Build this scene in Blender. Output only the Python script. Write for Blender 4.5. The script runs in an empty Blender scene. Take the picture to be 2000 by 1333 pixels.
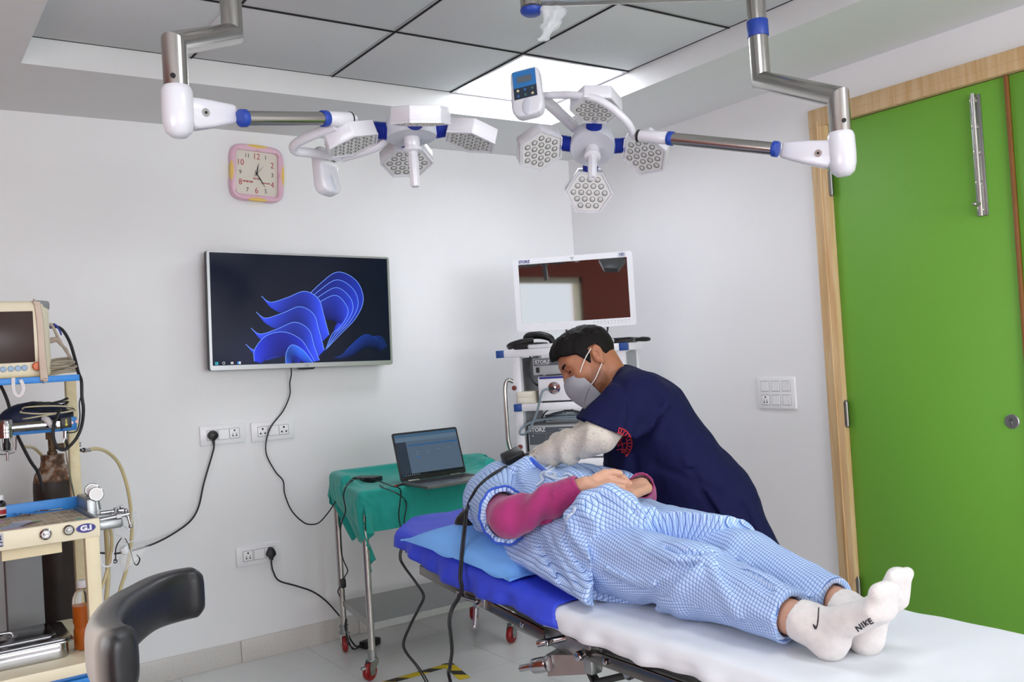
import bpy, bmesh, math, random
import numpy as np
from mathutils import Vector, Matrix, Quaternion
random.seed(7)
SC = bpy.context.scene
COL = SC.collection
V = lambda *a: np.array(a, float)
def nrm(v):
    v = np.asarray(v, float); return v/np.linalg.norm(v)

# ------------------------------------------------------------------ camera (solved from the room's own edges)
YAW, PITCH, ROLL, FPX = math.radians(34.776), math.radians(.972), math.radians(-3.584), 1787.3
CAM = V(-3.490, -4.311, 1.35)
FW = V(math.sin(YAW)*math.cos(PITCH), math.cos(YAW)*math.cos(PITCH), math.sin(PITCH))
_rt = V(math.cos(YAW), -math.sin(YAW), 0); _up = np.cross(_rt, FW)
RT = _rt*math.cos(ROLL)+_up*math.sin(ROLL)
UP = -_rt*math.sin(ROLL)+_up*math.cos(ROLL)
def at(x, y, d=None, X=None, Y=None, Z=None):
    """survey helper: the point of the room seen at a photo pixel, at a known depth or on a known plane"""
    r = FW+RT*(x-1000)/FPX-UP*(y-666.5)/FPX
    if d is not None: return CAM+r*d
    if X is not None: return CAM+r*(X-CAM[0])/r[0]
    if Y is not None: return CAM+r*(Y-CAM[1])/r[1]
    return CAM+r*(Z-CAM[2])/r[2]
cam_d = bpy.data.cameras.new('camera'); cam = bpy.data.objects.new('camera', cam_d); COL.objects.link(cam)
cam_d.sensor_width = 36; cam_d.lens = FPX/2000*36; cam_d.clip_start = .05
cam.matrix_world = Matrix(((RT[0], UP[0], -FW[0], CAM[0]), (RT[1], UP[1], -FW[1], CAM[1]), (RT[2], UP[2], -FW[2], CAM[2]), (0, 0, 0, 1)))
SC.camera = cam

# ------------------------------------------------------------------ materials
def lin(c):
    if isinstance(c, str):
        c = [int(c[i:i+2], 16)/255 for i in (0, 2, 4)]
    else: c = [x/255 for x in c]
    return tuple((x/12.92 if x <= .04045 else ((x+.055)/1.055)**2.4) for x in c)+(1.,)
MATS = {}
def mat(name, col=None, rough=.5, metal=0, noise=0, nscale=12, bump=0, bscale=150, emit=None, estr=1, trans=0, coat=0, spec=None, ior=None, col2=None, sheen=0, alpha=None, sss=0):
    if name in MATS: return MATS[name]
    m = bpy.data.materials.new(name); m.use_nodes = True; MATS[name] = m
    nt = m.node_tree; N = nt.nodes; L = nt.links; b = N['Principled BSDF']
    b.inputs['Base Color'].default_value = lin(col); b.inputs['Roughness'].default_value = rough; b.inputs['Metallic'].default_value = metal
    if trans: b.inputs['Transmission Weight'].default_value = trans
    if coat: b.inputs['Coat Weight'].default_value = coat; b.inputs['Coat Roughness'].default_value = .05
    if spec is not None: b.inputs['Specular IOR Level'].default_value = spec
    if ior: b.inputs['IOR'].default_value = ior
    if sheen: b.inputs['Sheen Weight'].default_value = sheen
    if sss: b.inputs['Subsurface Weight'].default_value = sss; b.inputs['Subsurface Radius'].default_value = (.01, .004, .002); b.inputs['Subsurface Scale'].default_value = .5
    if alpha is not None: b.inputs['Alpha'].default_value = alpha
    if emit: b.inputs['Emission Color'].default_value = lin(emit); b.inputs['Emission Strength'].default_value = estr
    if noise or bump or col2:
        tc = N.new('ShaderNodeTexCoord')
    if noise or col2:
        n = N.new('ShaderNodeTexNoise'); n.inputs['Scale'].default_value = nscale; n.inputs['Detail'].default_value = 5; n.inputs['Roughness'].default_value = .6
        L.new(tc.outputs['Object'], n.inputs['Vector'])
        r = N.new('ShaderNodeValToRGB'); c = lin(col)
        if col2: c1, c2 = c, lin(col2); r.color_ramp.elements[0].position = .42; r.color_ramp.elements[1].position = .62
        else: c1 = tuple(x*(1-noise) for x in c[:3])+(1,); c2 = tuple(min(1, x*(1+noise)) for x in c[:3])+(1,); r.color_ramp.elements[0].position = .3; r.color_ramp.elements[1].position = .7
        r.color_ramp.elements[0].color = c1; r.color_ramp.elements[1].color = c2
        L.new(n.outputs['Fac'], r.inputs['Fac']); L.new(r.outputs['Color'], b.inputs['Base Color'])
    if bump:
        n = N.new('ShaderNodeTexNoise'); n.inputs['Scale'].default_value = bscale; n.inputs['Detail'].default_value = 3
        L.new(tc.outputs['Object'], n.inputs['Vector'])
        bp = N.new('ShaderNodeBump'); bp.inputs['Strength'].default_value = bump; bp.inputs['Distance'].default_value = .002
        L.new(n.outputs['Fac'], bp.inputs['Height']); L.new(bp.outputs['Normal'], b.inputs['Normal'])
    return m
def nodes(m): return m.node_tree.nodes, m.node_tree.links, m.node_tree.nodes['Principled BSDF']
def math_node(N, L, op, a, b=None):
    n = N.new('ShaderNodeMath'); n.operation = op
    for i, v in enumerate((a, b)):
        if v is None: continue
        if isinstance(v, (int, float)): n.inputs[i].default_value = v
        else: L.new(v, n.inputs[i])
    return n.outputs[0]
def mix_node(N, L, fac, a, b):
    n = N.new('ShaderNodeMix'); n.data_type = 'RGBA'
    for i, v in ((0, fac), (6, a), (7, b)):
        if isinstance(v, (int, float, tuple)): n.inputs[i].default_value = v
        else: L.new(v, n.inputs[i])
    return n.outputs[2]

# ------------------------------------------------------------------ objects
WB = {}
def setp(o, label=None, cat=None, group=None, kind=None):
    for k, v in (('label', label), ('category', cat), ('group', group), ('kind', kind)):
        if v: o[k] = v
    return o
def thing(name, label, cat, loc, group=None):
    o = bpy.data.objects.new(name, None); COL.objects.link(o); o.location = [float(x) for x in loc]; o.empty_display_size = .1
    WB[o.name] = np.asarray(loc, float)
    return setp(o, label, cat, group)
def link_mesh(name, me, parent=None, base=None):
    o = bpy.data.objects.new(name, me); COL.objects.link(o)
    if parent is not None:
        o.parent = parent; WB[o.name] = WB[parent.name]
    else:
        WB[o.name] = np.zeros(3) if base is None else np.asarray(base, float); o.location = [float(x) for x in WB[o.name]]
    return o
class Fr:
    """a local frame: origin and three axes"""
    def __init__(s, o, ex=(1, 0, 0), ey=(0, 1, 0), ez=None):
        s.o = np.asarray(o, float); s.x = nrm(ex); ey = np.asarray(ey, float)
        s.y = nrm(ey-s.x*(ey@s.x)); s.z = np.cross(s.x, s.y) if ez is None else nrm(ez)
    def w(s, p):
        p = np.atleast_2d(np.asarray(p, float)); return s.o+p[:, :1]*s.x+p[:, 1:2]*s.y+p[:, 2:3]*s.z
    def p(s, *a): return s.w(a)[0]
def Fz(o, deg=0):
    a = math.radians(deg); return Fr(o, (math.cos(a), math.sin(a), 0), (-math.sin(a), math.cos(a), 0))
def axis_frame(a, d, ref=None):
    d = nrm(d); r = V(0, 0, 1) if ref is None else np.asarray(ref, float)
    if abs(nrm(r)@d) > .98: r = V(1, 0, 0)
    x = nrm(r-d*(r@d)); return Fr(a, x, np.cross(d, x), d)
def catmull(P, sub=6, closed=False):
    P = np.asarray(P, float); n = len(P)
    if n < 3: return P
    out = []
    for i in range(n if closed else n-1):
        p = [P[(i+k) % n] if closed else P[min(max(i+k, 0), n-1)] for k in (-1, 0, 1, 2)]
        for t in np.linspace(0, 1, sub, endpoint=False):
            out.append(.5*((2*p[1])+(-p[0]+p[2])*t+(2*p[0]-5*p[1]+4*p[2]-p[3])*t*t+(-p[0]+3*p[1]-3*p[2]+p[3])*t**3))
    if not closed: out.append(P[-1])
    return np.array(out)
class MB:
    def __init__(s, fr=None): s.v = []; s.f = []; s.m = []; s.n = 0; s.fr = fr; s.parts = []
    def add(s, v, f, m=0, fr=None):
        fr = fr or s.fr; v = np.atleast_2d(np.asarray(v, float))
        if fr is not None: v = fr.w(v)
        s.parts.append((v, [list(q) for q in f], m)); s.v.append(v); s.f += [[i+s.n for i in q] for q in f]; s.m += [m]*len(f); s.n += len(v); return s
    def each(s, name, ms, parent, sharp=38):
        """every shape added becomes a part of its own"""
        out = []
        for v, f, m in s.parts: out.append(MB().add(v, f, m, IDF).build(name, ms, parent, sharp=sharp))
        return out
    def bm(s, bm, m=0, fr=None):
        bm.verts.index_update(); s.add([v.co[:] for v in bm.verts], [[v.index for v in f.verts] for f in bm.faces], m, fr); bm.free(); return s
    def box(s, c, size, bev=0, m=0, fr=None, seg=2):
        bm = bmesh.new(); bmesh.ops.create_cube(bm, size=1)
        for v in bm.verts: v.co = Vector((v.co.x*size[0], v.co.y*size[1], v.co.z*size[2]))
        if bev: bmesh.ops.bevel(bm, geom=bm.edges[:], offset=min(bev, min(size)*.49), segments=seg, affect='EDGES', profile=.5)
        for v in bm.verts: v.co += Vector([float(x) for x in c])
        return s.bm(bm, m, fr)
    def bx(s, lo, hi, bev=0, m=0, fr=None):
        lo = np.asarray(lo, float); hi = np.asarray(hi, float); return s.box((lo+hi)/2, np.abs(hi-lo), bev, m, fr)
    def bar(s, a, b, w, h, bev=0, m=0, ref=None):
        """box beam between two world points, h measured along ref"""
        a = np.asarray(a, float); b = np.asarray(b, float); fr = axis_frame((a+b)/2, b-a, ref)
        return s.box((0, 0, 0), (h, w, np.linalg.norm(b-a)), bev, m, fr)
    def cyl(s, a, b, r, r2=None, n=20, m=0, cap=True, bev=0):
        a = np.asarray(a, float); b = np.asarray(b, float); r2 = r if r2 is None else r2
        if s.fr is not None: a, b = s.fr.w([a, b])
        Lh = np.linalg.norm(b-a)
        if bev: pr = [(0, 0), (r-bev, 0), (r-bev*.3, bev*.3), (r, bev), (r2, Lh-bev), (r2-bev*.3, Lh-bev*.3), (r2-bev, Lh), (0, Lh)]
        elif cap: pr = [(0, 0), (r, 0), (r2, Lh), (0, Lh)]
        else: pr = [(r, 0), (r2, Lh)]
        return s.lathe(pr, a, b-a, n, m)
    def lathe(s, prof, o, axis=(0, 0, 1), n=24, m=0, sx=1, sy=1, ref=None):
        fr = axis_frame(o, axis, ref); ang = np.linspace(0, 2*math.pi, n, endpoint=False); vs = []; fs = []; idx = []
        for r, z in prof:
            if r <= 1e-6: idx.append([len(vs)]); vs.append((0, 0, z))
            else: idx.append(list(range(len(vs), len(vs)+n))); vs += [(r*math.cos(a)*sx, r*math.sin(a)*sy, z) for a in ang]
        for p, q in zip(idx[:-1], idx[1:]):
            for k in range(n):
                k2 = (k+1) % n
                if len(p) == 1 and len(q) == 1: continue
                if len(p) == 1: fs.append([p[0], q[k2], q[k]])
                elif len(q) == 1: fs.append([p[k], p[k2], q[0]])
                else: fs.append([p[k], p[k2], q[k2], q[k]])
        return s.add(vs, fs, m, fr)
    def tube(s, pts, r, n=10, sub=6, m=0, closed=False, cap=True, sy=1, ref=None):
        P = catmull(pts, sub, closed) if sub > 1 else np.asarray(pts, float)
        if s.fr is not None: P = s.fr.w(P)
        K = len(P); R = np.interp(np.linspace(0, 1, K), np.linspace(0, 1, len(r)), r) if np.ndim(r) else np.full(K, r)
        T = np.gradient(P, axis=0) if not closed else np.roll(P, -1, 0)-np.roll(P, 1, 0)
        T /= np.linalg.norm(T, axis=1)[:, None]+1e-12
        u = V(0, 0, 1) if ref is None else np.asarray(ref, float)
        if abs(u@T[0]) > .95: u = V(1, 0, 0)
        vs = []; fs = []
        for k in range(K):
            u = u if ref is None else np.asarray(ref, float)
            u = nrm(u-T[k]*(u@T[k])); w = np.cross(T[k], u)
            for a in np.linspace(0, 2*math.pi, n, endpoint=False): vs.append(P[k]+R[k]*(math.cos(a)*u*sy+math.sin(a)*w))
        for k in range(K if closed else K-1):
            for j in range(n):
                fs.append([k*n+j, k*n+(j+1) % n, ((k+1) % K)*n+(j+1) % n, ((k+1) % K)*n+j])
        if cap and not closed: fs += [list(range(n))[::-1], list(range((K-1)*n, K*n))]
        return s.add(vs, fs, m, IDF)
    def prism(s, poly, z0, z1, bev=0, m=0, fr=None, seg=2):
        bm = bmesh.new(); vs = [bm.verts.new((float(x), float(y), z0)) for x, y in poly]; f = bm.faces.new(vs)
        r = bmesh.ops.extrude_face_region(bm, geom=[f])
        for g in r['geom']:
            if isinstance(g, bmesh.types.BMVert): g.co.z = z1
        bmesh.ops.recalc_face_normals(bm, faces=bm.faces[:])
        if bev: bmesh.ops.bevel(bm, geom=bm.edges[:], offset=bev, segments=seg, affect='EDGES', profile=.5)
        return s.bm(bm, m, fr)
    def ball(s, c, r, n=20, m=0, fr=None):
        r = np.broadcast_to(np.asarray(r, float), 3); vs = []; fs = []; h = n//2
        for i in range(h+1):
            t = math.pi*i/h
            for j in range(n):
                a = 2*math.pi*j/n; vs.append((c[0]+r[0]*math.sin(t)*math.cos(a), c[1]+r[1]*math.sin(t)*math.sin(a), c[2]+r[2]*math.cos(t)))
        for i in range(h):
            for j in range(n): fs.append([i*n+j, (i+1)*n+j, (i+1)*n+(j+1) % n, i*n+(j+1) % n])
        return s.add(vs, fs, m, fr)
    def grid(s, G, m=0, closed=False, uv=None):
        """surface through an (a, b, 3) array of world points"""
        G = np.asarray(G, float); a, b = G.shape[:2]; fs = []
        for i in range(a-1):
            for j in range(b if closed else b-1):
                fs.append([i*b+j, (i+1)*b+j, (i+1)*b+(j+1) % b, i*b+(j+1) % b])
        return s.add(G.reshape(-1, 3), fs, m, IDF)
    def build(s, name, ms, parent=None, base=None, sharp=38, uv=None, weld=0):
        me = bpy.data.meshes.new(name); ms = ms if isinstance(ms, (list, tuple)) else [ms]
        v = np.concatenate(s.v) if s.v else np.zeros((0, 3))
        b = WB[parent.name] if parent is not None else (np.zeros(3) if base is None else np.asarray(base, float))
        me.from_pydata((v-b).tolist(), [], s.f)
        for x in ms: me.materials.append(x)
        me.polygons.foreach_set('material_index', s.m); me.polygons.foreach_set('use_smooth', [True]*len(s.f))
        if weld:
            bm = bmesh.new(); bm.from_mesh(me); bmesh.ops.remove_doubles(bm, verts=bm.verts[:], dist=weld); bm.to_mesh(me); bm.free()
        bm = bmesh.new(); bm.from_mesh(me); bmesh.ops.recalc_face_normals(bm, faces=bm.faces[:]); bm.to_mesh(me); bm.free()
        if sharp < 180: me.set_sharp_from_angle(angle=math.radians(sharp))
        if uv is not None:
            lay = me.uv_layers.new(name='UVMap'); li = np.zeros(len(me.loops), int); me.loops.foreach_get('vertex_index', li)
            lay.data.foreach_set('uv', np.asarray(uv, float)[li].ravel())
        return link_mesh(name, me, parent, base)
IDF = Fr((0, 0, 0))
def one(name, mb, ms, label, cat, base, group=None, sharp=38, **k):
    return setp(mb.build(name, ms, None, base, sharp, **k), label, cat, group)
def struct(name, mb, ms, **k): return setp(mb.build(name, ms, None, None, **k), kind='structure')
def text_geo(body, size, extrude=.0004, align='CENTER', bold=0):
    cu = bpy.data.curves.new('t', 'FONT'); cu.body = body; cu.size = size; cu.extrude = extrude; cu.align_x = align; cu.align_y = 'CENTER'; cu.resolution_u = 4; cu.offset = bold
    o = bpy.data.objects.new('t', cu); COL.objects.link(o); dg = bpy.context.evaluated_depsgraph_get(); dg.update(); me = o.evaluated_get(dg).to_mesh()
    v = np.array([x.co[:] for x in me.vertices]).reshape(-1, 3); f = [list(p.vertices) for p in me.polygons]
    o.evaluated_get(dg).to_mesh_clear(); bpy.data.objects.remove(o); bpy.data.curves.remove(cu)
    return v, f
def text(body, size, fr, m, parent, name='lettering', align='CENTER', extrude=.0004, bold=0, sx=1):
    v, f = text_geo(body, size, extrude, align, bold); v[:, 0] *= sx
    return MB().add(v, f, 0, fr).build(name, m, parent, sharp=180)

# ------------------------------------------------------------------ sculpting: signed distances meshed with surface nets
def vnoise(P, f=1., seed=0):
    Q = P*f; I = np.floor(Q).astype(np.int64); t = (Q-I).astype(np.float32); t = t*t*(3-2*t)
    def h(a):
        n = (I[:, 0]+a[0])*374761393+(I[:, 1]+a[1])*668265263+(I[:, 2]+a[2])*2147483647+seed*974711
        n = (n ^ (n >> 13))*1274126177; n = n ^ (n >> 16); return ((n & 0xffff)/32767.5-1).astype(np.float32)
    x, y, z = t[:, 0], t[:, 1], t[:, 2]; L = lambda a, b, k: a+(b-a)*k
    return L(L(L(h((0, 0, 0)), h((1, 0, 0)), x), L(h((0, 1, 0)), h((1, 1, 0)), x), y), L(L(h((0, 0, 1)), h((1, 0, 1)), x), L(h((0, 1, 1)), h((1, 1, 1)), x), y), z)
def smin(a, b, k):
    if k <= 0: return np.minimum(a, b)
    h = np.clip(.5+.5*(b-a)/k, 0, 1); return b+(a-b)*h-k*h*(1-h)
def smax(a, b, k): return -smin(-a, -b, k)
def cone(P, a, b, ra, rb):
    a = np.asarray(a, np.float32); b = np.asarray(b, np.float32); ab = b-a; t = np.clip((P-a)@ab/(ab@ab), 0, 1)
    return np.linalg.norm(P-a-t[:, None]*ab, axis=1)-(ra+(rb-ra)*t)
def chain(P, pts, rs, k=.01):
    d = None
    for i in range(len(pts)-1):
        e = cone(P, pts[i], pts[i+1], rs[i], rs[i+1]); d = e if d is None else smin(d, e, k)
    return d
def ell(P, c, r, fr=None):
    q = P-np.asarray(c, np.float32)
    if fr is not None: q = np.stack([q@fr.x, q@fr.y, q@fr.z], 1)
    r = np.asarray(r, np.float32); k0 = np.linalg.norm(q/r, axis=1); k1 = np.linalg.norm(q/(r*r), axis=1)+1e-9
    return k0*(k0-1)/k1
def ecap(P, a, b, side, ra, rb):
    """tapered limb with elliptical section: ra, rb = (half width along side, half depth) at each end"""
    a = np.asarray(a, float); b = np.asarray(b, float); ab = b-a; L2 = ab@ab; ax = ab/math.sqrt(L2); s = np.asarray(side, float); s = nrm(s-ax*(s@ax)); n = np.cross(ax, s)
    q = P-a; tt = q@ab/L2; t = np.clip(tt, 0, 1); e = (tt-t)*math.sqrt(L2); u = q@s; v = q@n
    w = ra[0]+(rb[0]-ra[0])*t; h = ra[1]+(rb[1]-ra[1])*t; m = np.minimum(w, h)
    k0 = np.sqrt((u/w)**2+(v/h)**2+(e/m)**2); k1 = np.sqrt((u/w**2)**2+(v/h**2)**2+(e/m**2)**2)+1e-9
    return k0*(k0-1)/k1
def plane(P, o, n): return (P-np.asarray(o, float))@nrm(n)
def rbox(P, fr, half, r):
    q = P-fr.o; q = np.abs(np.stack([q@fr.x, q@fr.y, q@fr.z], 1))-(np.asarray(half)-r)
    return np.linalg.norm(np.maximum(q, 0), axis=1)+np.minimum(q.max(1), 0)-r
def sdf_mesh(fn, lo, hi, h, margin=.01):
    """surface nets over the blocks near the surface; returns vertices, quads"""
    B = 8; lo = np.asarray(lo, float); nb = np.ceil((np.asarray(hi, float)-lo)/(h*B)).astype(int); n = nb*B+1
    G = np.full(n, 1., np.float32)
    ctr = np.stack(np.meshgrid(*[np.arange(k) for k in nb], indexing='ij'), -1).reshape(-1, 3)
    dc = fn((lo+(ctr+.5)*B*h).astype(np.float32)); lim = B*h*.87*1.35+margin
    neg = ctr[dc < -lim]
    for c in neg: G[c[0]*B:c[0]*B+B+1, c[1]*B:c[1]*B+B+1, c[2]*B:c[2]*B+B+1] = -1
    act = ctr[np.abs(dc) <= lim]; off = np.stack(np.meshgrid(*[np.arange(B+1)]*3, indexing='ij'), -1).reshape(-1, 3)
    for i in range(0, len(act), 400):
        c = act[i:i+400]; idx = (c[:, None]*B+off[None]).reshape(-1, 3)
        G[idx[:, 0], idx[:, 1], idx[:, 2]] = fn((lo+idx*h).astype(np.float32))
    S = G < 0; cn = n-1
    cnt = sum(S[a:a+cn[0], b:b+cn[1], c:c+cn[2]].astype(np.int8) for a in (0, 1) for b in (0, 1) for c in (0, 1))
    cells = np.argwhere((cnt > 0) & (cnt < 8)); vid = np.full(cn, -1, np.int64); vid[tuple(cells.T)] = np.arange(len(cells))
    acc = np.zeros((len(cells), 3)); num = np.zeros(len(cells))
    for ax in range(3):
        o1, o2 = [k for k in range(3) if k != ax]
        for p in (0, 1):
            for q in (0, 1):
                a = cells.copy(); a[:, o1] += p; a[:, o2] += q; b = a.copy(); b[:, ax] += 1
                ga = G[tuple(a.T)]; gb = G[tuple(b.T)]; cr = (ga < 0) != (gb < 0)
                t = np.where(cr, ga/np.where(cr, ga-gb, 1), 0); pt = a.astype(float); pt[:, ax] += t
                acc[cr] += pt[cr]; num += cr
    vs = lo+acc/num[:, None]*h; fs = []
    for ax in range(3):
        o1, o2 = [(1, 2), (2, 0), (0, 1)][ax]
        sl = [slice(None)]*3; sl[ax] = slice(0, -1); sh = [slice(None)]*3; sh[ax] = slice(1, None)
        A = S[tuple(sl)]; Bm = S[tuple(sh)]; e = np.argwhere(A != Bm)
        e = e[(e[:, o1] > 0) & (e[:, o2] > 0) & (e[:, o1] < cn[o1]) & (e[:, o2] < cn[o2])]
        q = []
        for p, r in ((1, 1), (0, 1), (0, 0), (1, 0)):
            c = e.copy(); c[:, o1] -= p; c[:, o2] -= r; q.append(vid[tuple(c.T)])
        q = np.stack(q, 1); flip = ~A[tuple(e.T)]; q[flip] = q[flip][:, ::-1]; fs.append(q)
    return vs, np.concatenate(fs)
def sdf_obj(name, fn, lo, hi, h, ms, parent, margin=.01, uv=None, pick=None, smooth=0, raw=False):
    vs, fs = sdf_mesh(fn, lo, hi, h, margin)
    for _ in range(smooth):
        a = np.zeros_like(vs); c = np.zeros(len(vs))
        for i in range(4):
            np.add.at(a, fs[:, i], vs[fs[:, (i+1) % 4]]); np.add.at(c, fs[:, i], 1)
        vs = vs*.5+.5*a/np.maximum(c, 1)[:, None]
    if raw: return vs, fs
    return mesh_from(name, vs, fs, ms, parent, uv, pick)
def mesh_from(name, vs, fs, ms, parent, uv=None, pick=None):
    me = bpy.data.meshes.new(name); ms = ms if isinstance(ms, (list, tuple)) else [ms]
    b = WB[parent.name]; nf = len(fs)
    me.vertices.add(len(vs)); me.vertices.foreach_set('co', (vs-b).astype(np.float32).ravel())
    me.loops.add(nf*4); me.loops.foreach_set('vertex_index', fs.astype(np.int32).ravel())
    me.polygons.add(nf); me.polygons.foreach_set('loop_start', np.arange(0, nf*4, 4, dtype=np.int32)); me.polygons.foreach_set('loop_total', np.full(nf, 4, np.int32))
    for x in ms: me.materials.append(x)
    me.update(calc_edges=True); me.validate()
    me.polygons.foreach_set('use_smooth', [True]*len(me.polygons))
    if pick is not None:
        c = vs[fs].mean(1); me.polygons.foreach_set('material_index', np.asarray(pick(c), np.int32))
    if uv is not None:
        lay = me.uv_layers.new(name='UVMap'); lay.data.foreach_set('uv', np.asarray(uv(vs), np.float32)[fs.ravel()].ravel())
    return link_mesh(name, me, parent)
def march(fn, o, d, far=1.5, lift=0.):
    """where rays from o along d meet a sculpted surface"""
    o = np.atleast_2d(np.asarray(o, float)); d = nrm(d); t = np.zeros(len(o))
    for _ in range(60): t = np.minimum(t+.7*fn((o+t[:, None]*d).astype(np.float32)), far)
    return o+(t-lift)[:, None]*d
# ================================================================== THE ROOM
M_wall = mat('wall paint', 'eeeff0', .62, noise=.012, nscale=3, bump=.04, bscale=60)
M_ceil = mat('soffit plaster', 'dfe0e0', .7, noise=.01)
M_tile = mat('ceiling tile', 'd0d2d3', .75, noise=.03, nscale=160)
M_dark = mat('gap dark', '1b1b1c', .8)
M_black = mat('black plastic', '141416', .42)
M_rub = mat('black rubber cable', '17171a', .5)
M_white = mat('white plastic', 'e4e6ea', .3)
M_lampw = mat('white enamel', 'd6d6dc', .25, coat=.3)
M_steel = mat('stainless steel', 'b9b6b1', .22, 1, noise=.05, nscale=9)
M_steel2 = mat('brushed steel sheet', 'a9aaa9', .38, 1, noise=.04, nscale=30)
M_chrome = mat('chrome', 'b4b4b7', .1, 1)
M_zinc = mat('zinc plated', 'a2a6a6', .4, .9, noise=.1, nscale=60)
M_blue = mat('blue plastic ring', '1d3f9c', .4)
M_grey = mat('grey plastic', '8a8d90', .5)
M_redw = mat('red caster rubber', '8e1b1c', .35, noise=.06)
M_floor = mat('polished floor tile', 'dcdedd', .16, noise=.035, nscale=2.2, spec=.5)
M_base = mat('skirting tile', 'd0cdc8', .4, noise=.05, nscale=90)
M_wood = mat('door frame wood', 'd5b588', .5)
N, L, b = nodes(M_wood)
tc = N.new('ShaderNodeTexCoord'); mp = N.new('ShaderNodeMapping'); mp.inputs['Scale'].default_value = (14, 14, .9); L.new(tc.outputs['Object'], mp.inputs[0])
nz = N.new('ShaderNodeTexNoise'); nz.inputs['Scale'].default_value = 3; nz.inputs['Detail'].default_value = 6; nz.inputs['Distortion'].default_value = .6; L.new(mp.outputs[0], nz.inputs['Vector'])
rp = N.new('ShaderNodeValToRGB'); rp.color_ramp.elements[0].position = .35; rp.color_ramp.elements[1].position = .65
rp.color_ramp.elements[0].color = lin('cba573'); rp.color_ramp.elements[1].color = lin('dcc094'); L.new(nz.outputs[0], rp.inputs[0]); L.new(rp.outputs[0], b.inputs['Base Color'])
M_green = mat('green laminate', '70b039', .5, noise=.02, nscale=300)
M_brown = mat('brown wood strip', '8a5a2c', .5, noise=.1)
M_cream = mat('cream enamel', 'e8dfc2', .4, noise=.02)
M_bluep = mat('blue painted steel', '2d86d6', .4, noise=.04)
M_red = mat('terracotta wall', 'b4553f', .7)
XL, YF, ZS, ZC = -4.3, -9.2, 2.515, 2.62
TX0, TX1, TY1 = -3.02, -.62, -.652
TY0 = TY1-.6*13

struct('floor', MB().bx((XL-.2, YF-.2, -.1), (.2, .2, -.0015), m=0), [M_dark])
mb = MB()
for i in range(-1, 8):
    for j in range(0, 16):
        x0, y0 = -.035-.6*(i+1), -.31-.6*(j-1)
        a = V(max(x0, XL), max(y0-.6, YF)); c = V(min(x0+.6, 0), min(y0, 0))
        if (c-a).min() < .02: continue
        mb.bx((a[0]+.0008, a[1]+.0008, -.01), (c[0]-.0008, c[1]-.0008, 0))
o = struct('floor', mb, [M_floor])
struct('wall_back', MB().bx((XL-.2, 0, 0), (.2, .2, 2.9)), [M_wall])
DY0, DY1 = -1.744, -3.47      # door opening with its frame
mb = MB(); mb.bx((0, DY0, 0), (.2, 0, 2.9)); mb.bx((0, YF, 0), (.2, DY1, 2.9)); mb.bx((0, DY1, 2.365), (.2, DY0, 2.9))
struct('wall_right', mb, [M_wall])
FX0, FX1, FZ0, FZ1 = -3.9, -.4, .85, 2.35  # opening for an unseen window, added to bring in fill light
mb = MB(); mb.bx((XL-.2, YF-.2, 0), (FX0, YF, 2.9)); mb.bx((FX1, YF-.2, 0), (.2, YF, 2.9)); mb.bx((FX0, YF-.2, 0), (FX1, YF, FZ0)); mb.bx((FX0, YF-.2, FZ1), (FX1, YF, 2.9))
struct('wall_front', mb, [M_wall])
mb = MB()
for k in range(5):
    x = FX0+(FX1-FX0)*k/4; mb.bx((x-.03, YF-.12, FZ0), (x+.03, YF-.02, FZ1), .004)
for z in (FZ0+.03, FZ1-.03): mb.bx((FX0, YF-.12, z-.03), (FX1, YF-.02, z+.03), .004)
struct('window_2', mb, [M_cream])
WY0, WY1, WZ0, WZ1 = -4.38, -2.5, .95, 2.12
mb = MB(); mb.bx((XL-.2, YF, 0), (XL, WY0, 2.9)); mb.bx((XL-.2, WY1, 0), (XL, 0, 2.9)); mb.bx((XL-.2, WY0, 0), (XL, WY1, WZ0)); mb.bx((XL-.2, WY0, WZ1), (XL, WY1, 2.9))
struct('wall_left', mb, [M_red])
mb = MB()
for k in range(3):
    y = WY0+(WY1-WY0)*k/2; mb.bx((XL-.12, y-.035, WZ0), (XL-.02, y+.035, WZ1), .004)
for z in (WZ0+.03, WZ1-.03): mb.bx((XL-.12, WY0, z-.03), (XL-.02, WY1, z+.03), .004)
struct('window_1', mb, [M_cream])
# exhaust fan standing in the window
t = thing('exhaust_fan', 'square exhaust fan set in the window behind the photographer', 'fan', (XL-.02, -3.98, .985))
mb = MB(); mb.fr = Fr((XL-.0, -3.98, 1.16), (0, 1, 0), (0, 0, 1))
O = [(-.17, -.17), (.17, -.17), (.17, .17), (-.17, .17)]
def fan_ring(mb):
    n = 32; A = [math.radians(45+90*0)+2*math.pi*k/n for k in range(n)]; o = [(.17*max(-1, min(1, 1.3*math.cos(a)*1.0)), .17*max(-1, min(1, 1.3*math.sin(a)))) for a in A]; i = [(.135*math.cos(a), .135*math.sin(a)) for a in A]
    vs = [(x, y, z) for z in (0, .05) for P in (o, i) for x, y in P]; fs = []
    for k in range(n):
        j = (k+1) % n; fs += [[k, j, 2*n+j, 2*n+k], [n+k, 3*n+k, 3*n+j, n+j], [2*n+k, 2*n+j, 3*n+j, 3*n+k], [k, n+k, n+j, j]]
    mb.add(vs, fs)
fan_ring(mb); mb.build('housing', M_cream, t)
for k in range(5):
    a = 2*math.pi*k/5; f2 = Fr((XL+.02, -3.98, 1.16), (.25, math.cos(a), math.sin(a)), (0, -math.sin(a), math.cos(a))); MB(f2).prism([(.03, -.02), (.12, -.05), (.125, .03), (.04, .03)], -.001, .001).build('blade', M_brown, t)
MB().cyl((XL, -3.98, 1.16), (XL+.05, -3.98, 1.16), .04).build('motor', M_black, t)
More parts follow.
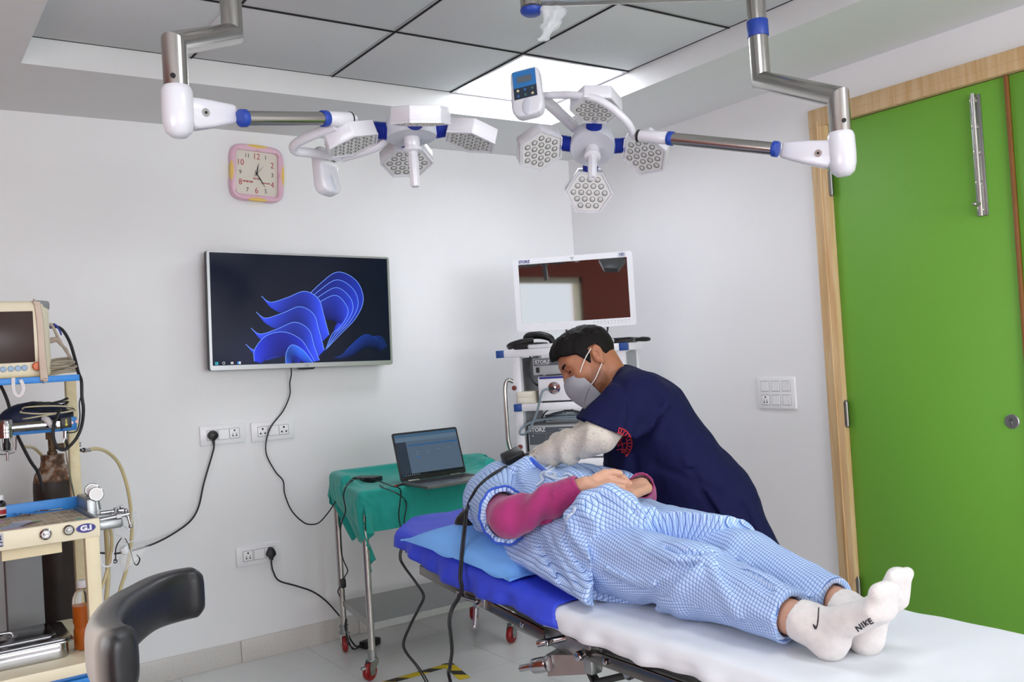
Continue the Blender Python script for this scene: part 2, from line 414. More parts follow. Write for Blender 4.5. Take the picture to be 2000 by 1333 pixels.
# ceiling: plaster border, tray sides, tile field
mb = MB()
mb.bx((XL, TY1, ZS), (0, 0, 2.9)); mb.bx((XL, YF, ZS), (0, TY0, 2.9)); mb.bx((XL, TY0, ZS), (TX0, TY1, 2.9)); mb.bx((TX1, TY0, ZS), (0, TY1, 2.9))
struct('ceiling', mb, [M_ceil])
mb = MB(); mb.bx((TX0, TY0, ZC+.02), (TX1, TY1, ZC+.06), m=1)
LIGHTS = {(3, 0), (1, 4), (3, 6)}
for i in range(4):
    for j in range(13):
        if (i, j) in LIGHTS: continue
        x0 = TX0+.6*i; y1 = TY1-.6*j
        mb.bx((x0+.012, y1-.588, ZC-.006), (x0+.588, y1-.012, ZC+.012), .002)
struct('ceiling', mb, [M_tile, M_dark])
mb = MB()
for i in range(5): mb.bx((TX0+.6*i-.004 if i else TX0, TY0, ZC-.002), (TX0+.6*i+.004, TY1, ZC+.02))
for j in range(14): mb.bx((TX0, TY1-.6*j-.004, ZC-.0015), (TX1, TY1-.6*j+.004, ZC+.02))
mb.bx((TX0+.565, TY0, ZC-.012), (TX0+.592, TY1, ZC-.003), .002)
struct('trim_1', mb, [mat('grid enamel', 'd9dadb', .4)])
mb = MB()  # dark strips painting the shade lines along grid bars and tray edge
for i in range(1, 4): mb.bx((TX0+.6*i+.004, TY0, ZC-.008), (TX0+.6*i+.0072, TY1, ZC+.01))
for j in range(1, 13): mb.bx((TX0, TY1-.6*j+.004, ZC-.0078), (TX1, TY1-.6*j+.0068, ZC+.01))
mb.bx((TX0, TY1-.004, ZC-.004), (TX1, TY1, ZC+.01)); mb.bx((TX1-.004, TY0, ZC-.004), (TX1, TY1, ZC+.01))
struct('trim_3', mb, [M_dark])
M_panel = mat('panel light', 'ffffff', .5, emit='f4f8ff', estr=10.5)
M_fillpanel = mat('panel light dim', 'ffffff', .5, emit='f4f8ff', estr=9.5)  # for two unseen panels added to light the room
def ceiling_panel(i, j, label):
    x0 = TX0+.6*i; y1 = TY1-.6*j
    t = thing('ceiling_light', label, 'ceiling light', (x0+.3, y1-.3, ZC), 'square ceiling light panels')
    mb = MB()
    for a, c in (((x0+.007, y1-.593), (x0+.593, y1-.575)), ((x0+.007, y1-.025), (x0+.593, y1-.007)), ((x0+.007, y1-.575), (x0+.025, y1-.025)), ((x0+.575, y1-.575), (x0+.593, y1-.025))):
        mb.bx((*a, ZC-.008), (*c, ZC+.015), .002)
    mb.build('frame', M_lampw, t)
    MB().bx((x0+.024, y1-.576, ZC-.003), (x0+.576, y1-.024, ZC+.01)).build('diffuser', M_panel if j == 0 else M_fillpanel, t)
ceiling_panel(3, 0, 'square light panel glowing white in the tiled ceiling above the room corner')
ceiling_panel(1, 4, 'square light panel in the ceiling tiles over the head of the photographer')
ceiling_panel(3, 6, 'square light panel in the ceiling tiles near the far end of the green doors')
# skirting
mb = MB()
for k in range(8):
    x1 = -.35-.6*k+.35*(k == 0); x0 = -.35-.6*(k+1)+.0; mb.bx((max(x0+.001, XL), -.012, 0), (x1-.001, .01, .102), .0015)
struct('baseboard_back', mb, [M_base])
mb = MB(); mb.bx((-.012, DY0, 0), (.01, 0, .102), .0015); mb.bx((-.012, YF, 0), (.01, DY1, .102), .0015)
struct('baseboard_right', mb, [M_base])

# ---- green double door in its wooden frame
mb = MB()
for y0, y1 in ((DY0, DY0-.082), (DY1+.082, DY1)):
    mb.bx((-.02, y1, 0), (.1, y0, 2.285), .004); yi = (y1 if y0 == DY0 else y0); s = 1 if y0 == DY0 else -1
    mb.bx((-.004, yi-.012*s*0-.001, 0), (.06, yi+.03*s, 2.285), .003)
mb.bx((-.0205, DY1, 2.283), (.1, DY0, 2.365), .004)
mb.bx((-.026, DY0-.05, 0), (-.015, DY0-.046, 2.31)); mb.bx((-.0225, DY1+.04, 2.318), (-.015, DY0-.04, 2.3215))
fr_o = struct('trim_2', mb, [M_wood])
def leaf(name, y0, y1):
    return struct(name, MB().bx((.008, y1+.002, .006), (.048, y0-.002, 2.28), .002), [M_green])
d1 = leaf('door_1', DY0-.082, -2.6); d2 = leaf('door_2', -2.612, DY1+.082)
MB().bx((-.004, -2.613, .006), (.03, -2.599, 2.28), .003).build('astragal', M_brown, d1)
M_hinge = mat('hinge steel', '8d8c88', .35, 1)
for z in (2.02, 1.0, .225):
    mb = MB(); y = DY0-.0885
    mb.cyl((-.009, y, z-.045), (-.009, y, z+.06), .0105, n=16)
    for zz in (z-.02, z+.012, z+.04): mb.cyl((-.009, y, zz), (-.009, y, zz+.002), .0112, n=16)
    mb.cyl((-.009, y, z+.06), (-.009, y, z+.068), .007, .005, n=12); mb.cyl((-.009, y, z-.053), (-.009, y, z-.045), .006, .008, n=12)
    mb.build('hinge', M_hinge, d1)
yb = -2.485
mb = MB(); mb.bx((.002, yb-.021, 1.775), (.008, yb+.021, 2.24), .001)
bolt = mb.build('tower_bolt', M_steel2, d1)
mb = MB(); mb.cyl((-.006, yb+.002, 1.775), (-.006, yb+.002, 2.245), .0085, n=14)
for z in (1.80, 1.9, 2.02, 2.12, 2.22): mb.box((-.003, yb+.002, z), (.012, .026, .02), .003)
mb.cyl((-.006, yb, 1.82), (-.034, yb+.008, 1.82), .006, n=12); mb.ball((-.036, yb+.008, 1.82), .009, 12)
mb.build('bolt_rod', M_steel, bolt)
lk = MB().lathe([(0, 0), (.028, 0), (.028, .003), (.025, .006), (0, .006)], (.008, -2.537, .988), (-1, 0, 0), 32).build('lock_rose', M_steel2, d1)
mb = MB(); mb.lathe([(0, 0), (.0085, 0), (.0085, .003), (0, .003)], (.002, -2.537, .994), (-1, 0, 0), 20); mb.box((.001, -2.537, .981), (.005, .008, .022), .002)
mb.build('lock_cylinder', M_hinge, lk)

# ---- light: daylight through the window, added far fill light, ceiling panels, dim sky
w = bpy.data.worlds.new('world'); SC.world = w; w.use_nodes = True
w.node_tree.nodes['Background'].inputs[0].default_value = (.72, .82, 1, 1); w.node_tree.nodes['Background'].inputs[1].default_value = .9
def area(name, loc, rot, sx, sy, power, col):
    d = bpy.data.lights.new(name, 'AREA'); d.shape = 'RECTANGLE'; d.size = sx; d.size_y = sy; d.energy = power; d.color = col
    o = bpy.data.objects.new(name, d); COL.objects.link(o); o.location = loc; o.rotation_euler = rot; return o
area('window daylight', (XL-.16, (WY0+WY1)/2, (WZ0+WZ1)/2), (0, -math.pi/2, 0), WZ1-WZ0, WY1-WY0, 32, (.9, .95, 1))
area('far window daylight', ((FX0+FX1)/2, YF-.16, (FZ0+FZ1)/2), (math.pi/2, 0, 0), FX1-FX0, FZ1-FZ0, 222, (.92, .96, 1))  # broad fill lamp behind the added far window
SC.view_settings.view_transform = 'Standard'; SC.view_settings.look = 'None'; SC.view_settings.gamma = 1; SC.view_settings.exposure = .10
SC.cycles.max_bounces = 8; SC.cycles.diffuse_bounces = 5; SC.cycles.glossy_bounces = 5; SC.cycles.transmission_bounces = 8; SC.cycles.transparent_max_bounces = 8
SC.cycles.use_denoising = True; SC.cycles.sample_clamp_indirect = 6
# ================================================================== ON THE BACK WALL
def wallfr(o, roll=0):
    a = math.radians(roll); return Fr(o, (math.cos(a), 0, -math.sin(a)), (math.sin(a), 0, math.cos(a)))
def rr(w, h, r, n=5, cx=0, cy=0):
    out = []
    for sx, sy, a0 in ((1, 1, 0), (-1, 1, 90), (-1, -1, 180), (1, -1, 270)):
        for k in range(n+1):
            a = math.radians(a0+90*k/n); out.append((cx+sx*(w/2-r)+r*math.cos(a), cy+sy*(h/2-r)+r*math.sin(a)))
    return out
def ring_prism(mb, outer, inner, z0, z1, m=0):
    n = len(outer); vs = [(x, y, z) for z in (z0, z1) for P in (outer, inner) for x, y in P]; fs = []
    for i in range(n):
        j = (i+1) % n
        fs += [[i, j, 2*n+j, 2*n+i], [n+i, 3*n+i, 3*n+j, n+j], [2*n+i, 2*n+j, 3*n+j, 3*n+i], [i, n+i, n+j, j]]
    return mb.add(vs, fs, m)
def colattr(o, cols):
    a = o.data.color_attributes.new('Col', 'FLOAT_COLOR', 'POINT'); a.data.foreach_set('color', np.asarray(cols, np.float32).ravel())
def screen_mat(name, strength=1., rough=.12):
    m = mat(name, '050507', rough, spec=.18); N, L, b = nodes(m); at_ = N.new('ShaderNodeVertexColor'); at_.layer_name = 'Col'
    L.new(at_.outputs[0], b.inputs['Emission Color']); b.inputs['Emission Strength'].default_value = strength; return m

# ---- wall clock
M_pink = mat('pink clock plastic', 'e3b9cb', .28, coat=.4); M_yel = mat('yellow clock plastic', 'e6c266', .35)
M_face = mat('clock face paper', 'ded8cb', .5); M_ink = mat('black ink', '2a2c30', .6); M_rink = mat('red ink', 'b23a44', .6)
cc = at(502, 339, Y=-.02); fr = wallfr((cc[0], 0, cc[2]), 3.0)
t = thing('wall_clock', 'square pink wall clock with yellow edge pieces on the back wall', 'clock', fr.o)
def wavy(R, amp, n=96):
    out = []
    for k in range(n):
        a = 2*math.pi*k/n; c, s = math.cos(a), math.sin(a); q = (abs(c)**5+abs(s)**5)**(-1/5)
        out.append((R*q*c*(1-amp*math.exp(-((abs(s) if abs(c) > abs(s) else abs(c))/.22)**2)), R*1.03*q*s*(1-amp*math.exp(-((abs(s) if abs(c) > abs(s) else abs(c))/.22)**2))))
    return out
n = 96; O = wavy(.133, .055); I = []
for k in range(n):
    a = 2*math.pi*k/n; c, s = math.cos(a), math.sin(a); q = (abs(c)**14+abs(s)**14)**(-1/14); I.append((.104*q*c, .107*q*s))
mb = MB(fr); rings = [(O, .002), (O, .022), ([(x*.965, y*.965) for x, y in O], .031), ([(x*.90+a*.02, y*.90+b_*.02) for (x, y), (a, b_) in zip(O, I)], .033), (I, .026), (I, .012)]
vs = [(x, y, z) for P, z in rings for x, y in P]; fs = []
for r in range(len(rings)-1):
    for i in range(n): fs.append([r*n+i, r*n+(i+1) % n, (r+1)*n+(i+1) % n, (r+1)*n+i])
mb.add(vs, fs); mb.build('frame', M_pink, t, sharp=60)
for k in range(4):
    a = math.pi/2*k; f2 = Fr(fr.o, fr.x*math.cos(a)+fr.y*math.sin(a), -fr.x*math.sin(a)+fr.y*math.cos(a)); h = .1265+(.004 if k % 2 else 0)
    P = [(h+.0055*(1-(u/.052)**2)**.5*1.0, u) for u in np.linspace(-.052, .052, 17)]+[(h-.0105*(1-(u/.052)**2), u) for u in np.linspace(.052, -.052, 17)[1:-1]]
    MB(f2).prism(P, .004, .0335, .0015).build('edge_piece', M_yel, t)
face = MB(fr).prism(rr(.208, .214, .006), .004, .012).build('face', M_face, t)
fz = lambda x, y, z=.0122: Fr(fr.p(x, y, z), fr.x, fr.y)
for k in range(12):
    h = k+1; a = math.pi/2-h*math.pi/6; q = (abs(math.cos(a))**6+abs(math.sin(a))**6)**(-1/6); x, y = .079*q*math.cos(a), .083*q*math.sin(a)
    big = h % 2 == 0
    text(str(h), .04 if big else .029, fz(x, y), M_rink if big else M_ink, face, 'numeral', sx=.9)
text('Starmic', .011, fz(0, -.024), M_rink, face, bold=.0004); text('PICEF-200', .0115, fz(-.042, -.042), M_rink, face, bold=.0006); text('Rensunal', .0115, fz(.045, -.042), M_rink, face, bold=.0004)
def hand(name, ang, ln, w, z, tail):
    a = math.radians(90-ang); f2 = Fr(fr.p(0, 0, z), fr.x*math.cos(a)+fr.y*math.sin(a), -fr.x*math.sin(a)+fr.y*math.cos(a))
    MB(f2).prism([(-tail, -w*.5), (0, -w), (ln*.45, -w*1.3), (ln, -.0004), (ln, .0004), (ln*.45, w*1.3), (0, w), (-tail, w*.5)], 0, .0008).build(name, M_ink, t)
hand('hour_hand', 11, .052, .0022, .016, .012); hand('minute_hand', 147, .077, .002, .0175, .016); hand('second_hand', 40, .05, .0006, .019, .02)
MB(fr).lathe([(0, .012), (.005, .012), (.005, .0205), (0, .0215)], (0, 0, 0), (0, 0, 1), 16, fr=None) if False else MB().lathe([(0, .012), (.005, .012), (.005, .0205), (0, .0215)], fr.o, fr.z, 16).build('hub', M_ink, t)

# ---- wall television
TY = -.10
c4 = [at(*p, Y=TY) for p in ((403, 488), (760, 503), (410, 725), (766, 712))]
cen = sum(c4)/4; ex = nrm((c4[1]-c4[0])+(c4[3]-c4[2])); ex[1] = 0
W = (np.linalg.norm(c4[1]-c4[0])+np.linalg.norm(c4[3]-c4[2]))/2; H = (np.linalg.norm(c4[0]-c4[2])+np.linalg.norm(c4[1]-c4[3]))/2
tv = Fr(cen, ex, np.cross((0, -1, 0), ex)*1.0)
t = thing('wall_mounted_television', 'wide flat screen television showing folded blue ribbons, hung on the back wall', 'television', (cen[0], 0, cen[2]))
M_bez = mat('silver bezel', 'a9abac', .3, .85)
MB(tv).prism(rr(W, H, .012), -.045, -.006, .004).build('back_housing', M_black, t)
MB(tv).box((0, .02, -.072), (.5, .3, .055), .01).build('wall_bracket', M_black, t)
mb = MB(tv); bt, bb = .010, .022; w2, h2 = W/2, H/2
O = rr(W-.001, H-.001, .011); I = rr(W-2*bt-.004, H-bt-bb, .002, cy=(bb-bt)/2); ring_prism(mb, O, I, -.006, .003)
mb.build('bezel', M_bez, t)
MB(tv).prism([(-.05, -h2+.003), (.05, -h2+.003), (.035, -h2-.010), (-.035, -h2-.010)], -.02, .0005, .002).build('sensor_lip', M_black, t)
text('LG', .014, Fr(tv.p(.0, -h2+.0105, .0032), tv.x, tv.y), M_ink, t, 'logo')
SW, SH = W-2*bt-.006, H-bt-bb-.002; M_scr = screen_mat('television picture', 1.0)
so = V(-SW/2, -h2+bb, 0)
mb = MB(tv); gx, gy = 24, 14
vs = [(so[0]+SW*i/gx, so[1]+SH*j/gy, .0004) for j in range(gy+1) for i in range(gx+1)]
mb.add(vs, [[j*(gx+1)+i, j*(gx+1)+i+1, (j+1)*(gx+1)+i+1, (j+1)*(gx+1)+i] for j in range(gy) for i in range(gx)])
scr = mb.build('screen', M_scr, t); cl = []
for j in range(gy+1):
    for i in range(gx+1):
        u, v = i/gx, j/gy; g = .008+.012*math.exp(-((u-.25)**2/.05+(v-.1)**2/.04)); cl.append((g*.5, g*.8, g*2.0+.003, 1))
colattr(scr, cl)
# a plain fan of folded blue bands as the desktop picture
mbA = MB(tv); colA = []; zc = [.0006]
def S(u, v, z=0): return (so[0]+SW*(.045+u*1.09), so[1]+SH*v, zc[0]+z)
def sheet(rim, foot, c_rim, c_foot, line=.0016, lc=(.16, .33, .95)):
    R = catmull(rim, 10); F = catmull(foot, 10); F = np.array([np.interp(np.linspace(0, 1, len(R)), np.linspace(0, 1, len(F)), F[:, k]) for k in (0, 1)]).T; K = 7; n0 = mbA.n
    vs = []; q = len(R)
    for i in range(q):
        s = i/(q-1); sh = .5+.5*math.sin(s*7.+rim[0][0]*9)
        for k in range(K+1):
            w = k/K; p = R[i]*(1-w)+F[i]*w; vs.append(S(*p)); g = (1-w)**.8
            colA.append(tuple((c_foot[j]*(1-g)+c_rim[j]*g)*(.45+.75*sh) for j in range(3))+(1,))
    mbA.add(vs, [[i*(K+1)+k, i*(K+1)+k+1, (i+1)*(K+1)+k+1, (i+1)*(K+1)+k] for i in range(q-1) for k in range(K)])
    zc[0] += .00004
    if line:
        T = np.gradient(R, axis=0); T /= np.linalg.norm(T, axis=1)[:, None]+1e-9; Nn = np.stack([-T[:, 1], T[:, 0]], 1)*[line, line*1.7]
        vs = [S(*p) for k in range(q) for p in (R[k]-Nn[k], R[k]+Nn[k])]; mbA.add(vs, [[2*k, 2*k+1, 2*k+3, 2*k+2] for k in range(q-1)])
        for k in range(q): colA.extend([lc+(1,)]*2)
        zc[0] += .00004
BR, DK = (.035, .075, .85), (.006, .012, .20)
for k in range(4):      # big leaf at the upper right, folded over in layers
    s = k/4; x = .04*k
    sheet([(.40-.01*k, .56-.045*k), (.50, .74-.055*k), (.60-.005*k, .86-.075*k), (.70-.02*k, .78-.08*k), (.735-.03*k, .60-.05*k), (.69-.03*k, .42-.03*k), (.60-.015*k, .26), (.52, .12)],
          [(.42, .50-.05*k), (.48, .55-.05*k), (.55, .58-.06*k), (.60, .55-.06*k), (.61, .48-.04*k), (.58, .36), (.55, .22), (.505, .06)], tuple(c*(.45+.16*k) for c in BR), DK)
for k in range(4):      # bands stacked to the left below it
    y = .62-.145*k; x = .20-.028*k
    sheet([(x, y), (x+.045, y-.055), (x+.13, y-.01), (x+.22, y+.05), (x+.29, y-.02), (x+.315, y-.17), (x+.34, max(y-.36, .02))],
          [(x+.04, y-.10), (x+.09, y-.15), (x+.15, y-.13), (x+.21, y-.12), (x+.25, y-.20), (x+.27, max(y-.32, .02)), (x+.29, max(y-.45, .0))], BR, (.01, .03, .33))
sheet([(.155, .03), (.16, .14), (.22, .26), (.31, .29), (.39, .22), (.43, .11), (.46, .01)], [(.19, .01), (.22, .05), (.27, .07), (.32, .06), (.36, .04), (.39, .02), (.42, .0)], (.02, .04, .75), (.01, .02, .3))
sheet([(.31, .0), (.315, .10), (.345, .17), (.40, .12), (.45, .0)], [(.34, .0), (.35, .03), (.365, .05), (.385, .03), (.41, .0)], (.03, .14, .8), (.01, .02, .35))
for k in range(3):      # faint bands fading out at the lower right
    sheet([(.56+.02*k, .04), (.64, .09+.02*k), (.72+.01*k, .20+.03*k), (.82, .24-.03*k), (.86-.02*k, .14)], [(.60, .02), (.66, .05), (.73, .12), (.79, .15-.02*k), (.82, .09)], (.008, .03, .22), (.001, .003, .02), .0009, (.01, .05, .25))
o = mbA.build('wallpaper', M_scr, scr, sharp=180); colattr(o, colA)
mb = MB(tv); cl = []
def chip(x, y, w, h, c):
    mb.add([(so[0]+SW*x, so[1]+SH*y, .0008), (so[0]+SW*(x+w), so[1]+SH*y, .0008), (so[0]+SW*(x+w), so[1]+SH*(y+h), .0008), (so[0]+SW*x, so[1]+SH*(y+h), .0008)], [[0, 1, 2, 3]]); cl.extend([c+(1,)]*4)
for a in (0, 1):
    for b_ in (0, 1): chip(.012+a*.0085, .006+b_*.014, .0075, .012, (.04, .42, .55))
chip(.092, .010, .013, .02, (.6, .62, .6)); chip(.126, .008, .009, .023, (.05, .3, .75)); chip(.135, .008, .008, .023, (.75, .8, .9))
for k, (pv, pf_, pm) in enumerate(mb.parts): o = MB().add(pv, pf_, 0, IDF).build('taskbar_icon', M_scr, scr, sharp=180); colattr(o, cl[4*k:4*k+4])
mb = MB(tv); ring_prism(mb, [(so[0]+SW*.056+.0065*math.cos(a), so[1]+SH*.021+.0065*math.sin(a)) for a in np.linspace(0, 6.283, 20, False)], [(so[0]+SW*.056+.0045*math.cos(a), so[1]+SH*.021+.0045*math.sin(a)) for a in np.linspace(0, 6.283, 20, False)], .0006, .0009)
o = mb.build('search_icon', M_scr, scr, sharp=180); colattr(o, [(.6, .62, .65, 1)]*80)

# ---- sockets and switches
M_plate = mat('switch plate plastic', 'f0f1f3', .32); M_mod = mat('switch module plastic', 'f3f4f5', .28); M_hole = mat('socket hole', '0d0d0e', .8)
def plate(label, fr, w, h, mods, name='socket_plate', cat='socket', group=None):
    t = thing(name, label, cat, fr.o, group)
    MB(fr).box((0, 0, .005), (w, h, .012), .004).build('cover', M_plate, t)
    for x, y, kind in mods:
        mb = MB(fr); ring_prism(mb, rr(.0485, .0485, .001, 2, x, y), rr(.0462, .0462, .001, 2, x, y), .0105, .0113); mb.build('gap_line', M_hole, t)
        m = MB(fr); s = .0226
        if kind == 's':
            v = [(x-s, y-s, .0105), (x+s, y-s, .0105), (x+s, y+s, .0105), (x-s, y+s, .0105), (x-s, y-s, .0125), (x, y-s, .0132), (x+s, y-s, .0158), (x-s, y+s, .0125), (x, y+s, .0132), (x+s, y+s, .0158)]
            m.add(v, [[4, 5, 8, 7], [5, 6, 9, 8], [0, 4, 7, 3], [1, 2, 9, 6], [0, 1, 6, 5, 4], [3, 7, 8, 9, 2]]); m.build('rocker_switch', M_mod, t)
        else:
            q = m.box((x, y, .0115), (2*s, 2*s, .003), .001).build('socket_insert', M_mod, t); m = MB(fr)
            hs = [(0, .012, .0048), (-.011, -.009, .0042), (.011, -.009, .0042)] if kind == 'p' else [(0, .0135, .004), (-.0085, -.001, .0022), (.0085, -.001, .0022), (-.0085, -.0105, .0036), (.0085, -.0105, .0036)]
            for hx, hy, r in hs: m.cyl((x+hx, y+hy, .0125), (x+hx, y+hy, .01345), r, n=14)
            m.each('pin_hole', M_hole, q)
    return t
def back_plate(a, b_): c = (at(*a, Y=-.006)+at(*b_, Y=-.006))/2; return wallfr((c[0], 0, c[2]), .0)
f1 = back_plate((388, 834), (482, 863)); f2 = back_plate((488, 827), (577, 855)); f3 = back_plate((459, 1075), (550, 1090))
M3 = lambda a, b_, c: [(-.0525, 0, a), (0, 0, b_), (.0525, 0, c)]
plate('long white wall socket plate with a round black plug, above the left power cord', f1, .215, .093, M3('p', 's', '5'), group='three module socket plates')
plate('long white wall socket plate with no plug, crossed by the television cable', f2, .215, .093, M3('p', 's', 'p'), group='three module socket plates')
plate('long white wall socket plate low on the back wall with a triangular black plug', f3, .215, .093, M3('5', 's', 'p'), group='three module socket plates')
fs_ = Fr((0, -1.4555, 1.1), (0, -1, 0), (0, 0, 1))
plate('large white switch board with six modules on the right wall beside the doors', fs_, .221, .15, [(-.062, .033, 's'), (0, .033, 's'), (.062, .033, 's'), (-.062, -.033, '5'), (0, -.033, 's'), (.062, -.033, 's')], 'switch_board', 'switch')
def pxs(L, **k): return [at(x, y, **k) for x, y in L]
# cord with round plug
c = f1.p(-.0525, 0, 0)
t = thing('mains_cable', 'black power cord with round plug hanging from the left wall socket', 'cord', c)
mb = MB(); mb.lathe([(0, .012), (.022, .012), (.023, .03), (.019, .04), (.008, .044), (0, .044)], c, (0, -1, 0), 24)
for k in range(5): mb.cyl(c+V(0, -.03, -.016-.006*k), c+V(0, -.03, -.0195-.006*k), .008-.0006*k, n=12)
mb.build('plug', M_black, t)
p0 = c+V(0, -.03, -.012)
mb = MB(); mb.tube([p0, p0+V(0, 0, -.04)]+[at(x, y, Y=yy) for x, y, yy in ((414, 890, -.03), (398, 945, -.03), (388, 990, -.03), (372, 1018, -.035), (340, 1042, -.06), (302, 1062, -.14), (262, 1075, -.28), (225, 1082, -.42), (200, 1081, -.5), (185, 1079, -.56))], .0042, 8); mb.build('cable', M_rub, t)
# cord with triangular plug to the adapter on the floor
c = f3.p(.0525, 0, 0)
t = thing('mains_cable', 'black power cord with triangular plug running down to the floor adapter', 'cord', c)
mb = MB(wallfr(c)); mb.prism([(-.0225, -.012), (-.02, .004), (-.007, .026), (.007, .026), (.02, .004), (.0225, -.012), (.008, -.024), (.006, -.036), (-.006, -.036), (-.008, -.024)], .012, .042, .005); mb.build('plug', M_black, t)
p0 = c+V(0, -.028, -.03)
mb = MB(); mb.tube([p0, p0+V(0, 0, -.03)]+[at(x, y, Y=yy) for x, y, yy in ((534, 1118, -.03), (545, 1135, -.03), (578, 1145, -.035), (610, 1156, -.04), (636, 1174, -.05), (660, 1200, -.07), (676, 1222, -.12))]+[V(-1.675, -.16, .05), V(-1.66, -.20, .008), V(-1.64, -.215, .012)], .004, 8); mb.build('cable', M_rub, t)
ad = at(720, 1250, Y=-.235); ad = V(-1.60, -.235, 0)
f4 = Fz((ad[0], ad[1], 0), 18); t = thing('power_adapter', 'black power adapter brick lying on the floor behind the table leg', 'power adapter', ad)
MB(f4).box((0, 0, .018), (.10, .048, .034), .006).build('brick', M_black, t)
mb = MB(); mb.tube([f4.p(-.05, 0, .018), f4.p(-.075, 0, .02), (-1.70, -.27, .02), (-1.735, -.27, .07), (-1.722, -.255, .16), (-1.73, -.25, .12), (-1.715, -.275, .03), f4.p(-.07, .02, .008), f4.p(-.05, .012, .012)], .003, 8); mb.build('cable', M_rub, t)
# ================================================================== INSTRUMENT TABLE, GREEN CLOTH, LAPTOP
def caster(mb_w, mb_b, c, r=.037, yaw=0, swivel=True):
    """red wheel and zinc fork standing on the floor under point c"""
    a = math.radians(yaw); d = V(math.cos(a), math.sin(a), 0); ax = V(-math.sin(a), math.cos(a), 0); w = V(c[0], c[1], r)+d*.02
    mb_w.lathe([(0, -.013), (r*.62, -.013), (r*.66, -.010), (r-.006, -.0125), (r-.001, -.008), (r, 0), (r-.001, .008), (r-.006, .0125), (r*.66, .010), (r*.62, .013), (0, .013)], w, ax, 28)
    for s in (-1, 1):
        f = Fr(w+ax*s*.0175, d, (0, 0, 1)); mb_b.prism([(-.013, -.012), (.013, -.012), (.016, .02), (.004, .046), (-.038, .046), (-.036, .03), (-.018, .01)], -.0015, .0015, 0, 0, f)
    mb_b.cyl(w-ax*.022, w+ax*.022, .006, n=12)
    mb_b.box((c[0], c[1], r+.047), (.045, .042, .006), .002); mb_b.cyl((c[0], c[1], r+.048), (c[0], c[1], r+.06), .02, n=18)
TL = {'nl': V(-1.79, -.66), 'fl': V(-1.715, -.2), 'fr': V(-.99, -.225), 'nr': V(-1.065, -.68)}
tb = V(-1.39, -.44, 0)
t = thing('instrument_table', 'stainless steel instrument table with red casters, under the green cloth', 'table', tb)
tc4 = [TL[k] for k in ('nl', 'nr', 'fr', 'fl')]
def inset(P, d):
    c = sum(P)/4; return [p+(c-p)/np.linalg.norm(c-p)*d for p in P]
o = MB().prism(inset(tc4, -.012), .782, .80, .003).build('tabletop', M_steel2, t)
mb = MB(); P3 = [V(*p, .836) for p in (TL['nl']+(TL['fl']-TL['nl'])*.6, TL['fl'], TL['fr'], TL['nr']+(TL['fr']-TL['nr'])*.4)]
mb.tube(P3, .006, 8, sub=1)
for p in P3: mb.cyl(p*V(1, 1, 0)+V(0, 0, .79), p, .006, n=8)
mb.build('guard_rail', M_steel, o)
s_ = MB().prism(inset(tc4, .008), .232, .236).build('lower_shelf', M_steel2, t)
mb = MB()
for i in range(4): a, b_ = V(*inset(tc4, .006)[i], .222), V(*inset(tc4, .006)[(i+1) % 4], .222); mb.bar(a, b_, .003, .03, ref=(0, 0, 1))
mb.build('shelf_edge', M_steel2, s_)
for k, yw in (('nl', 200), ('fl', 250), ('fr', 215), ('nr', 205)):
    p = TL[k]; lg = MB().cyl((*p, .1), (*p, .785), .0155, n=20).build('leg', M_steel, t)
    mw, mf = MB(), MB(); caster(mw, mf, p, .037, yw)
    mf.cyl((*p, .095), (*p, .125), .018, n=16); mf.cyl((p[0]-.024, p[1], .118), (p[0]+.024, p[1], .118), .004, n=8)
    if k == 'nl': mf.box((p[0]-.045, p[1]-.012, .058), (.03, .022, .012), .003)
    cs = mf.build('caster_fork', M_zinc, lg); mw.build('caster_wheel', M_redw, lg)
# cloth: settle a sheet over the table and its guard rail
def settle(G, colliders, frames, mass=.35, tens=18, bend=.4, dist=.005, pins=None, quality=6, fric=12):
    a, b_ = G.shape[:2]; me = bpy.data.meshes.new('c'); me.from_pydata(G.reshape(-1, 3).tolist(), [], [[i*b_+j, (i+1)*b_+j, (i+1)*b_+j+1, i*b_+j+1] for i in range(a-1) for j in range(b_-1)])
    ob = bpy.data.objects.new('c', me); COL.objects.link(ob); tmp = [ob]
    for mb in colliders:
        m2 = bpy.data.meshes.new('k'); m2.from_pydata(np.concatenate(mb.v).tolist(), [], mb.f); bm = bmesh.new(); bm.from_mesh(m2); bmesh.ops.recalc_face_normals(bm, faces=bm.faces[:]); bm.to_mesh(m2); bm.free()
        k = bpy.data.objects.new('k', m2); COL.objects.link(k); cm = k.modifiers.new('c', 'COLLISION'); k.collision.thickness_outer = dist; k.collision.cloth_friction = fric; tmp.append(k)
    md = ob.modifiers.new('cl', 'CLOTH'); st = md.settings; st.quality = quality; st.mass = mass; st.tension_stiffness = tens; st.compression_stiffness = tens; st.shear_stiffness = 4; st.bending_stiffness = bend; st.air_damping = 1.5
    md.collision_settings.distance_min = dist; md.collision_settings.collision_quality = 3; md.collision_settings.use_self_collision = False
    md.point_cache.frame_start = 1; md.point_cache.frame_end = frames+1
    for f in range(1, frames+1): SC.frame_set(f)
    dg = bpy.context.evaluated_depsgraph_get(); e = ob.evaluated_get(dg); em = e.to_mesh(); out = np.array([v.co[:] for v in em.vertices]); e.to_mesh_clear()
    for k in tmp: d = k.data; bpy.data.objects.remove(k); bpy.data.meshes.remove(d)
    SC.frame_set(1); return out.reshape(a, b_, 3)
M_cloth = mat('green surgical cloth', '16a193', .85, noise=.07, nscale=26, bump=.25, bscale=420, sheen=.2)
ex = nrm(TL['nr']-TL['nl']); ey = V(-ex[1], ex[0])
na, nb = 84, 58; u = np.linspace(-.315, .87, na); v = np.linspace(-.185, .60, nb)
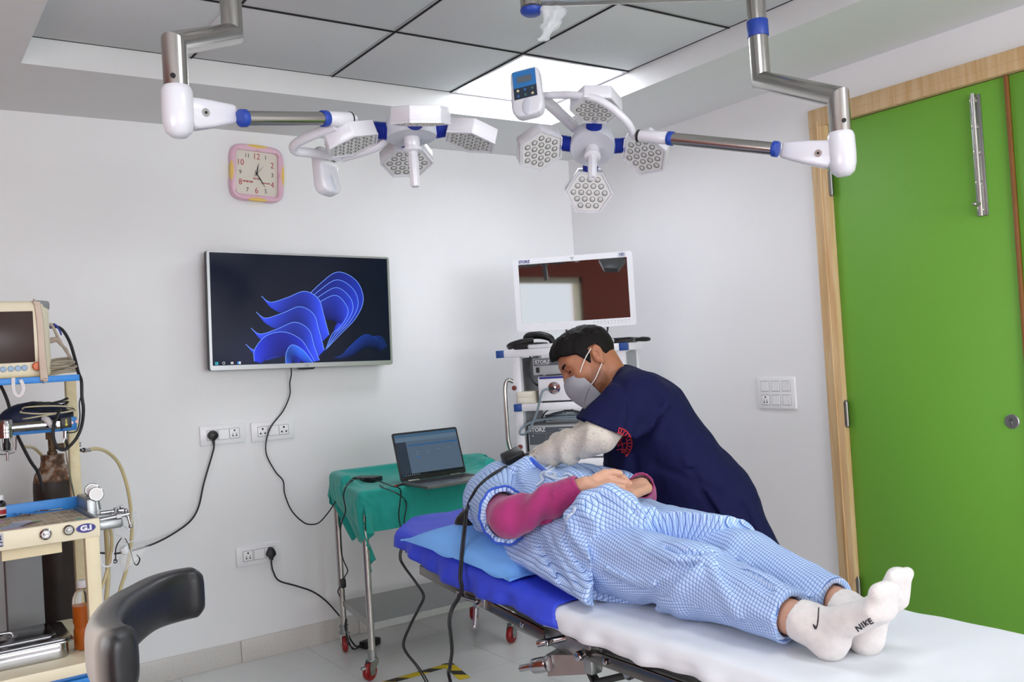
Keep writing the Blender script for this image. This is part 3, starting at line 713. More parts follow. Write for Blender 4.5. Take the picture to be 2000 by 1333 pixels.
G = np.zeros((na, nb, 3)); G[..., :2] = TL['nl']+u[:, None, None]*ex+v[None, :, None]*ey+.06*np.array(ex)*v[None, :, None]; G[..., 2] = .865+.004*np.sin(u*23)[:, None]*np.cos(v*19)[None]
kb = MB(); kb.prism(inset(tc4, -.014), .74, .80); kr = MB()
P3 = [V(*p, .838) for p in (TL['nl']+(TL['fl']-TL['nl'])*.55, TL['fl'], TL['fr'], TL['nr']+(TL['fr']-TL['nr'])*.35)]
for a, b_ in zip(P3[:-1], P3[1:]): kr.bar(a-V(0, 0, .02), b_-V(0, 0, .02), .034, .056, bev=.008, ref=(0, 0, 1))
kw = MB().bx((-3, -.02, 0), (.5, .2, 2))
CL = settle(G, [kb, kr, kw], 55, bend=.25, fric=70)
mb = MB().grid(CL); o = one('surgical_cloth', mb, M_cloth, 'green cloth draped over the steel instrument table under the laptop', 'cloth', (-1.4, -.45, .8), sharp=180)
sm = o.modifiers.new('thick', 'SOLIDIFY'); sm.thickness = .0025; sm.offset = 0
o.modifiers.new('sub', 'SUBSURF').render_levels = 1; o.modifiers['sub'].levels = 1

# ---- laptop
hl, hr, fl_, fr_ = V(-1.60, -.63, .8), V(-1.247, -.635, .8), V(-1.643, -.93, .8), V(-1.329, -.915, .8)
ex = nrm(at(912, 926, Z=.815)-at(784, 945, Z=.815)); ex[2] = 0; LW = .345
o0 = (at(784, 945, Z=.815)+at(912, 926, Z=.815))/2; o0[2] = .8065
LDY = -.12   # sits back from the table's front edge
lf = Fr(o0, nrm(ex), np.cross((0, 0, 1), ex))    # x along hinge, y away from the user
M_lap = mat('laptop silver grey', '6d7172', .35, .6); M_lapd = mat('laptop dark bezel', '1c1d20', .4); M_key = mat('laptop keys', '26282b', .5)
t = thing('laptop', 'open grey laptop showing a plain blue grey web page on the green cloth', 'laptop', o0)
bd = MB(lf).prism(rr(LW, .235, .012, cx=0, cy=-.1175), 0, .014, .003).build('base', M_lap, t)
mb = MB(lf)
for r in range(6):
    n = 15 if r < 5 else 9
    for k in range(n): mb.box((-LW/2+.022+(LW-.044)*(k+.5)/n, -.028-.0165*r, .0145), ((LW-.044)/n-.003, .0135, .0018), .0006)
mb.build('keyboard', M_key, bd, sharp=20)
MB(lf).box((0, -.178, .0142), (.11, .068, .001), .0003).build('touchpad', mat('touchpad', '7c8182', .3, .5), bd)
tilt = math.radians(17); ldf = Fr(lf.p(0, .002, .013), lf.x, -lf.y*math.sin(-tilt)+V(0, 0, math.cos(tilt)))
LH = .222; ld = MB(ldf).prism(rr(LW, LH, .010, cy=LH/2+.003), -.007, 0, .002).build('lid', M_lapd, t)
mb = MB(lf)
for s in (-1, 1): mb.cyl((s*.11-.028, .003, .0135), (s*.11+.028, .003, .0135), .006, n=12)
mb.each('hinge', M_chrome, t)
M_ls = screen_mat('laptop picture', 1.0, .15); mb = MB(ldf); cl = []
def chip2(x, y, w, h, c, z):
    X0, Y0, sw, sh = -LW/2+.009, .021, LW-.018, LH-.028
    mb.add([(X0+sw*x, Y0+sh*y, z), (X0+sw*(x+w), Y0+sh*y, z), (X0+sw*(x+w), Y0+sh*(y+h), z), (X0+sw*x, Y0+sh*(y+h), z)], [[0, 1, 2, 3]]); cl.extend([tuple(lin(c)[:3])+(1,)]*4)
chip2(0, 0, 1, 1, '4d5d70', .0004); chip2(0, .055, .16, .76, '2a3442', .0006); chip2(0, 0, 1, .055, '14181f', .0007); chip2(0, .93, 1, .07, '3d5a74', .0006)
chip2(.18, .70, .82, .035, '2c5684', .0008); chip2(.0, .82, 1, .1, '566a7d', .0006); chip2(.29, .42, .055, .025, '2f62a0', .0008); chip2(.82, .87, .02, .03, '223', .0009) if False else None
for x, y, w_ in ((.29, .54, .05), (.45, .55, .06), (.62, .56, .06), (.80, .57, .06), (.29, .48, .04), (.45, .49, .05)): chip2(x, y, w_, .012, '64748a', .0008)
for k in range(8): chip2(.02+.035*k, .018, .015, .018, '7d8894' if k else '3a86c8', .0009)
o = mb.build('screen', M_ls, ld, sharp=180); colattr(o, cl)
# ---- boxes and leads on the cloth
def top(x, y, z=.806): return at(x, y, Z=z)
a_ = top(716, 943); f4 = Fz((a_[0], a_[1], .804), -62)
t = thing('hard_drive_adapter', 'flat black adapter box lying on the green cloth left of the laptop', 'adapter', f4.o)
MB(f4).box((0, 0, .0165), (.13, .08, .026), .005).build('case', M_black, t)
MB(f4).box((0, 0, .0302), (.008, .078, .001)).build('stripe', M_grey, t)
h_ = top(785, 950); f5 = Fz((h_[0]+.002, h_[1], .804), 10)
t = thing('usb_adapter', 'small black adapter with a red tip plugged in at the laptop corner', 'adapter', f5.o)
MB(f5).box((-.01, 0, .008), (.045, .018, .010), .003).build('case', M_black, t); MB(f5).box((-.038, 0, .008), (.012, .010, .006), .001).build('red_tip', mat('red plastic', 'c32f2a', .4), t)
tvb = tv.p(-.065, -h2+.02, -.04)
t = thing('video_cable', 'thin black cable running from the television down to the green table', 'cable', tvb)
pts = [tvb, tvb+V(0, .0, -.05)]+pxs(((566, 748), (566, 772), (553, 803), (530, 833), (520, 862), (521, 890), (538, 922), (553, 940), (556, 965), (569, 997), (590, 1019), (606, 1025)), Y=-.028)+[at(625, 1020, Y=-.08), at(648, 992, Y=-.2), at(668, 958, Y=-.36), at(684, 941, Y=-.47), top(700, 936, .825), top(712, 938, .829)]
MB().tube(pts, .0033, 8).build('lead', M_rub, t)
# loose leads that cross the cloth and hang from its front edge
def cable(label, pts, r=.0033, cat='cable', n=8, name='cable', m=None, base=None, **k):
    P = [np.asarray(p, float) for p in pts]; mb = MB(); mb.tube(P, r, n, **k); return one(name, mb, m or M_rub, label, cat, P[0] if base is None else base)
cable('thin black lead falling over the left corner of the green cloth beside the table leg', [top(706, 938, .830), top(690, 935, .835), at(676, 951, X=-1.83), at(671, 970, X=-1.845), at(675, 998, X=-1.85), at(667, 1022, X=-1.85), at(665, 1045, X=-1.845), at(667, 1080, X=-1.83), at(672, 1098, X=-1.8), at(679, 1115, X=-1.79), at(673, 1128, X=-1.775), at(669, 1140, X=-1.765), at(660, 1155, X=-1.77), at(664, 1165, X=-1.74)], .003)
f6 = Fr(at(670, 1140, X=-1.775)); MB  # ferrite lump on that lead
one('ferrite_bead', MB().box(f6.o, (.024, .024, .042), .006), M_black, 'black ferrite lump on the thin lead beside the far left table leg', 'cable part', f6.o)
c1 = [top(722, 935, .836), top(745, 942, .822), top(765, 950, .818), top(778, 953, .816), at(783, 962, Y=-.712), at(781, 985, Y=-.722), at(779, 1010, Y=-.73), at(786, 1050, Y=-.74), at(784, 1065, Y=-.76), at(780, 1090, Y=-.8), at(790, 1110, Y=-.85), at(812, 1140, Y=-.93), at(826, 1165, Y=-.98), at(816, 1190, Y=-1.0), at(800, 1222, Y=-1.0), at(787, 1255, Y=-1.02), at(792, 1275, Y=-1.05), at(815, 1305, Y=-1.1), at(832, 1335, Y=-1.15), at(845, 1370, Y=-1.2), V(-1.95, -1.62, .016), V(-2.15, -1.8, .010), V(-2.4, -2.0, .010)]
cable('black lead hanging from the front of the green cloth down to the taped floor', c1, .003)
c2 = [top(742, 949, .815), top(752, 955, .814), top(764, 959, .814), top(778, 966, .813), at(790, 976, Y=-.715), at(794, 988, Y=-.722), at(790, 1015, Y=-.73), at(789, 1050, Y=-.735), at(787, 1066, Y=-.755), at(783, 1090, Y=-.795), at(793, 1110, Y=-.845), at(815, 1140, Y=-.925), at(829, 1165, Y=-.975), at(819, 1190, Y=-.995), at(803, 1222, Y=-.995), at(790, 1255, Y=-1.015), at(795, 1275, Y=-1.045), at(819, 1305, Y=-1.095), at(837, 1335, Y=-1.145), at(850, 1370, Y=-1.195), V(-1.94, -1.64, .018), V(-2.14, -1.83, .012), V(-2.38, -2.03, .012)]
cable('second black lead twisted alongside the one hanging from the green cloth front', c2, .0028)
# ---- yellow and black floor tape
M_tape = mat('hazard tape', 'd9bf1c', .5); N, L, b = nodes(M_tape); tcn = N.new('ShaderNodeTexCoord'); sx = N.new('ShaderNodeSeparateXYZ'); L.new(tcn.outputs['Object'], sx.inputs[0])
q = math_node(N, L, 'FRACT', math_node(N, L, 'MULTIPLY', math_node(N, L, 'ADD', sx.outputs[0], math_node(N, L, 'MULTIPLY', sx.outputs[1], .9)), 6.2)); q = math_node(N, L, 'GREATER_THAN', q, .6)
L.new(mix_node(N, L, q, lin('dcc21f'), lin('3b3a36')), b.inputs['Base Color'])
A, B_, C_ = V(-1.477, -.715, 0), V(-1.83, -.73, 0), V(-1.50, -.98, 0)
mb = MB(); d1_ = nrm(at(878, 1298, Z=0)-at(760, 1331, Z=0)); n1 = V(-d1_[1], d1_[0], 0); p_ = at(870, 1302, Z=0); q_ = at(700, 1350, Z=0)
mb.bar(q_+V(0, 0, .0009), p_+V(0, 0, .0009), .046, .0008, ref=(0, 0, 1)); one('floor_tape', mb, M_tape, 'yellow and black hazard tape strip along the floor in front of the table', 'floor tape', (q_+p_)/2, 'hazard tape strips on the floor')
p2 = at(872, 1297, Z=0); q2 = at(908, 1327, Z=0); mb = MB(); mb.bar(p2+V(0, 0, .0018), q2+V(0, 0, .0018), .05, .0008, ref=(0, 0, 1)); one('floor_tape', mb, M_tape, 'short yellow and black hazard tape end turning toward the bed', 'floor tape', (p2+q2)/2, 'hazard tape strips on the floor')

# ================================================================== ENDOSCOPY TROLLEY AND MONITOR
M_tro = mat('trolley white aluminium', 'ecebf0', .35); M_trog = mat('trolley grey panel', '8d9094', .45); M_cap = mat('trolley blue cap', '1f4a93', .45)
to = at(1012, 900, d=4.5); to[2] = 0; F = Fr(to, (.618, -.786, 0), (.786, .618, 0))
t = thing('endoscopy_trolley', 'white endoscopy trolley with blue shelf corners and a chrome side rail', 'trolley', to)
TWd, TD = .56, .42
for x0, nm in ((0, 'post'), (TWd-.04, 'post')):
    mb = MB(F); mb.bx((x0, 0, .09), (x0+.04, .05, 1.35), .003); mb.bx((x0, TD-.05, .09), (x0+.04, TD, 1.35), .003); mb.build('post', M_tro, t)
    MB(F).bx((x0+.006, .05, .12), (x0+.034, TD-.05, 1.34), .001).build('side_panel', M_trog, t)
def shelf(x0, x1, z, th=.036):
    s = MB(F).bx((x0+.04, -.02, z-th), (x1-.04, TD, z), .004).build('shelf', M_tro, t)
    mb = MB(F)
    for x in (x0, x1-.04): mb.bx((x, -.021, z-th), (x+.0405, .02, z+.0005), .003)
    mb.each('corner_cap', M_cap, s)
    mb = MB(F)
    for x in (x0, x1-.04): mb.bx((x, .02, z-th), (x+.04, TD, z), .003)
    mb.each('side_edge', M_tro, s)
shelf(-.075, TWd+.02, 1.382); shelf(.0, TWd, 1.115); shelf(0, TWd, .84); shelf(0, TWd, .45); shelf(0, TWd, .16)
mb = MB(F); mb.tube([(-.002, .012, 1.225), (-.03, .008, 1.235), (-.044, .004, 1.205), (-.046, 0, 1.14), (-.046, 0, 1.0), (-.044, 0, .93), (-.03, .004, .885), (.02, .008, .868)], .0105, 12); mb.build('hand_rail', M_steel, t)
mb = MB(F); mb.cyl((.008, -.004, 1.195), (.008, -.018, 1.195), .012, n=16); mb.cyl((.02, -.004, .905), (.02, -.018, .905), .012, n=16); mb.each('rail_bolt', M_chrome, t)
mw, mf = MB(), MB()
for x in (.03, TWd-.03):
    for y in (.02, TD-.03): mw2, mf2 = MB(), MB(); p = F.p(x, y, 0); caster(mw2, mf2, p, .042, 200); k = mf2.build('caster_fork', M_zinc, t); mw2.build('caster_wheel', M_redw, k)
M_dev = mat('device light grey', 'b4b6b8', .4); M_devd = mat('device dark panel', '4d535c', .4); M_bl = mat('device blue stripe', '26348c', .4); M_txt = mat('white print', 'd8dadc', .5); M_btxt = mat('blue print', '20307c', .5)
def front(x, y, z): return Fr(F.p(x, y, z), F.x, (0, 0, 1))
def devbox(label, x0, x1, z0, z1, y0=.0, d=.34):
    t = thing('endoscopy_control_unit', label, 'medical device', F.p((x0+x1)/2, y0+d/2, z0))
    MB(F).bx((x0, y0, z0+.006), (x1, y0+d, z1), .004).build('case', M_dev, t)
    mb = MB(F)
    for x in (x0+.03, x1-.03):
        for y in (y0+.03, y0+d-.03): mb.cyl((x, y, z0), (x, y, z0+.008), .01, n=12)
    mb.each('foot', M_black, t); return t
# white light source on the middle shelf
t2 = thing('light_source_unit', 'white endoscope light source with round chrome socket on the middle shelf', 'medical device', F.p(.29, .15, 1.115))
MB(F).bx((.125, -.005, 1.122), (.455, .32, 1.245), .01).build('case', M_tro, t2)
mb = MB(F); mb.bx((.135, -.0065, 1.231), (.445, .0, 1.241), .001); mb.build('blue_stripe', M_bl, t2)
mb = MB(F); mb.bx((.14, 0.01, 1.115), (.44, .30, 1.123)); mb.each('foot', M_black, t2)
sk = MB().lathe([(0, 0), (.030, 0), (.030, .004), (.022, .006), (.022, .003), (.017, .003), (.017, .012), (.011, .014), (0, .014)], F.p(.208, -.0052, 1.185), -F.y, 32).build('socket', M_chrome, t2)
t3 = devbox('grey endoscopy control unit on the white light source below the top shelf', .105, .44, 1.245, 1.333)
MB(F).bx((.112, -.0015, 1.296), (.435, .001, 1.328)).build('dark_strip', M_devd, t3); text('STORZ', .024, front(.155, -.002, 1.314), M_txt, t3, bold=.0006); mb = MB(F); mb.bx((.125, -.0022, 1.301), (.185, -.001, 1.3025)); mb.build('underline', M_txt, t3)
MB(F).bx((.122, -.005, 1.263), (.138, .0, 1.289), .001).build('power_switch', M_black, t3)
mb = MB(F); mb.bx((.13, -.004, 1.246), (.43, .002, 1.2485)); mb.cyl((.17, -.006, 1.2485), (.24, -.006, 1.2505), .0025, n=8); mb.each('seam', M_devd, t3)
t4 = devbox('wide grey endoscopy camera unit with dark front panel on the lower shelf', .06, .50, .84, 1.005)
MB(F).bx((.066, -.0015, .912), (.494, .001, .996)).build('dark_panel', M_devd, t4); text('STORZ', .026, front(.108, -.002, .984), M_txt, t4, bold=.0006)
mb = MB(F); mb.bx((.075, -.0022, .969), (.14, -.001, .9705)); mb.bx((.075, -.0022, .966), (.494, -.001, .9668)); mb.bx((.150, -.0022, .914), (.1508, -.001, .964)); mb.bx((.168, -.0024, .918), (.1705, -.001, .955)); mb.bx((.30, -.0022, .914), (.3008, -.001, .964)); mb.build('panel_line', M_grey, t4)
MB(F).bx((.19, -.0025, .934), (.255, -.001, .95)).build('display', mat('device display', '9aa39a', .3), t4)
text('1.2.0', .009, front(.225, -.002, .957), M_txt, t4); text('XENON  300', .008, front(.24, -.002, .985), M_txt, t4)
MB(F).bx((.083, -.005, .855), (.098, .0, .885), .001).build('power_switch', M_black, t4); MB(F).cyl((.085, -.004, .956), (.085, .0, .956), .003, n=10).build('indicator', M_txt, t4)
mb = MB(F); mb.bx((.12, -.006, .857), (.15, 0, .872), .002); mb.bx((.3, -.004, .85), (.48, 0, .9), .002); mb.each('socket_cover', M_tro, t4)
# cream box
t = thing('storage_box', 'small cream cardboard box on the left end of the middle trolley shelf', 'box', F.p(.06, .0, 1.115))
M_cbox = mat('cream card', 'ded7c2', .6, noise=.05, nscale=40)
MB(F).bx((.018, -.012, 1.1155), (.105, .10, 1.175), .003).build('carton', M_cbox, t); mb = MB(F); mb.bx((.024, -.0135, 1.121), (.099, -.011, 1.1445), .002); mb.bx((.024, -.0135, 1.147), (.099, -.011, 1.170), .002); mb.each('panel', mat('cream card light', 'ebe6d6', .6), t)
# light cable: socket -> loop -> coil on the lower unit
M_gc = mat('grey light cable', '7d8a93', .45)
t = thing('light_cable', 'grey fibre light cable plugged into the light source and coiled below', 'cable', F.p(.2, -.05, 1.01))
s0 = F.p(.208, -.02, 1.185); mb = MB(); mb.cyl(F.p(.208, -.012, 1.185), F.p(.19, -.045, 1.184), .008, .006, n=14); mb.build('connector', M_black, t)
mb = MB(F); mb.tube([(.19, -.045, 1.184), (.165, -.06, 1.176), (.15, -.065, 1.14), (.13, -.06, 1.08), (.10, -.055, 1.02), (.075, -.05, .985), (.048, -.045, .968), (.03, -.04, .975), (.035, -.03, .995), (.06, .0, 1.016), (.12, .05, 1.03), (.25, .06, 1.028), (.33, .12, 1.022), (.25, .19, 1.02), (.13, .18, 1.02), (.11, .11, 1.03), (.2, .05, 1.038), (.31, .09, 1.036), (.30, .18, 1.03), (.17, .20, 1.03), (.12, .13, 1.042), (.22, .07, 1.05), (.30, .13, 1.045), (.22, .18, 1.04)], .0058, 10); mb.build('cord', M_gc, t)
mb = MB(F); mb.tube([(.12, .10, 1.018), (.16, .07, 1.05), (.24, .07, 1.064), (.30, .10, 1.055), (.33, .15, 1.02)], .006, 8); mb.tube([(.13, .16, 1.018), (.2, .15, 1.058), (.28, .15, 1.055), (.33, .2, 1.02)], .006, 8); mb.each('dark_loop', mat('dark grey cable', '3c4147', .5), t)
mb = MB(F); mb.tube([(.09, .02, 1.345), (.085, .01, 1.29), (.09, .01, 1.24), (.105, .02, 1.21), (.13, .05, 1.19)], .0045, 8); o = one('thin_lead', mb, M_rub, 'black lead looping down beside the upper grey control unit', 'cable', F.p(.09, .02, 1.3))
mb = MB(F); mb.tube([(.14, .2, 1.08), (.12, .12, 1.06), (.10, .12, 1.03)], .003, 8); mb.tube([(.2, .2, 1.08), (.21, .18, 1.05), (.2, .18, 1.03)], .0025, 8); mb.tube([(.23, .2, 1.08), (.26, .16, 1.055), (.28, .16, 1.04)], .003, 8); one('thin_lead', mb, M_rub, 'thin black leads dropping behind the coil on the lower trolley unit', 'cable', F.p(.2, .2, 1.05))
# things on top of the trolley
zt = 1.3825
t = thing('telephone', 'black desk telephone on the left of the trolley top', 'telephone', F.p(.06, .1, zt))
mb = MB(F); mb.prism([(-.0, .03), (.13, .03), (.14, .20), (.0, .20)], zt, zt+.03, .008); mb.build('body', M_black, t)
mb = MB(F); mb.tube([(-.03, .04, zt+.014), (-.012, .05, zt+.022), (.04, .05, zt+.035), (.10, .06, zt+.04)], [.012, .018, .017, .014], 12); mb.build('handset', M_black, t)
mb = MB(F); mb.tube([(.03, .16, zt+.035), (.045, .15, zt+.062), (.10, .15, zt+.068), (.16, .15, zt+.05), (.175, .15, zt+.02)], [.014, .02, .02, .018, .014], 12); mb.build('receiver', M_black, t)
t = thing('white_remote', 'flat white plastic case lying beside the black telephone on the trolley', 'case', F.p(.14, .02, zt)); mb = MB(F); mb.prism(rr(.13, .05, .012, 4, .15, .015), zt, zt+.02, .005); mb.build('case', M_white, t)
t = thing('black_tray', 'flat black tray box on the right end of the trolley top', 'tray', F.p(.5, .2, zt)); mb = MB(F); mb.bx((.38, .12, zt), (.57, .34, zt+.02), .003); mb.build('tray_body', M_black, t); mb = MB(F); mb.bx((.375, .115, zt+.02), (.575, .345, zt+.027), .002); mb.build('tray_lid', mat('black gloss lid', '0e0e10', .25), t)
t = thing('camera_handpiece', 'pale grey handheld device lying before the black tray on the trolley top', 'medical device', F.p(.45, .03, zt)); mb = MB(F); mb.tube([(.36, .05, zt+.014), (.42, .03, zt+.018), (.47, .02, zt+.017), (.51, .015, zt+.012)], [.011, .016, .015, .010], 14); mb.build('handle', M_dev, t)
mb = MB(F); mb.tube([(.59, .2, zt+.012), (.62, .19, zt+.016), (.65, .2, zt+.012), (.63, .23, zt+.01), (.58, .22, zt+.014)], .009, 8); one('cable_bundle', mb, M_rub, 'small bundle of black cable sticking out past the trolley top right corner', 'cable', F.p(.62, .2, zt))

# ---- monitor on a post above the trolley
mc = [at(*p, d=dd) for p, dd in (((1001, 508), 4.44), ((1236, 490), 4.36), ((1010, 650), 4.44), ((1242, 635), 4.36))]
cen = sum(mc)/4; exm = nrm((mc[1]-mc[0])+(mc[3]-mc[2])); exm = nrm(exm*V(1, 1, 0)); MW = (np.linalg.norm(mc[1]-mc[0])+np.linalg.norm(mc[3]-mc[2]))/2; MH = (np.linalg.norm(mc[0]-mc[2])+np.linalg.norm(mc[1]-mc[3]))/2
mo = Fr(cen, exm, (0, 0, 1))
base = F.p(.30, .30, 1.382)
t = thing('medical_monitor', 'white medical monitor with a dark glossy screen above the trolley', 'monitor', base)
M_mon = mat('monitor white', 'e8eaf0', .35)
mb = MB(mo); O = rr(MW, MH, .014, 5); si = (-MW/2+.026, MW/2-.027, -MH/2+.038, MH/2-.027); I = rr(si[1]-si[0], si[3]-si[2], .0015, 5, (si[0]+si[1])/2, (si[2]+si[3])/2)
ring_prism(mb, O, I, -.03, .0); mb.build('bezel', M_mon, t)
MB(mo).prism(rr(MW-.004, MH-.004, .014), -.06, -.02, .008).build('back_housing', M_mon, t)
M_mscr = mat('glossy black screen', '0a0a0b', .03, ior=2.1)
MB(mo).bx((si[0]-.001, si[2]-.001, -.01), (si[1]+.001, si[3]+.001, -.003)).build('screen', M_mscr, t)
text('STORZ', .017, Fr(mo.p(-MW/2+.056, MH/2-.0135, .0004), mo.x, mo.y), M_btxt, t, bold=.0007); mb = MB(mo); mb.bx((-MW/2+.03, MH/2-.024, 0), (-MW/2+.082, MH/2-.0228, .0005)); mb.build('underline', M_btxt, t)
mb = MB(mo); ring_prism(mb, [(x+MW/2-.05, y+MH/2-.014) for x, y in ((.016, .0085), (-.016, .0085), (-.016, -.0085), (.016, -.0085))], [(x+MW/2-.05, y+MH/2-.014) for x, y in ((.015, .0075), (-.015, .0075), (-.015, -.0075), (.015, -.0075))], 0, .0005); mb.build('badge_outline', M_btxt, t)
text('HD', .016, Fr(mo.p(MW/2-.05, MH/2-.014, .0004), mo.x, mo.y), M_btxt, t, bold=.0006)
mb = MB(mo); ring_prism(mb, [(-.009, MH/2-.008), (.009, MH/2-.008), (0, MH/2-.024)], [(-.005, MH/2-.011), (.005, MH/2-.011), (0, MH/2-.019)], 0, .0005); mb.build('emblem', M_trog, t)
mb = MB(mo)
for k in range(11):
    x = MW/2-.20+.0165*k; mb.bx((x-.0035, -MH/2+.026, 0), (x+.0035, -MH/2+.0275, .0005)); mb.bx((x-.002, -MH/2+.016, 0), (x+.002, -MH/2+.0175+(.002 if k == 4 else 0), .0006))
mb.each('button_mark', M_devd, t)
mb = MB(); pb = base; mb.cyl(pb, pb+V(0, 0, .28), .022, n=20); mb.cyl(pb, pb+V(0, 0, .012), .06, n=24); e_ = mo.p(0, -.02, -.06); mb.tube([pb+V(0, 0, .25), (pb+V(0, 0, .25)+e_)/2, e_], .018, 14); mb.build('support_arm', M_dev, t)
mb = MB(mo); mb.box((0, -.02, -.066), (.1, .1, .015), .003); mb.build('mount_plate', M_dev, t)
mb = MB(); mb.tube([mo.p(-.055, -MH/2+.02, -.05), mo.p(-.05, -MH/2-.02, -.05), mo.p(-.04, -MH/2-.05, -.055), F.p(.17, .25, 1.39)], .005, 8); mb.tube([mo.p(.15, -MH/2+.02, -.05), mo.p(.145, -MH/2-.02, -.05), mo.p(.125, -MH/2-.055, -.06), F.p(.36, .3, 1.39)], .0045, 8); mb.each('cable', M_rub, t)
# ================================================================== OPERATING TABLE
BX0, BX1, BZ = -2.145, -1.60, .72
def bedz(y): return BZ+max(0, y+2.5)*.105
bh = V(-1.87, -2.7, 0)
M_padk = mat('black mattress vinyl', '1a1a1d', .45); M_rail = mat('dark polished steel', '77716d', .25, 1, noise=.06, nscale=15)
t = thing('operating_table', 'steel operating table on which the patient lies', 'operating table', bh)
def slab(y0, y1, z0, z1, x0=BX0, x1=BX1, bev=.012, cut=0):
    f = Fr((0, (y0+y1)/2, (bedz(y0)+bedz(y1))/2-BZ), (1, 0, 0), (0, y1-y0, bedz(y1)-bedz(y0))); h = np.hypot(y1-y0, bedz(y1)-bedz(y0))/2
    P = [(x0, -h), (x1, -h), (x1, h-cut), (x1-cut, h), (x0+cut*1.1, h), (x0, h-cut)] if cut else [(x0, -h), (x1, -h), (x1, h), (x0, h)]
    return MB(f).prism(P, z0, z1, bev)
slab(-2.50, -1.55, BZ-.062, BZ-.004, cut=.10).build('mattress', M_padk, t)
slab(-3.85, -2.53, BZ-.062, BZ-.004).build('mattress', M_padk, t)
fr1 = slab(-2.47, -1.64, BZ-.085, BZ-.066, BX0+.03, BX1-.03, .003).build('section_plate', M_steel2, t)
fr2 = slab(-3.80, -2.56, BZ-.085, BZ-.066, BX0+.03, BX1-.03, .003).build('section_plate', M_steel2, t)
def rail(y0, y1, x, w=.008, h=.03, dz=-.088):
    mb = MB(); a, b_ = V(x, y0, bedz(y0)+dz), V(x, y1, bedz(y1)+dz); mb.bar(a, b_, w, h, bev=.003, ref=(0, 0, 1)); return mb
xs = BX0+.012
for xx in (xs, BX1-.012):
    rail(-2.42, -1.78, xx).build('side_rail', M_rail, t); rail(-3.7, -2.575, xx).build('side_rail', M_rail, t)
mb = rail(-2.62, -2.27, xs+.018, .006, .052, -.098); mb.build('hinge_plate', M_zinc, t)
mb = MB()
for y in (-2.33, -2.66, -3.02): mb.cyl((xs-.004, y, bedz(y)-.088), (xs-.009, y, bedz(y)-.088), .008, n=16, bev=.002)
mb.each('rail_screw', M_chrome, t)
MB().bx((xs-.004, -2.605, .585), (xs+.03, -2.575, .668), .004).build('joint_block', M_zinc, t)
mb = MB(); mb.cyl((xs-.008, -2.585, .632), (xs-.03, -2.585, .632), .012, n=16, bev=.003); mb.build('joint_knob', M_chrome, t)
# accessory clamp near the head end
ca = at(928, 1163, X=xs-.005); cb = at(958, 1172, X=xs-.005)
c_ = MB(); c_.box((ca+cb)/2+V(0, 0, -.004), (.022, .045, .045), .003); k = c_.build('accessory_clamp', M_steel, t)
mb = MB(); mb.cyl(at(893, 1165, X=xs-.02), at(930, 1177, X=xs-.02), .0045, n=10); mb.cyl(at(930, 1174, X=xs-.024), at(927, 1222, X=xs-.03), .0055, n=10); mb.ball(at(927, 1224, X=xs-.03), .007, 12); mb.cyl(at(928, 1184, X=xs-.03), at(950, 1176, X=xs+.01), .008, n=12); mb.box(at(897, 1163, X=xs-.012), (.012, .014, .026), .002); mb.build('clamp_lever', M_chrome, k)
# leg holder socket, lever and bracket under the joint
mb = MB(); mb.cyl(at(1049, 1259, X=xs-.03), at(1106, 1246, X=xs+.02), .0085, n=14, bev=.002); mb.box(at(1072, 1256, X=xs-.02), (.018, .01, .016), .002); mb.build('release_lever', M_chrome, t)
g = MB(); a, b_ = at(1016, 1307, X=xs-.06), at(1042, 1302, X=xs-.045); g.cyl(a, b_, .0085, n=14, bev=.002); b2 = at(1071, 1297, X=xs-.03); g.cyl(b_, b2, .019, n=22, bev=.004); k = g.build('leg_holder_socket', M_chrome, t)
mb = MB(); q = [at(x, y, X=xs+dx) for x, y, dx in ((1066, 1280, -.02), (1146, 1281, .03), (1150, 1318, .03), (1070, 1322, -.02))]; qq = [p+V(.05, .02, 0) for p in q]
mb.add(q+qq, [[0, 1, 2, 3], [7, 6, 5, 4], [0, 4, 5, 1], [1, 5, 6, 2], [2, 6, 7, 3], [3, 7, 4, 0]]); mb.build('holder_bracket', M_steel2, k)
mb = MB(); q = [at(x, y, X=xs+.02) for x, y in ((1076, 1280), (1098, 1264), (1150, 1250), (1150, 1281))]; qq = [p+V(.12, .05, 0) for p in q]; mb.add(q+qq, [[0, 1, 2, 3], [7, 6, 5, 4], [0, 4, 5, 1], [1, 5, 6, 2], [2, 6, 7, 3], [3, 7, 4, 0]]); mb.build('folded_arm', M_steel2, t)
# column, base and cables
MB().bx((-1.99, -2.98, .16), (-1.75, -2.74, .64), .01).build('column', M_steel2, t); MB().bx((-2.07, -3.6, .05), (-1.67, -2.66, .17), .03).build('base', M_steel2, t)
mb = MB()
for x in (-2.03, -1.71):
    for y in (-2.74, -3.5): mb.cyl((x, y, 0), (x, y, .055), .035, n=18)
mb.each('base_foot', M_black, t)
MB().bx((-2.10, -2.83, .57), (-1.95, -2.75, .655), .005).build('pivot_block', M_steel2, t)
mb = MB(); a = at(1222, 1320, X=-2.115); mb.cyl(at(1165, 1333, X=-2.10), a, .008, n=12); mb.build('actuator_rod', M_black, t)
mb = MB(); mb.cyl(at(1225, 1319, X=-2.118), at(1243, 1311, X=-2.118), .013, n=6); mb.cyl(at(1243, 1311, X=-2.118), at(1255, 1307, X=-2.118), .016, n=20, bev=.003); mb.build('rod_nut', M_chrome, t)
mb = MB()
for k in range(4): mb.tube([at(1152+3*k, 1268, X=-2.10), at(1152+3*k, 1300, X=-2.10+.008*k), at(1158+5*k, 1335, X=-2.10+.01*k), V(-2.03+.012*k, -2.70-.02*k, .30), V(-1.99+.02*k, -2.72-.03*k, .165)], .0045, 8)
mb.each('table_cable', M_rub, t)

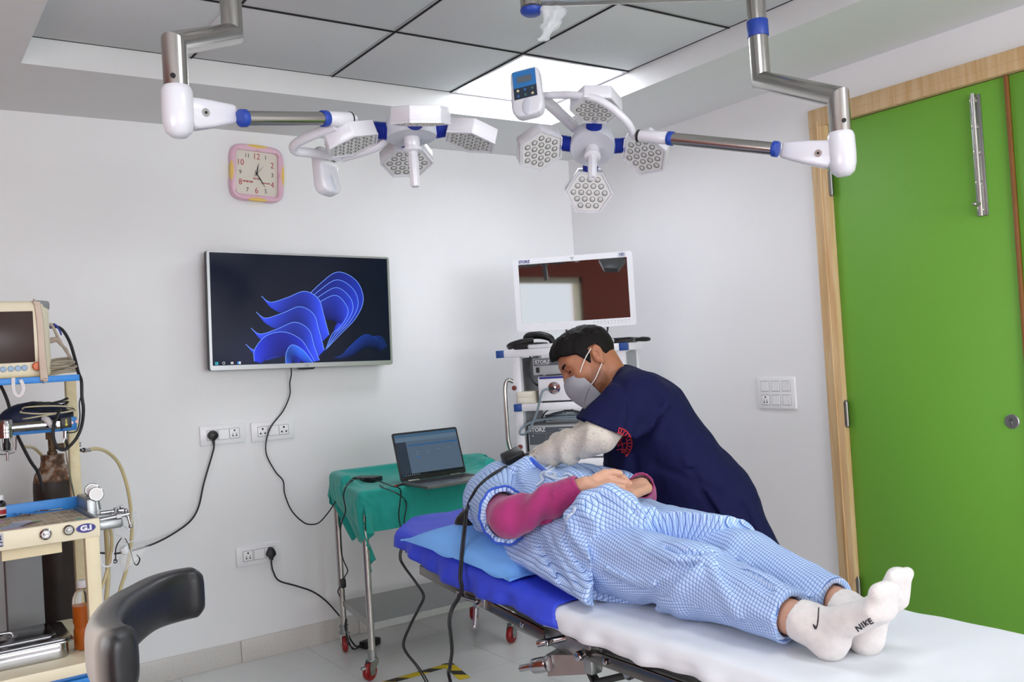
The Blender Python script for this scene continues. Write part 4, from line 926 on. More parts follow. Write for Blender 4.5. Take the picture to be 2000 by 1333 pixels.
# ---- sheets
M_sheet = mat('white cotton sheet', 'e0e5ea', .85, noise=.015, nscale=8, bump=.25, bscale=28); M_bsheet = mat('blue vinyl sheet', '3247d2', .55, noise=.06, nscale=18, bump=.3, bscale=40); M_pill = mat('light blue pillowcase', '6fa9ea', .8, noise=.02, bump=.2, bscale=45)
def sheet_grid(ys, drop_near, drop_far, lift, seed, amp=.003, taper=None, end=None):
    G = []
    for y in ys:
        row = []; x0, x1 = BX0-.006, BX1+.006
        if taper is not None: c = taper(y); x0 += c*1.1; x1 -= c
        dn, df = drop_near(y), drop_far(y); z = bedz(y)+lift
        wob = lambda s: .006*math.sin(y*31+s)+.004*math.sin(y*67+2*s)
        prof = [(x0-.012-wob(1)*1.2, z-dn), (x0-.010-wob(1), z-dn*.75), (x0-.007-wob(1)*.6, z-dn*.5), (x0-.004, z-.018), (x0+.003, z-.005), (x0+.015, z)]
        prof += [(x0+.015+(x1-x0-.03)*k/22, z) for k in range(1, 22)]
        prof += [(x1-.015, z), (x1-.003, z-.005), (x1+.004, z-.018), (x1+.007+wob(3)*.6, z-df*.5), (x1+.012+wob(3), z-df)]
        G.append([(x, y, zz) for x, zz in prof])
    G = np.array(G, float); P = G.reshape(-1, 3)
    G[..., 2] += (amp*np.abs(vnoise(P*V(2.2, 1, 1)+V(P[:, 1].mean(), 0, 0), 5, seed))+amp*.6*vnoise(P, 17, seed+3)).reshape(G.shape[:2])
    if end: G = end(G)
    return G
near = lambda y: .044+.006*math.sin(y*4.2)+.003*math.sin(y*13)
G = sheet_grid(np.linspace(-3.87, -2.462, 110), near, lambda y: .07, .001, 3, .004)
o = one('bed_sheet', MB().grid(G), M_sheet, 'white cotton sheet under the feet of the patient on the operating table', 'sheet', (-1.87, -3.0, BZ), sharp=180); m_ = o.modifiers.new('thick', 'SOLIDIFY'); m_.thickness = .002; m_.offset = 0
def tp(y): return max(0, (y+1.66)/.11)*.10
G = sheet_grid(list(np.linspace(-2.48, -1.57, 80))+[-1.555], lambda y: .062+.014*math.sin(y*9+1), lambda y: .06, .008, 9, .004, tp)
E_ = G[-1].copy(); ext = []
for k in (1, 2, 3): q = E_.copy(); q[:, 1] += .006*k; q[:, 2] = np.minimum(q[:, 2], bedz(-1.55)+.006)-.02*k; ext.append(q)
G = np.concatenate([G, np.array(ext)])
for i in range(8): G[i, :, 1] += .0; 
G[:10, :8, 1] += (np.linspace(1, 0, 10)[:, None]*np.linspace(1, 0, 8)[None])*-.03
o = one('bed_sheet', MB().grid(G), M_bsheet, 'bright blue sheet covering the head section of the operating table', 'sheet', (-1.87, -2.0, BZ), sharp=180); m_ = o.modifiers.new('thick', 'SOLIDIFY'); m_.thickness = .003; m_.offset = 0
# ---- pillow
pc = V(-1.965, -2.03, 0); pf = Fr((pc[0], pc[1], bedz(pc[1])+.012), (math.cos(.10), math.sin(.10), 0), (-math.sin(.10), math.cos(.10), .105)); pw, ph, nn = .205, .245, 36
def pillow():
    vs = []; idx = {}
    for side in (1, -1):
        for i in range(nn+1):
            for j in range(nn+1):
                a, b_ = -1+2*i/nn, -1+2*j/nn; x, y = a*pw*(1+.05*abs(b_)**3), b_*ph*(1+.05*abs(a)**3)
                e = (max(0, 1-abs(a)**2.6)*max(0, 1-min(1, abs(b_)*1.08)**2.6))**.5; h = .05*e
                z = h*(1.15 if side > 0 else .15)+(.01*math.sin(7*b_+3*a)*(1-e)*(side > 0))+.008+.02*(1-e)*(a < -.5)*0
                vs.append((x, y, z+(.0015 if side > 0 else -.0015)))
    n1 = nn+1; fs = []
    for s in (0, 1):
        for i in range(nn):
            for j in range(nn): k = s*n1*n1+i*n1+j; fs.append([k, k+n1, k+n1+1, k+1])
    bd = [i*n1 for i in range(n1)]+[nn*n1+j for j in range(1, n1)]+[i*n1+nn for i in range(nn-1, -1, -1)]+[j for j in range(nn-1, 0, -1)]
    for p, q in zip(bd, bd[1:]+bd[:1]): fs.append([p, q, q+n1*n1, p+n1*n1])
    return vs, fs
mb = MB(pf); vs, fs = pillow(); mb.add(vs, fs); one('pillow', mb, M_pill, 'light blue pillow under the back of the patient on the blue sheet', 'pillow', pf.o, sharp=70)

# ================================================================== SURGICAL LIGHTS
M_hub = mat('lamp hub grey', 'c6c9d2', .35); M_podf = mat('lamp face plate', 'd7d7d5', .4); M_lens = mat('led lens', 'c9c9c6', .06, spec=.9); M_lring = mat('led reflector', 'a2a29f', .2, .8); M_bel = mat('blue rubber bellows', '18309a', .45)
M_film = mat('clear plastic film', 'eef3f5', .18, alpha=.33, bump=1, bscale=70)
def pod(t, c, n, up, R=.083):
    f = Fr(c, np.cross(up, n), up); f = Fr(c, f.x, up, n); hexp = [(R*math.cos(math.pi/3*k), R*math.sin(math.pi/3*k)) for k in range(6)]
    o = MB(f).prism(hexp, -.042, .0, .003).build('lamp_pod', M_lampw, t)
    mb = MB(f); h2 = [(x*.93, y*.93) for x, y in hexp]; mb.prism([(x*.9, y*.9) for x, y in hexp], -.001, .0015, 0, 0); ring_prism(mb, hexp, h2, -.001, .004, 2)
    for row, nl in zip((-2, -1, 0, 1, 2), (3, 4, 5, 4, 3)):
        for k in range(nl):
            x, y = (k-(nl-1)/2)*.0265, row*.0232; p = f.p(x, y, .0012)
            mb.lathe([(.0098, 0), (.0094, .0022), (.0078, .0024), (.0074, .0008)], p, f.z, 14, 3); mb.lathe([(.0075, .0006), (.0058, .0019), (.003, .0028), (0, .003)], p, f.z, 14, 1)
    mb.build('led_panel', [M_podf, M_lens, M_lampw, M_lring], o); return f
def bellows(t, a, b_, r):
    a = np.asarray(a); b_ = np.asarray(b_); L_ = np.linalg.norm(b_-a); n = 9; pr = [(0, 0)]
    for k in range(n): pr += [(r*.86, L_*k/n), (r, L_*(k+.35)/n), (r, L_*(k+.65)/n), (r*.86, L_*(k+1)/n)]
    MB().lathe(pr+[(0, L_)], a, b_-a, 24).build('bellows', M_bel, t)
def pipe(t, name, a, b_, r, m=None): return MB().cyl(a, b_, r, n=32).build(name, m or M_steel, t)
def elbow(t, top, arm0, arm1, side):
    """white swivel joint: capped drum under the drop pipe, tapered fork on the arm"""
    top = np.asarray(top); d = nrm(arm1-arm0); mb = MB()
    mb.lathe([(0, .004), (.031, .004), (.034, 0), (.037, -.01), (.038, -.055), (.037, -.085), (.031, -.108), (.018, -.12), (0, -.122)], top, (0, 0, 1), 32)
    j = mb.build('swivel_joint', M_lampw, t); dh = nrm(d*V(1, 1, 0)); f = Fr(top+V(0, 0, -.065), d, np.cross(np.cross(d, V(0, 0, 1)), d)); Lr = (arm0-f.o)@d
    P = [(.048+.041*math.cos(math.radians(a)), .041*math.sin(math.radians(a))) for a in range(100, 265, 15)]+[(Lr*.55, -.033), (Lr, -.0225), (Lr, .0225), (Lr*.55, .034)]
    k = MB(f).prism(P, -.026, .026, .011, seg=3).build('spring_arm_fork', M_lampw, t)
    mb = MB(f)
    mb.cyl((.06, 0, -.0275), (.06, 0, .0275), .0105, n=20); k2 = mb.build('pivot_screw', M_steel, k); MB(f).cyl((.06, 0, -.0282), (.06, 0, .0282), .004, n=6).build('screw_recess', M_dark, k2)
    return f
def control_box(t, f, panel=True):
    b_ = MB(f).prism([(-.036, .062), (-.028, .070), (.028, .070), (.036, .062), (.040, -.045), (.034, -.066), (.02, -.074), (-.02, -.074), (-.034, -.066), (-.040, -.045)], -.042, .0, .009, seg=3).build('control_box', M_lampw, t)
    if panel:
        MB(f).bx((-.029, .012, -.001), (.029, .062, .0012)).build('display_panel', mat('panel blue', '2a6fae', .35), b_); MB(f).bx((-.018, .026, .001), (.018, .045, .002)).build('display', mat('lcd grey', '59636b', .3), b_)
        MB(f).bx((-.029, -.022, -.001), (.029, .0115, .0012)).build('keypad', mat('keypad navy', '27303f', .35), b_)
        mb = MB(f)
        for x in (-.018, 0, .018):
            for y in (-.013, .003): mb.cyl((x, y, .0008), (x, y, .0024), .0042, n=14)
        for i, k in enumerate(mb.parts): MB().add(k[0], k[1], 0, IDF).build('key', (mat('key blue', '2e62a4', .4), mat('key pale', 'c9c393', .4), mat('key green', '3f6a66', .4))[i % 3], b_)
    MB(f).lathe([(0, .002), (.018, .002), (.024, .0), (.026, -.004)], f.p(0, -.047, .001), f.z, 24, sx=1.1, sy=.62).build('thumb_recess', M_hub, b_)
    return b_
def handle(t, H, N, L_=.105):
    MB().lathe([(0, 0), (.023, 0), (.023, .02), (.021, .024), (.021, .03), (.027, .031), (.027, .04), (.02, .043), (0, .043)], H, N, 28).build('handle_collar', M_lampw, t)
    MB().lathe([(0, .04), (.0145, .04), (.0135, .06), (.0155, .06), (.0145, .04+L_-.006), (.0115, .04+L_), (.005, .04+L_), (0, .036+L_)], H, N, 8).build('handle', M_lampw, t)

# ---- right light
colp = at(1037, 0, d=2.84); CZ = colp[2]
base = V(colp[0], colp[1], 2.62)
t = thing('surgical_light', 'surgical light with its blue keypad showing, its arm joint beside the green doors', 'surgical light', base, 'twin surgical ceiling lights')
zt_ = at(1037, 22, d=2.84)[2]
pipe(t, 'column', (colp[0], colp[1], zt_+.012), (colp[0], colp[1], 2.618), .034); MB().lathe([(0, .07), (.09, .07), (.10, .05), (.10, .0), (0, 0)], (colp[0], colp[1], 2.55), (0, 0, 1), 40).build('ceiling_plate', M_lampw, t)
MB().lathe([(0, -.012), (.025, -.012), (.033, -.006), (.0355, 0), (.0355, .006), (0, .006)], (colp[0], colp[1], zt_), (0, 0, 1), 32).build('column_cap', M_blue, t)
rp = at(1476, 0, d=2.9); az = at(1250, -12, d=2.86)[2]
pipe(t, 'ceiling_arm', (colp[0], colp[1], az), (rp[0], rp[1], az), .026)
r1 = V(rp[0], rp[1], at(1489, 158, d=2.9)[2]); r2 = at(1637, 190, d=2.56); r3 = V(r2[0], r2[1], at(1645, 258, d=2.54)[2])
def mitre(pts, r, n=32):
    """mitred pipe run"""
    P = [np.asarray(p, float) for p in pts]; vs = []; fs = []
    D = [nrm(P[i+1]-P[i]) for i in range(len(P)-1)]; u = nrm(np.cross(D[0], D[1])); rings = []
    for i, p in enumerate(P):
        for D_, tag in (((D[i-1],) if i == len(P)-1 else (D[i],))[0:1] and [((D[i-1] if i == len(P)-1 else D[i]), 0)]):
            pass
        d = D[min(i, len(D)-1)]
        w = nrm(np.cross(d, u)); pn = d if i in (0, len(P)-1) else nrm(D[i-1]+D[i])
        dd = D[i-1] if i else D[0]; w = nrm(np.cross(dd, u)); ring = []
        for a in np.linspace(0, 2*math.pi, n, endpoint=False):
            q = r*(math.cos(a)*u+math.sin(a)*w); s = -(q@pn)/(dd@pn); ring.append(p+q+s*dd)
        rings.append(ring)
    for rg in rings: vs += rg
    for k in range(len(rings)-1):
        for j in range(n): fs.append([k*n+j, k*n+(j+1) % n, (k+1)*n+(j+1) % n, (k+1)*n+j])
    fs += [list(range(n)), list(range((len(rings)-1)*n, len(rings)*n))]
    return MB().add(vs, fs, 0)
mitre([(rp[0], rp[1], az+.02), r1, r2, r3], .030).build('drop_pipe', M_steel, t, sharp=25)
bz = at(1478, 57, d=2.9)[2]; MB().cyl((rp[0], rp[1], bz-.026), (rp[0], rp[1], bz+.026), .0335, n=32, bev=.002).build('blue_collar', M_blue, t)
MB().cyl(r3+V(0, 0, .03)-FW*.028, r3+V(0, 0, .03)-FW*.0335, .006, n=14).build('set_screw', M_dark, t)
ra, rb, rc_ = at(1512, 291, d=2.6), at(1313, 271, d=2.78), at(1250, 266, d=2.84)
elbow(t, r3, ra, rb, 1); ad_ = nrm(rb-ra)
pipe(t, 'spring_arm', ra, rb, .0185); MB().cyl(ra-ad_*.012, ra+ad_*.004, .0225, n=28, bev=.002).build('blue_collar', M_blue, t); MB().cyl(rb-ad_*.004, rb+ad_*.014, .0215, n=28, bev=.002).build('blue_collar', M_blue, t)
MB().cyl(rb+ad_*.012, rc_, .0195, n=28, bev=.002).build('arm_sleeve', M_lampw, t); MB().cyl(rc_-ad_*.002, rc_+ad_*.006, .0198, n=28).build('black_seal', M_black, t)
H = at(1157, 292, d=3.0); a_t = math.radians(38); vw = nrm(CAM-H); dn = -UP-vw*(-UP@vw); N = nrm(vw*math.cos(a_t)+nrm(dn)*math.sin(a_t)); U2 = nrm(np.cross(N, RT))
U2 = U2 if U2@UP > 0 else -U2
cbp = at(1026, 177, d=2.85); exb = nrm(RT*.93+UP*.15-FW*.30); eyb = nrm(RT*.60+UP*.80-FW*.05); eyb = nrm(eyb-exb*(eyb@exb)); nb_ = np.cross(exb, eyb)
cbf = Fr(cbp, exb, eyb, nb_); cbf.x = cbf.x*1.3; cbf.y = cbf.y*1.12
bx_ = at(1058, 188, d=2.90)
mb = MB(); mb.tube([rc_, rc_+nrm(rc_-rb)*.02, at(1226, 240, d=2.81), at(1195, 211, d=2.79), at(1160, 192, d=2.80), at(1120, 186, d=2.83), at(1085, 186, d=2.87), bx_], .0122, 16, 8); mb.build('yoke_tube', M_lampw, t)
mb = MB(); mb.tube([bx_+FW*.01, at(1075, 205, d=2.94), at(1105, 233, d=3.0), at(1133, 258, d=3.05)], [.0185, .0185], 16, 6); mb.build('yoke_strut', M_lampw, t)
control_box(t, cbf)
def head(t, H, N, U2, offs, tilt, R=.168, rh=.075):
    X2 = np.cross(U2, N)
    MB().lathe([(0, 0), (rh-.003, 0), (rh, -.004), (rh+.001, -.03), (rh-.006, -.056), (rh-.03, -.07), (0, -.072)], H, N, 40).build('hub', M_hub, t)
    handle(t, H, N)
    for ang in offs:
        a = math.radians(ang); d = X2*math.cos(a)+U2*math.sin(a); n = nrm(N-d*tilt); up = nrm(d-n*(d@n)); tn = np.cross(n, d)
        up2 = nrm(up*math.cos(math.radians(30))+np.cross(n, up)*math.sin(math.radians(30)))
        c = H+d*R+N*.018; f = pod(t, c, n, up, .083)
        bellows(t, H+d*(rh-.006)-N*.022, c-up*.068-n*.026, .026)
head(t, H, N, U2, (0, 90, 180, 270), .38)
# ---- left light
lp = at(450, 0, d=2.58); az2 = az+.0
t = thing('surgical_light', 'surgical light tilted downward, its white arm joint hanging above the pink clock', 'surgical light', (colp[0], colp[1], 2.53), 'twin surgical ceiling lights')
pipe(t, 'ceiling_arm', (colp[0], colp[1], az+.05), (lp[0], lp[1], az+.05), .024); pipe(t, 'column_ring', (colp[0], colp[1], az+.02), (colp[0], colp[1], az+.08), .04, M_blue)
l1 = V(lp[0], lp[1], at(455, 62, d=2.56)[2]); l2 = at(340, 86, d=2.22); l3 = V(l2[0], l2[1], at(336, 168, d=2.2)[2])
mitre([(lp[0], lp[1], az+.07), l1, l2, l3], .030).build('drop_pipe', M_steel, t, sharp=25)
MB().cyl(l3+V(0, 0, .022)-FW*.028+RT*.004, l3+V(0, 0, .022)-FW*.0335+RT*.004, .006, n=14).build('set_screw', M_dark, t)
la, lb, lc_ = at(477, 231, d=2.31), at(630, 232, d=2.5), at(686, 233, d=2.57)
elbow(t, l3, la, lb, -1); ad_ = nrm(lb-la)
pipe(t, 'spring_arm', la, lb, .0185); MB().cyl(la-ad_*.012, la+ad_*.006, .0225, n=28, bev=.002).build('blue_collar', M_blue, t); MB().cyl(lb-ad_*.004, lb+ad_*.016, .0225, n=28, bev=.002).build('blue_collar', M_blue, t)
MB().cyl(lb+ad_*.014, lc_, .0205, n=28, bev=.002).build('arm_sleeve', M_lampw, t); MB().cyl(lc_-ad_*.008, lc_-ad_*.004, .0212, n=28).build('black_seal', M_black, t); MB().cyl(lc_, lc_+ad_*.014, .008, .012, n=20).build('end_cap', M_lampw, t)
mb = MB(); mb.tube([at(655, 246, d=2.54), at(625, 258, d=2.56), at(597, 270, d=2.58), at(579, 280, d=2.6), at(573, 289, d=2.62), at(580, 296, d=2.64), at(600, 298, d=2.66), at(640, 303, d=2.7), at(665, 307, d=2.72)], .0135, 16, 8); mb.build('yoke_tube', M_lampw, t)
exb = nrm(RT*.55-UP*.10+FW*.83); eyb = nrm(-UP*.25*0+RT*(-.35)+UP*.88-FW*.1); eyb = nrm(eyb-exb*(eyb@exb)); nb_ = np.cross(exb, eyb)
cbf = Fr(at(646, 330, d=2.72), exb, eyb, nb_); cb_ = control_box(t, cbf, False)
mb = MB(cbf); mb.bx((-.03, .012, -.001), (.03, .06, .001)); mb.build('warning_label', mat('white glossy label', 'eef0f0', .2), cb_)
mb = MB(cbf)
for k in range(3):
    for s in (-1, 1): mb.tube([(s*.014-.006+.005*k, .025, .0014), (s*.014-.002+.005*k, .036, .0014), (s*.014-.006+.005*k, .047, .0014)], .0011, 5, 5)
mb.build('wave_symbol', M_ink, cb_)
H = at(804, 270, d=2.65); a_t = math.radians(71); ux = nrm(RT+UP*.09); vw = nrm(CAM-H); dn = nrm(-UP-vw*(-UP@vw)); nn_ = vw*math.cos(a_t)+dn*math.sin(a_t); N = nrm(nn_-ux*(nn_@ux)); U2 = np.cross(N, ux)
U2 = -U2 if U2@(-FW) < 0 else U2      # toward the viewer
mb = MB(); mb.tube([at(668, 308, d=2.73), at(710, 296, d=2.70), at(745, 280, d=2.68), H-N*.05-ux*.05], .0135, 14, 6); mb.build('yoke_strut', M_lampw, t)
X2_ = np.cross(U2, N); sg = 1 if X2_@RT > 0 else -1
head(t, H, N, U2, [(x if sg > 0 else 180-x) for x in (75, 168, 258, -8)], .30)
# ---- plastic wrap left on the ceiling arm
pA = at(1076, 2, d=2.82)+V(0, 0, -.02); pB = at(1064, 80, d=2.8); mb = MB(); n = 26; rows = []
for k in range(19):
    s = k/18; c = pA*(1-s)+pB*s+RT*(.006*math.sin(s*5)+.014*s*(1-s)*2); w = .030*(1-s)**.8+.007+.004*math.sin(s*14)+(.004 if s > .9 else 0); row = []
    for j in range(n):
        a = 2*math.pi*j/n; q = 1+.22*math.sin(5*a+s*9)+.14*math.sin(9*a-s*13); row.append(c+RT*w*q*math.cos(a)+FW*w*.45*q*math.sin(a))
    rows.append(row)
mb.grid(np.array(rows), closed=True); mb.add([pB], []); one('plastic_wrap', mb, M_film, 'crumpled clear plastic wrap hanging from the ceiling arm beside the blue cap', 'plastic wrap', pA, sharp=180)
# ================================================================== ANAESTHESIA TROLLEY AT THE LEFT
K = Fr((-2.955, -1.27, 0))
t = thing('anaesthesia_trolley', 'cream and blue anaesthesia trolley with gauges, standing against the back wall', 'trolley', (-3.3, -.95, 0))
M_oldc = mat('aged cream enamel', 'e0d5b2', .45, noise=.05, nscale=9)
M_rustc = mat('cream enamel with rust', 'dccfa6', .5, col2='d6c69a', nscale=30)
XLt = -.80
mb = MB(K); mb.bx((-.04, 0, .09), (0, .035, .885), .003); mb.build('leg', M_oldc, t); mb = MB(K); mb.bx((XLt, 0, .09), (XLt+.04, .035, .885), .003); mb.build('leg', M_oldc, t)
mb = MB(K); mb.bx((.022, .60, .09), (.056, .64, 1.362), .003); mb.build('leg', M_rustc, t); mb = MB(K); mb.bx((XLt, .60, .09), (XLt+.04, .64, 1.362), .003); mb.build('leg', M_oldc, t)
o = MB(K).bx((XLt, -.004, .880), (.004, .012, .937), .006).build('front_fascia', M_cream, t)
MB(K).bx((XLt, .01, .912), (.0, .40, .926), .002).build('worktop', M_steel2, t); MB(K).bx((-.004, .01, .882), (.006, .40, .935), .002).build('side_rim', M_steel2, t)
MB(K).bx((XLt, .398, .915), (.026, .408, .966), .002).build('backboard', M_bluep, t); MB(K).cyl((.012, .3985, .945), (.012, .395, .945), .005, n=12).build('screw', M_steel, t)
fk = Fr(K.p(0, -.004, 0), K.x, (0, 0, 1)); fko = fk.o
for px_, m_, r in (((89, 1044), M_chrome, .0165), ((134, 1036), M_hinge, .0155)):
    p = at(*px_, Y=-1.276)
    MB().lathe([(0, 0), (r, 0), (r, .005), (r*.75, .010), (r*.7, .007), (r*.45, .007), (r*.42, .013), (0, .014)], p, (0, -1, 0), 32).build('knob', m_, t)
p = at(168, 1032, Y=-1.275); ov = Fr(p, (1, 0, 0), (0, 0, 1)); k = MB(ov).prism([(.027*math.cos(a), .0135*math.sin(a)) for a in np.linspace(0, 6.2832, 36, False)], 0, .0012).build('badge', mat('badge blue', '20237f', .4), t)
text('G.I', .021, Fr(ov.p(0, 0, .0014), ov.x, ov.y), mat('badge white', 'e8e8ee', .5), k, bold=.0012, sx=1.25)
p = at(2, 1056, Y=-1.275); k = MB(Fr(p, (1, 0, 0), (0, 0, 1))).box((-.012, 0, .0005), (.036, .04, .001)).build('sticker', mat('grey sticker', 'b9b9bc', .5), t)
text('S', .018, Fr(p+V(-.003, -.0012, .006), (1, 0, 0), (0, 0, 1)), mat('sticker navy', '23245c', .5), k, bold=.001); text('C', .018, Fr(p+V(-.003, -.0012, -.012), (1, 0, 0), (0, 0, 1)), mat('sticker navy'), k, bold=.001)
# upper shelves
s1 = MB(K).bx((XLt, .28, 1.362), (.012, .64, 1.38), .002).build('top_shelf', M_oldc, t); MB(K).bx((XLt, .27, 1.360), (.014, .284, 1.381), .003).build('blue_edge', M_bluep, s1)
s2 = MB(K).bx((XLt, .45, 1.205), (.022, .62, 1.212), .002).build('middle_shelf', M_bluep, t); MB(K).bx((XLt, .44, 1.19), (.02, .452, 1.228), .002).build('blue_edge', M_bluep, s2)
MB(K).bx((-.025, .415, 1.192), (.022, .44, 1.237), .004).build('end_plate', M_bluep, t)
mb = MB()
for q in ((140, 826), (150, 824)): mb.cyl(at(*q, Y=-.857), at(*q, Y=-.861), .0055, n=14)
mb.each('screw', M_chrome, t)
ppe = MB(); a, b_ = at(22, 836, Y=-.88), at(118, 828, Y=-.87); ppe.cyl(a, b_, .0155, n=22); ppe.cyl(a+(b_-a)*.28, a+(b_-a)*.32, .017, n=22); ppe.cyl(a+(b_-a)*.9, a+(b_-a)*.99, .018, n=6); ppe.build('gas_pipe', M_chrome, t)
bk = at(128, 826, Y=-.88); k = MB().box(bk, (.034, .03, .036), .003).build('valve_block', M_black, t)
f2 = Fr(bk+V(0, -.0155, 0), (1, 0, 0), (0, 0, 1)); mb = MB(f2); mb.bx((-.0015, -.005, 0), (.0015, .012, .001)); mb.prism([(-.005, -.004), (.005, -.004), (0, -.012)], 0, .001); mb.build('arrow_mark', mat('yellow mark', 'd8d23a', .5), k)
# filter bowl
fb = at(12, 850, Y=-.88); o = MB().lathe([(0, .05), (.019, .05), (.022, .046), (.022, .018), (.024, .016), (.024, .008), (.022, .006), (.022, -.01), (0, -.01)], fb, (0, 0, 1), 28).build('filter_body', M_chrome, t)
M_glass = mat('clear bowl', 'f2f4f2', .05, trans=1, ior=1.3)
MB().lathe([(.0195, -.008), (.0195, -.04), (.015, -.052), (.006, -.056), (0, -.056)], fb, (0, 0, 1), 24).build('filter_bowl', M_glass, o)
mb = MB(); mb.tube([fb+V(-.026, 0, .0), fb+V(-.027, -.0, -.045), fb+V(-.018, 0, -.062), fb+V(.018, 0, -.06), fb+V(.026, 0, -.045), fb+V(.028, 0, -.005)], .0022, 8); mb.cyl(fb+V(0, 0, -.058), fb+V(0, 0, -.085), .004, n=10); mb.build('bowl_cage', M_chrome, o)
MB().lathe([(0, 0), (.008, 0), (.009, .02), (.006, .03), (.006, .045), (0, .045)], fb+V(0, 0, -.05), (0, 0, 1), 14).build('filter_core', M_black, o)
# lower shelf, drawer unit, grey column
MB(K).bx((XLt, -.005, .478), (.0, .60, .512), .003).build('lower_shelf', M_cream, t)
d_ = MB(K).bx((XLt+.04, .02, .12), (-.04, .58, .478), .003).build('drawer_unit', M_bluep, t)
for z in (.135, .25, .365): k = MB(K).bx((XLt+.05, .0, z), (-.042, .022, z+.10), .006).build('drawer', M_bluep, d_); MB(K).bx((XLt+.05, -.004, z+.085), (-.042, .004, z+.10), .004).build('drawer_lip', M_bluep, k)
MB(K).bx((-.20, .60, .1), (-.085, .66, .93), .004).build('rear_column', M_grey, t)
mb = MB(K); mb.bx((-.26, .03, .845), (-.10, .06, .884), .002); mb.build('note_card', mat('cream paper', 'e4d9b4', .7), t)
mb = MB(K)
for x in (-.04, XLt+.04):
    for y in (.03, .6): mw, mf = MB(), MB(); caster(mw, mf, K.p(x-.0, y, 0), .04, 200); k = mf.build('caster_fork', M_zinc, t); mw.build('caster_wheel', M_black, k)
# gauges and yokes on the right side
M_dial = mat('gauge dial', 'e6e6e4', .4)
bl = at(186, 990, Y=-1.03)
k = MB().bx(bl+V(-.03, -.03, -.06), bl+V(.0, .16, .03), .006).build('yoke_block', M_zinc, t)
mb = MB(); mb.bx(bl+V(-.02, -.045, -.075), bl+V(.075, -.01, -.045), .008); mb.bx(bl+V(-.02, .045, -.06), bl+V(.06, .075, -.035), .008); mb.each('yoke_arm', M_zinc, t)
for p, st in ((at(188, 966, Y=-1.06), at(190, 990, Y=-1.05)), (at(180, 958, Y=-.98), at(182, 985, Y=-.98))):
    vd = nrm(V(-.12, -1, .1)); g = MB(); g.lathe([(0, -.018), (.021, -.018), (.0235, -.014), (.0235, 0), (.0215, .002), (.0205, -.002), (0, -.002)], p, vd, 36); k = g.build('pressure_gauge', M_chrome, t)
    MB().lathe([(0, -.0015), (.0202, -.0015)], p, vd, 32).build('dial', M_dial, k); f2 = axis_frame(p+vd*.0, vd, (0, 0, 1)); mb = MB(f2)
    for q in range(11):
        a = math.radians(-135+27*q); mb.bar((.0145*math.cos(a), .0145*math.sin(a), -.001), (.018*math.cos(a), .018*math.sin(a), -.001), .0006, .0004)
    mb.bar((-.013, .010, -.0008), (.006, -.005, -.0008), .0016, .0004); mb.build('dial_mark', M_ink, k)
    MB().cyl(p-vd*.008+V(0, 0, -.02), st+V(0, 0, -.01), .009, .0115, n=14).build('gauge_stem', M_zinc, k)
def yoke(label, a, b_, s):
    mb = MB(); d = nrm(b_-a); mb.cyl(a, b_, .0075, n=14); mb.cyl(a+(b_-a)*.55, a+(b_-a)*.72, .0125, n=6); mb.cyl(a+(b_-a)*.86, a+(b_-a)*.9, .010, n=14); mb.build('yoke_screw', M_chrome, t)
    mb = MB(); p = b_-d*.006; up = nrm(V(-.2, .15, 1)); mb.cyl(p+up*s[0], p-up*s[1], .0042, n=10); mb.ball(p+up*s[0], .0075, 12); mb.ball(p-up*s[1], .0075, 12); mb.build('yoke_handle', M_chrome, t)
yoke('', at(195, 1016, Y=-1.06), at(252, 1004, Y=-1.06), (.012, .042)); yoke('', at(196, 1003, Y=-.98), at(243, 997, Y=-.98), (.012, .006))

# ---- things on the trolley
# monitor
mr = -.086; t2 = thing('patient_monitor', 'cream patient monitor with orange knob on the top trolley shelf', 'monitor', K.p(-.25, .4, 1.381))
M_pm = mat('patient monitor cream', 'e3dabf', .45, noise=.02)
b_ = MB(K).prism([(-.44, .322), (mr, .322), (mr+.03, .36), (mr+.042, .45), (mr+.03, .50), (-.44, .50)], 1.3815, 1.632, .012, seg=3).build('housing', M_pm, t2)
MB(K).bx((-.43, .3195, 1.43), (-.108, .325, 1.598), .002).build('screen', mat('monitor screen off', '3a2521', .3, spec=.25), t2)  # reddish tone puts the room's reflection into the screen colour
for i, q in enumerate(((6, 722), (21, 721), (35, 720), (48, 719))):
    p = at(*q, Y=K.o[1]+.322); k = MB().lathe([(0, .004), (.0078, .004), (.0095, .002), (.0098, 0), (0, 0)], p, (0, -1, 0), 20).build('button', mat('button pale blue', '8ea9c6', .4), t2)
p = at(72, 716, Y=K.o[1]+.322); MB().lathe([(0, .014), (.011, .014), (.014, .011), (.0145, 0), (0, 0)], p, (0, -1, 0), 26).build('rotary_knob', mat('orange knob', 'd56a32', .4), t2); MB().lathe([(.0148, 0), (.0195, 0), (.0195, .0015), (.0148, .0015)], p, (0, -1, 0), 28).build('knob_ring', mat('ring cream', 'cdc7b2', .5), t2)
MB(K).prism([(mr-.004, .322), (mr+.034, .357), (mr+.046, .45), (mr+.03, .50), (mr-.02, .50), (mr-.02, .33)], 1.607, 1.634, .008).build('corner_cap', M_grey, t2)
M_strap = mat('dusty pink tape', 'd2bfae', .8, noise=.05)
mb = MB(); n = [at(70, 590, Y=-.80), at(71, 589, Y=-.945), at(74, 600, Y=-.951), at(79, 640, Y=-.952), at(82, 690, Y=-.954), at(86, 737, Y=-1.0), at(86, 743, Y=-1.003), at(85, 744, Y=-.985)]
mb.tube(n, [.010, .011, .010, .0105, .011, .0125, .011, .009], 8, 6, sy=.13, ref=(0, -1, .02)); one('tape_strap', mb, M_strap, 'dusty beige tape strap hanging over the front corner of the cream monitor', 'strap', n[1], sharp=180)
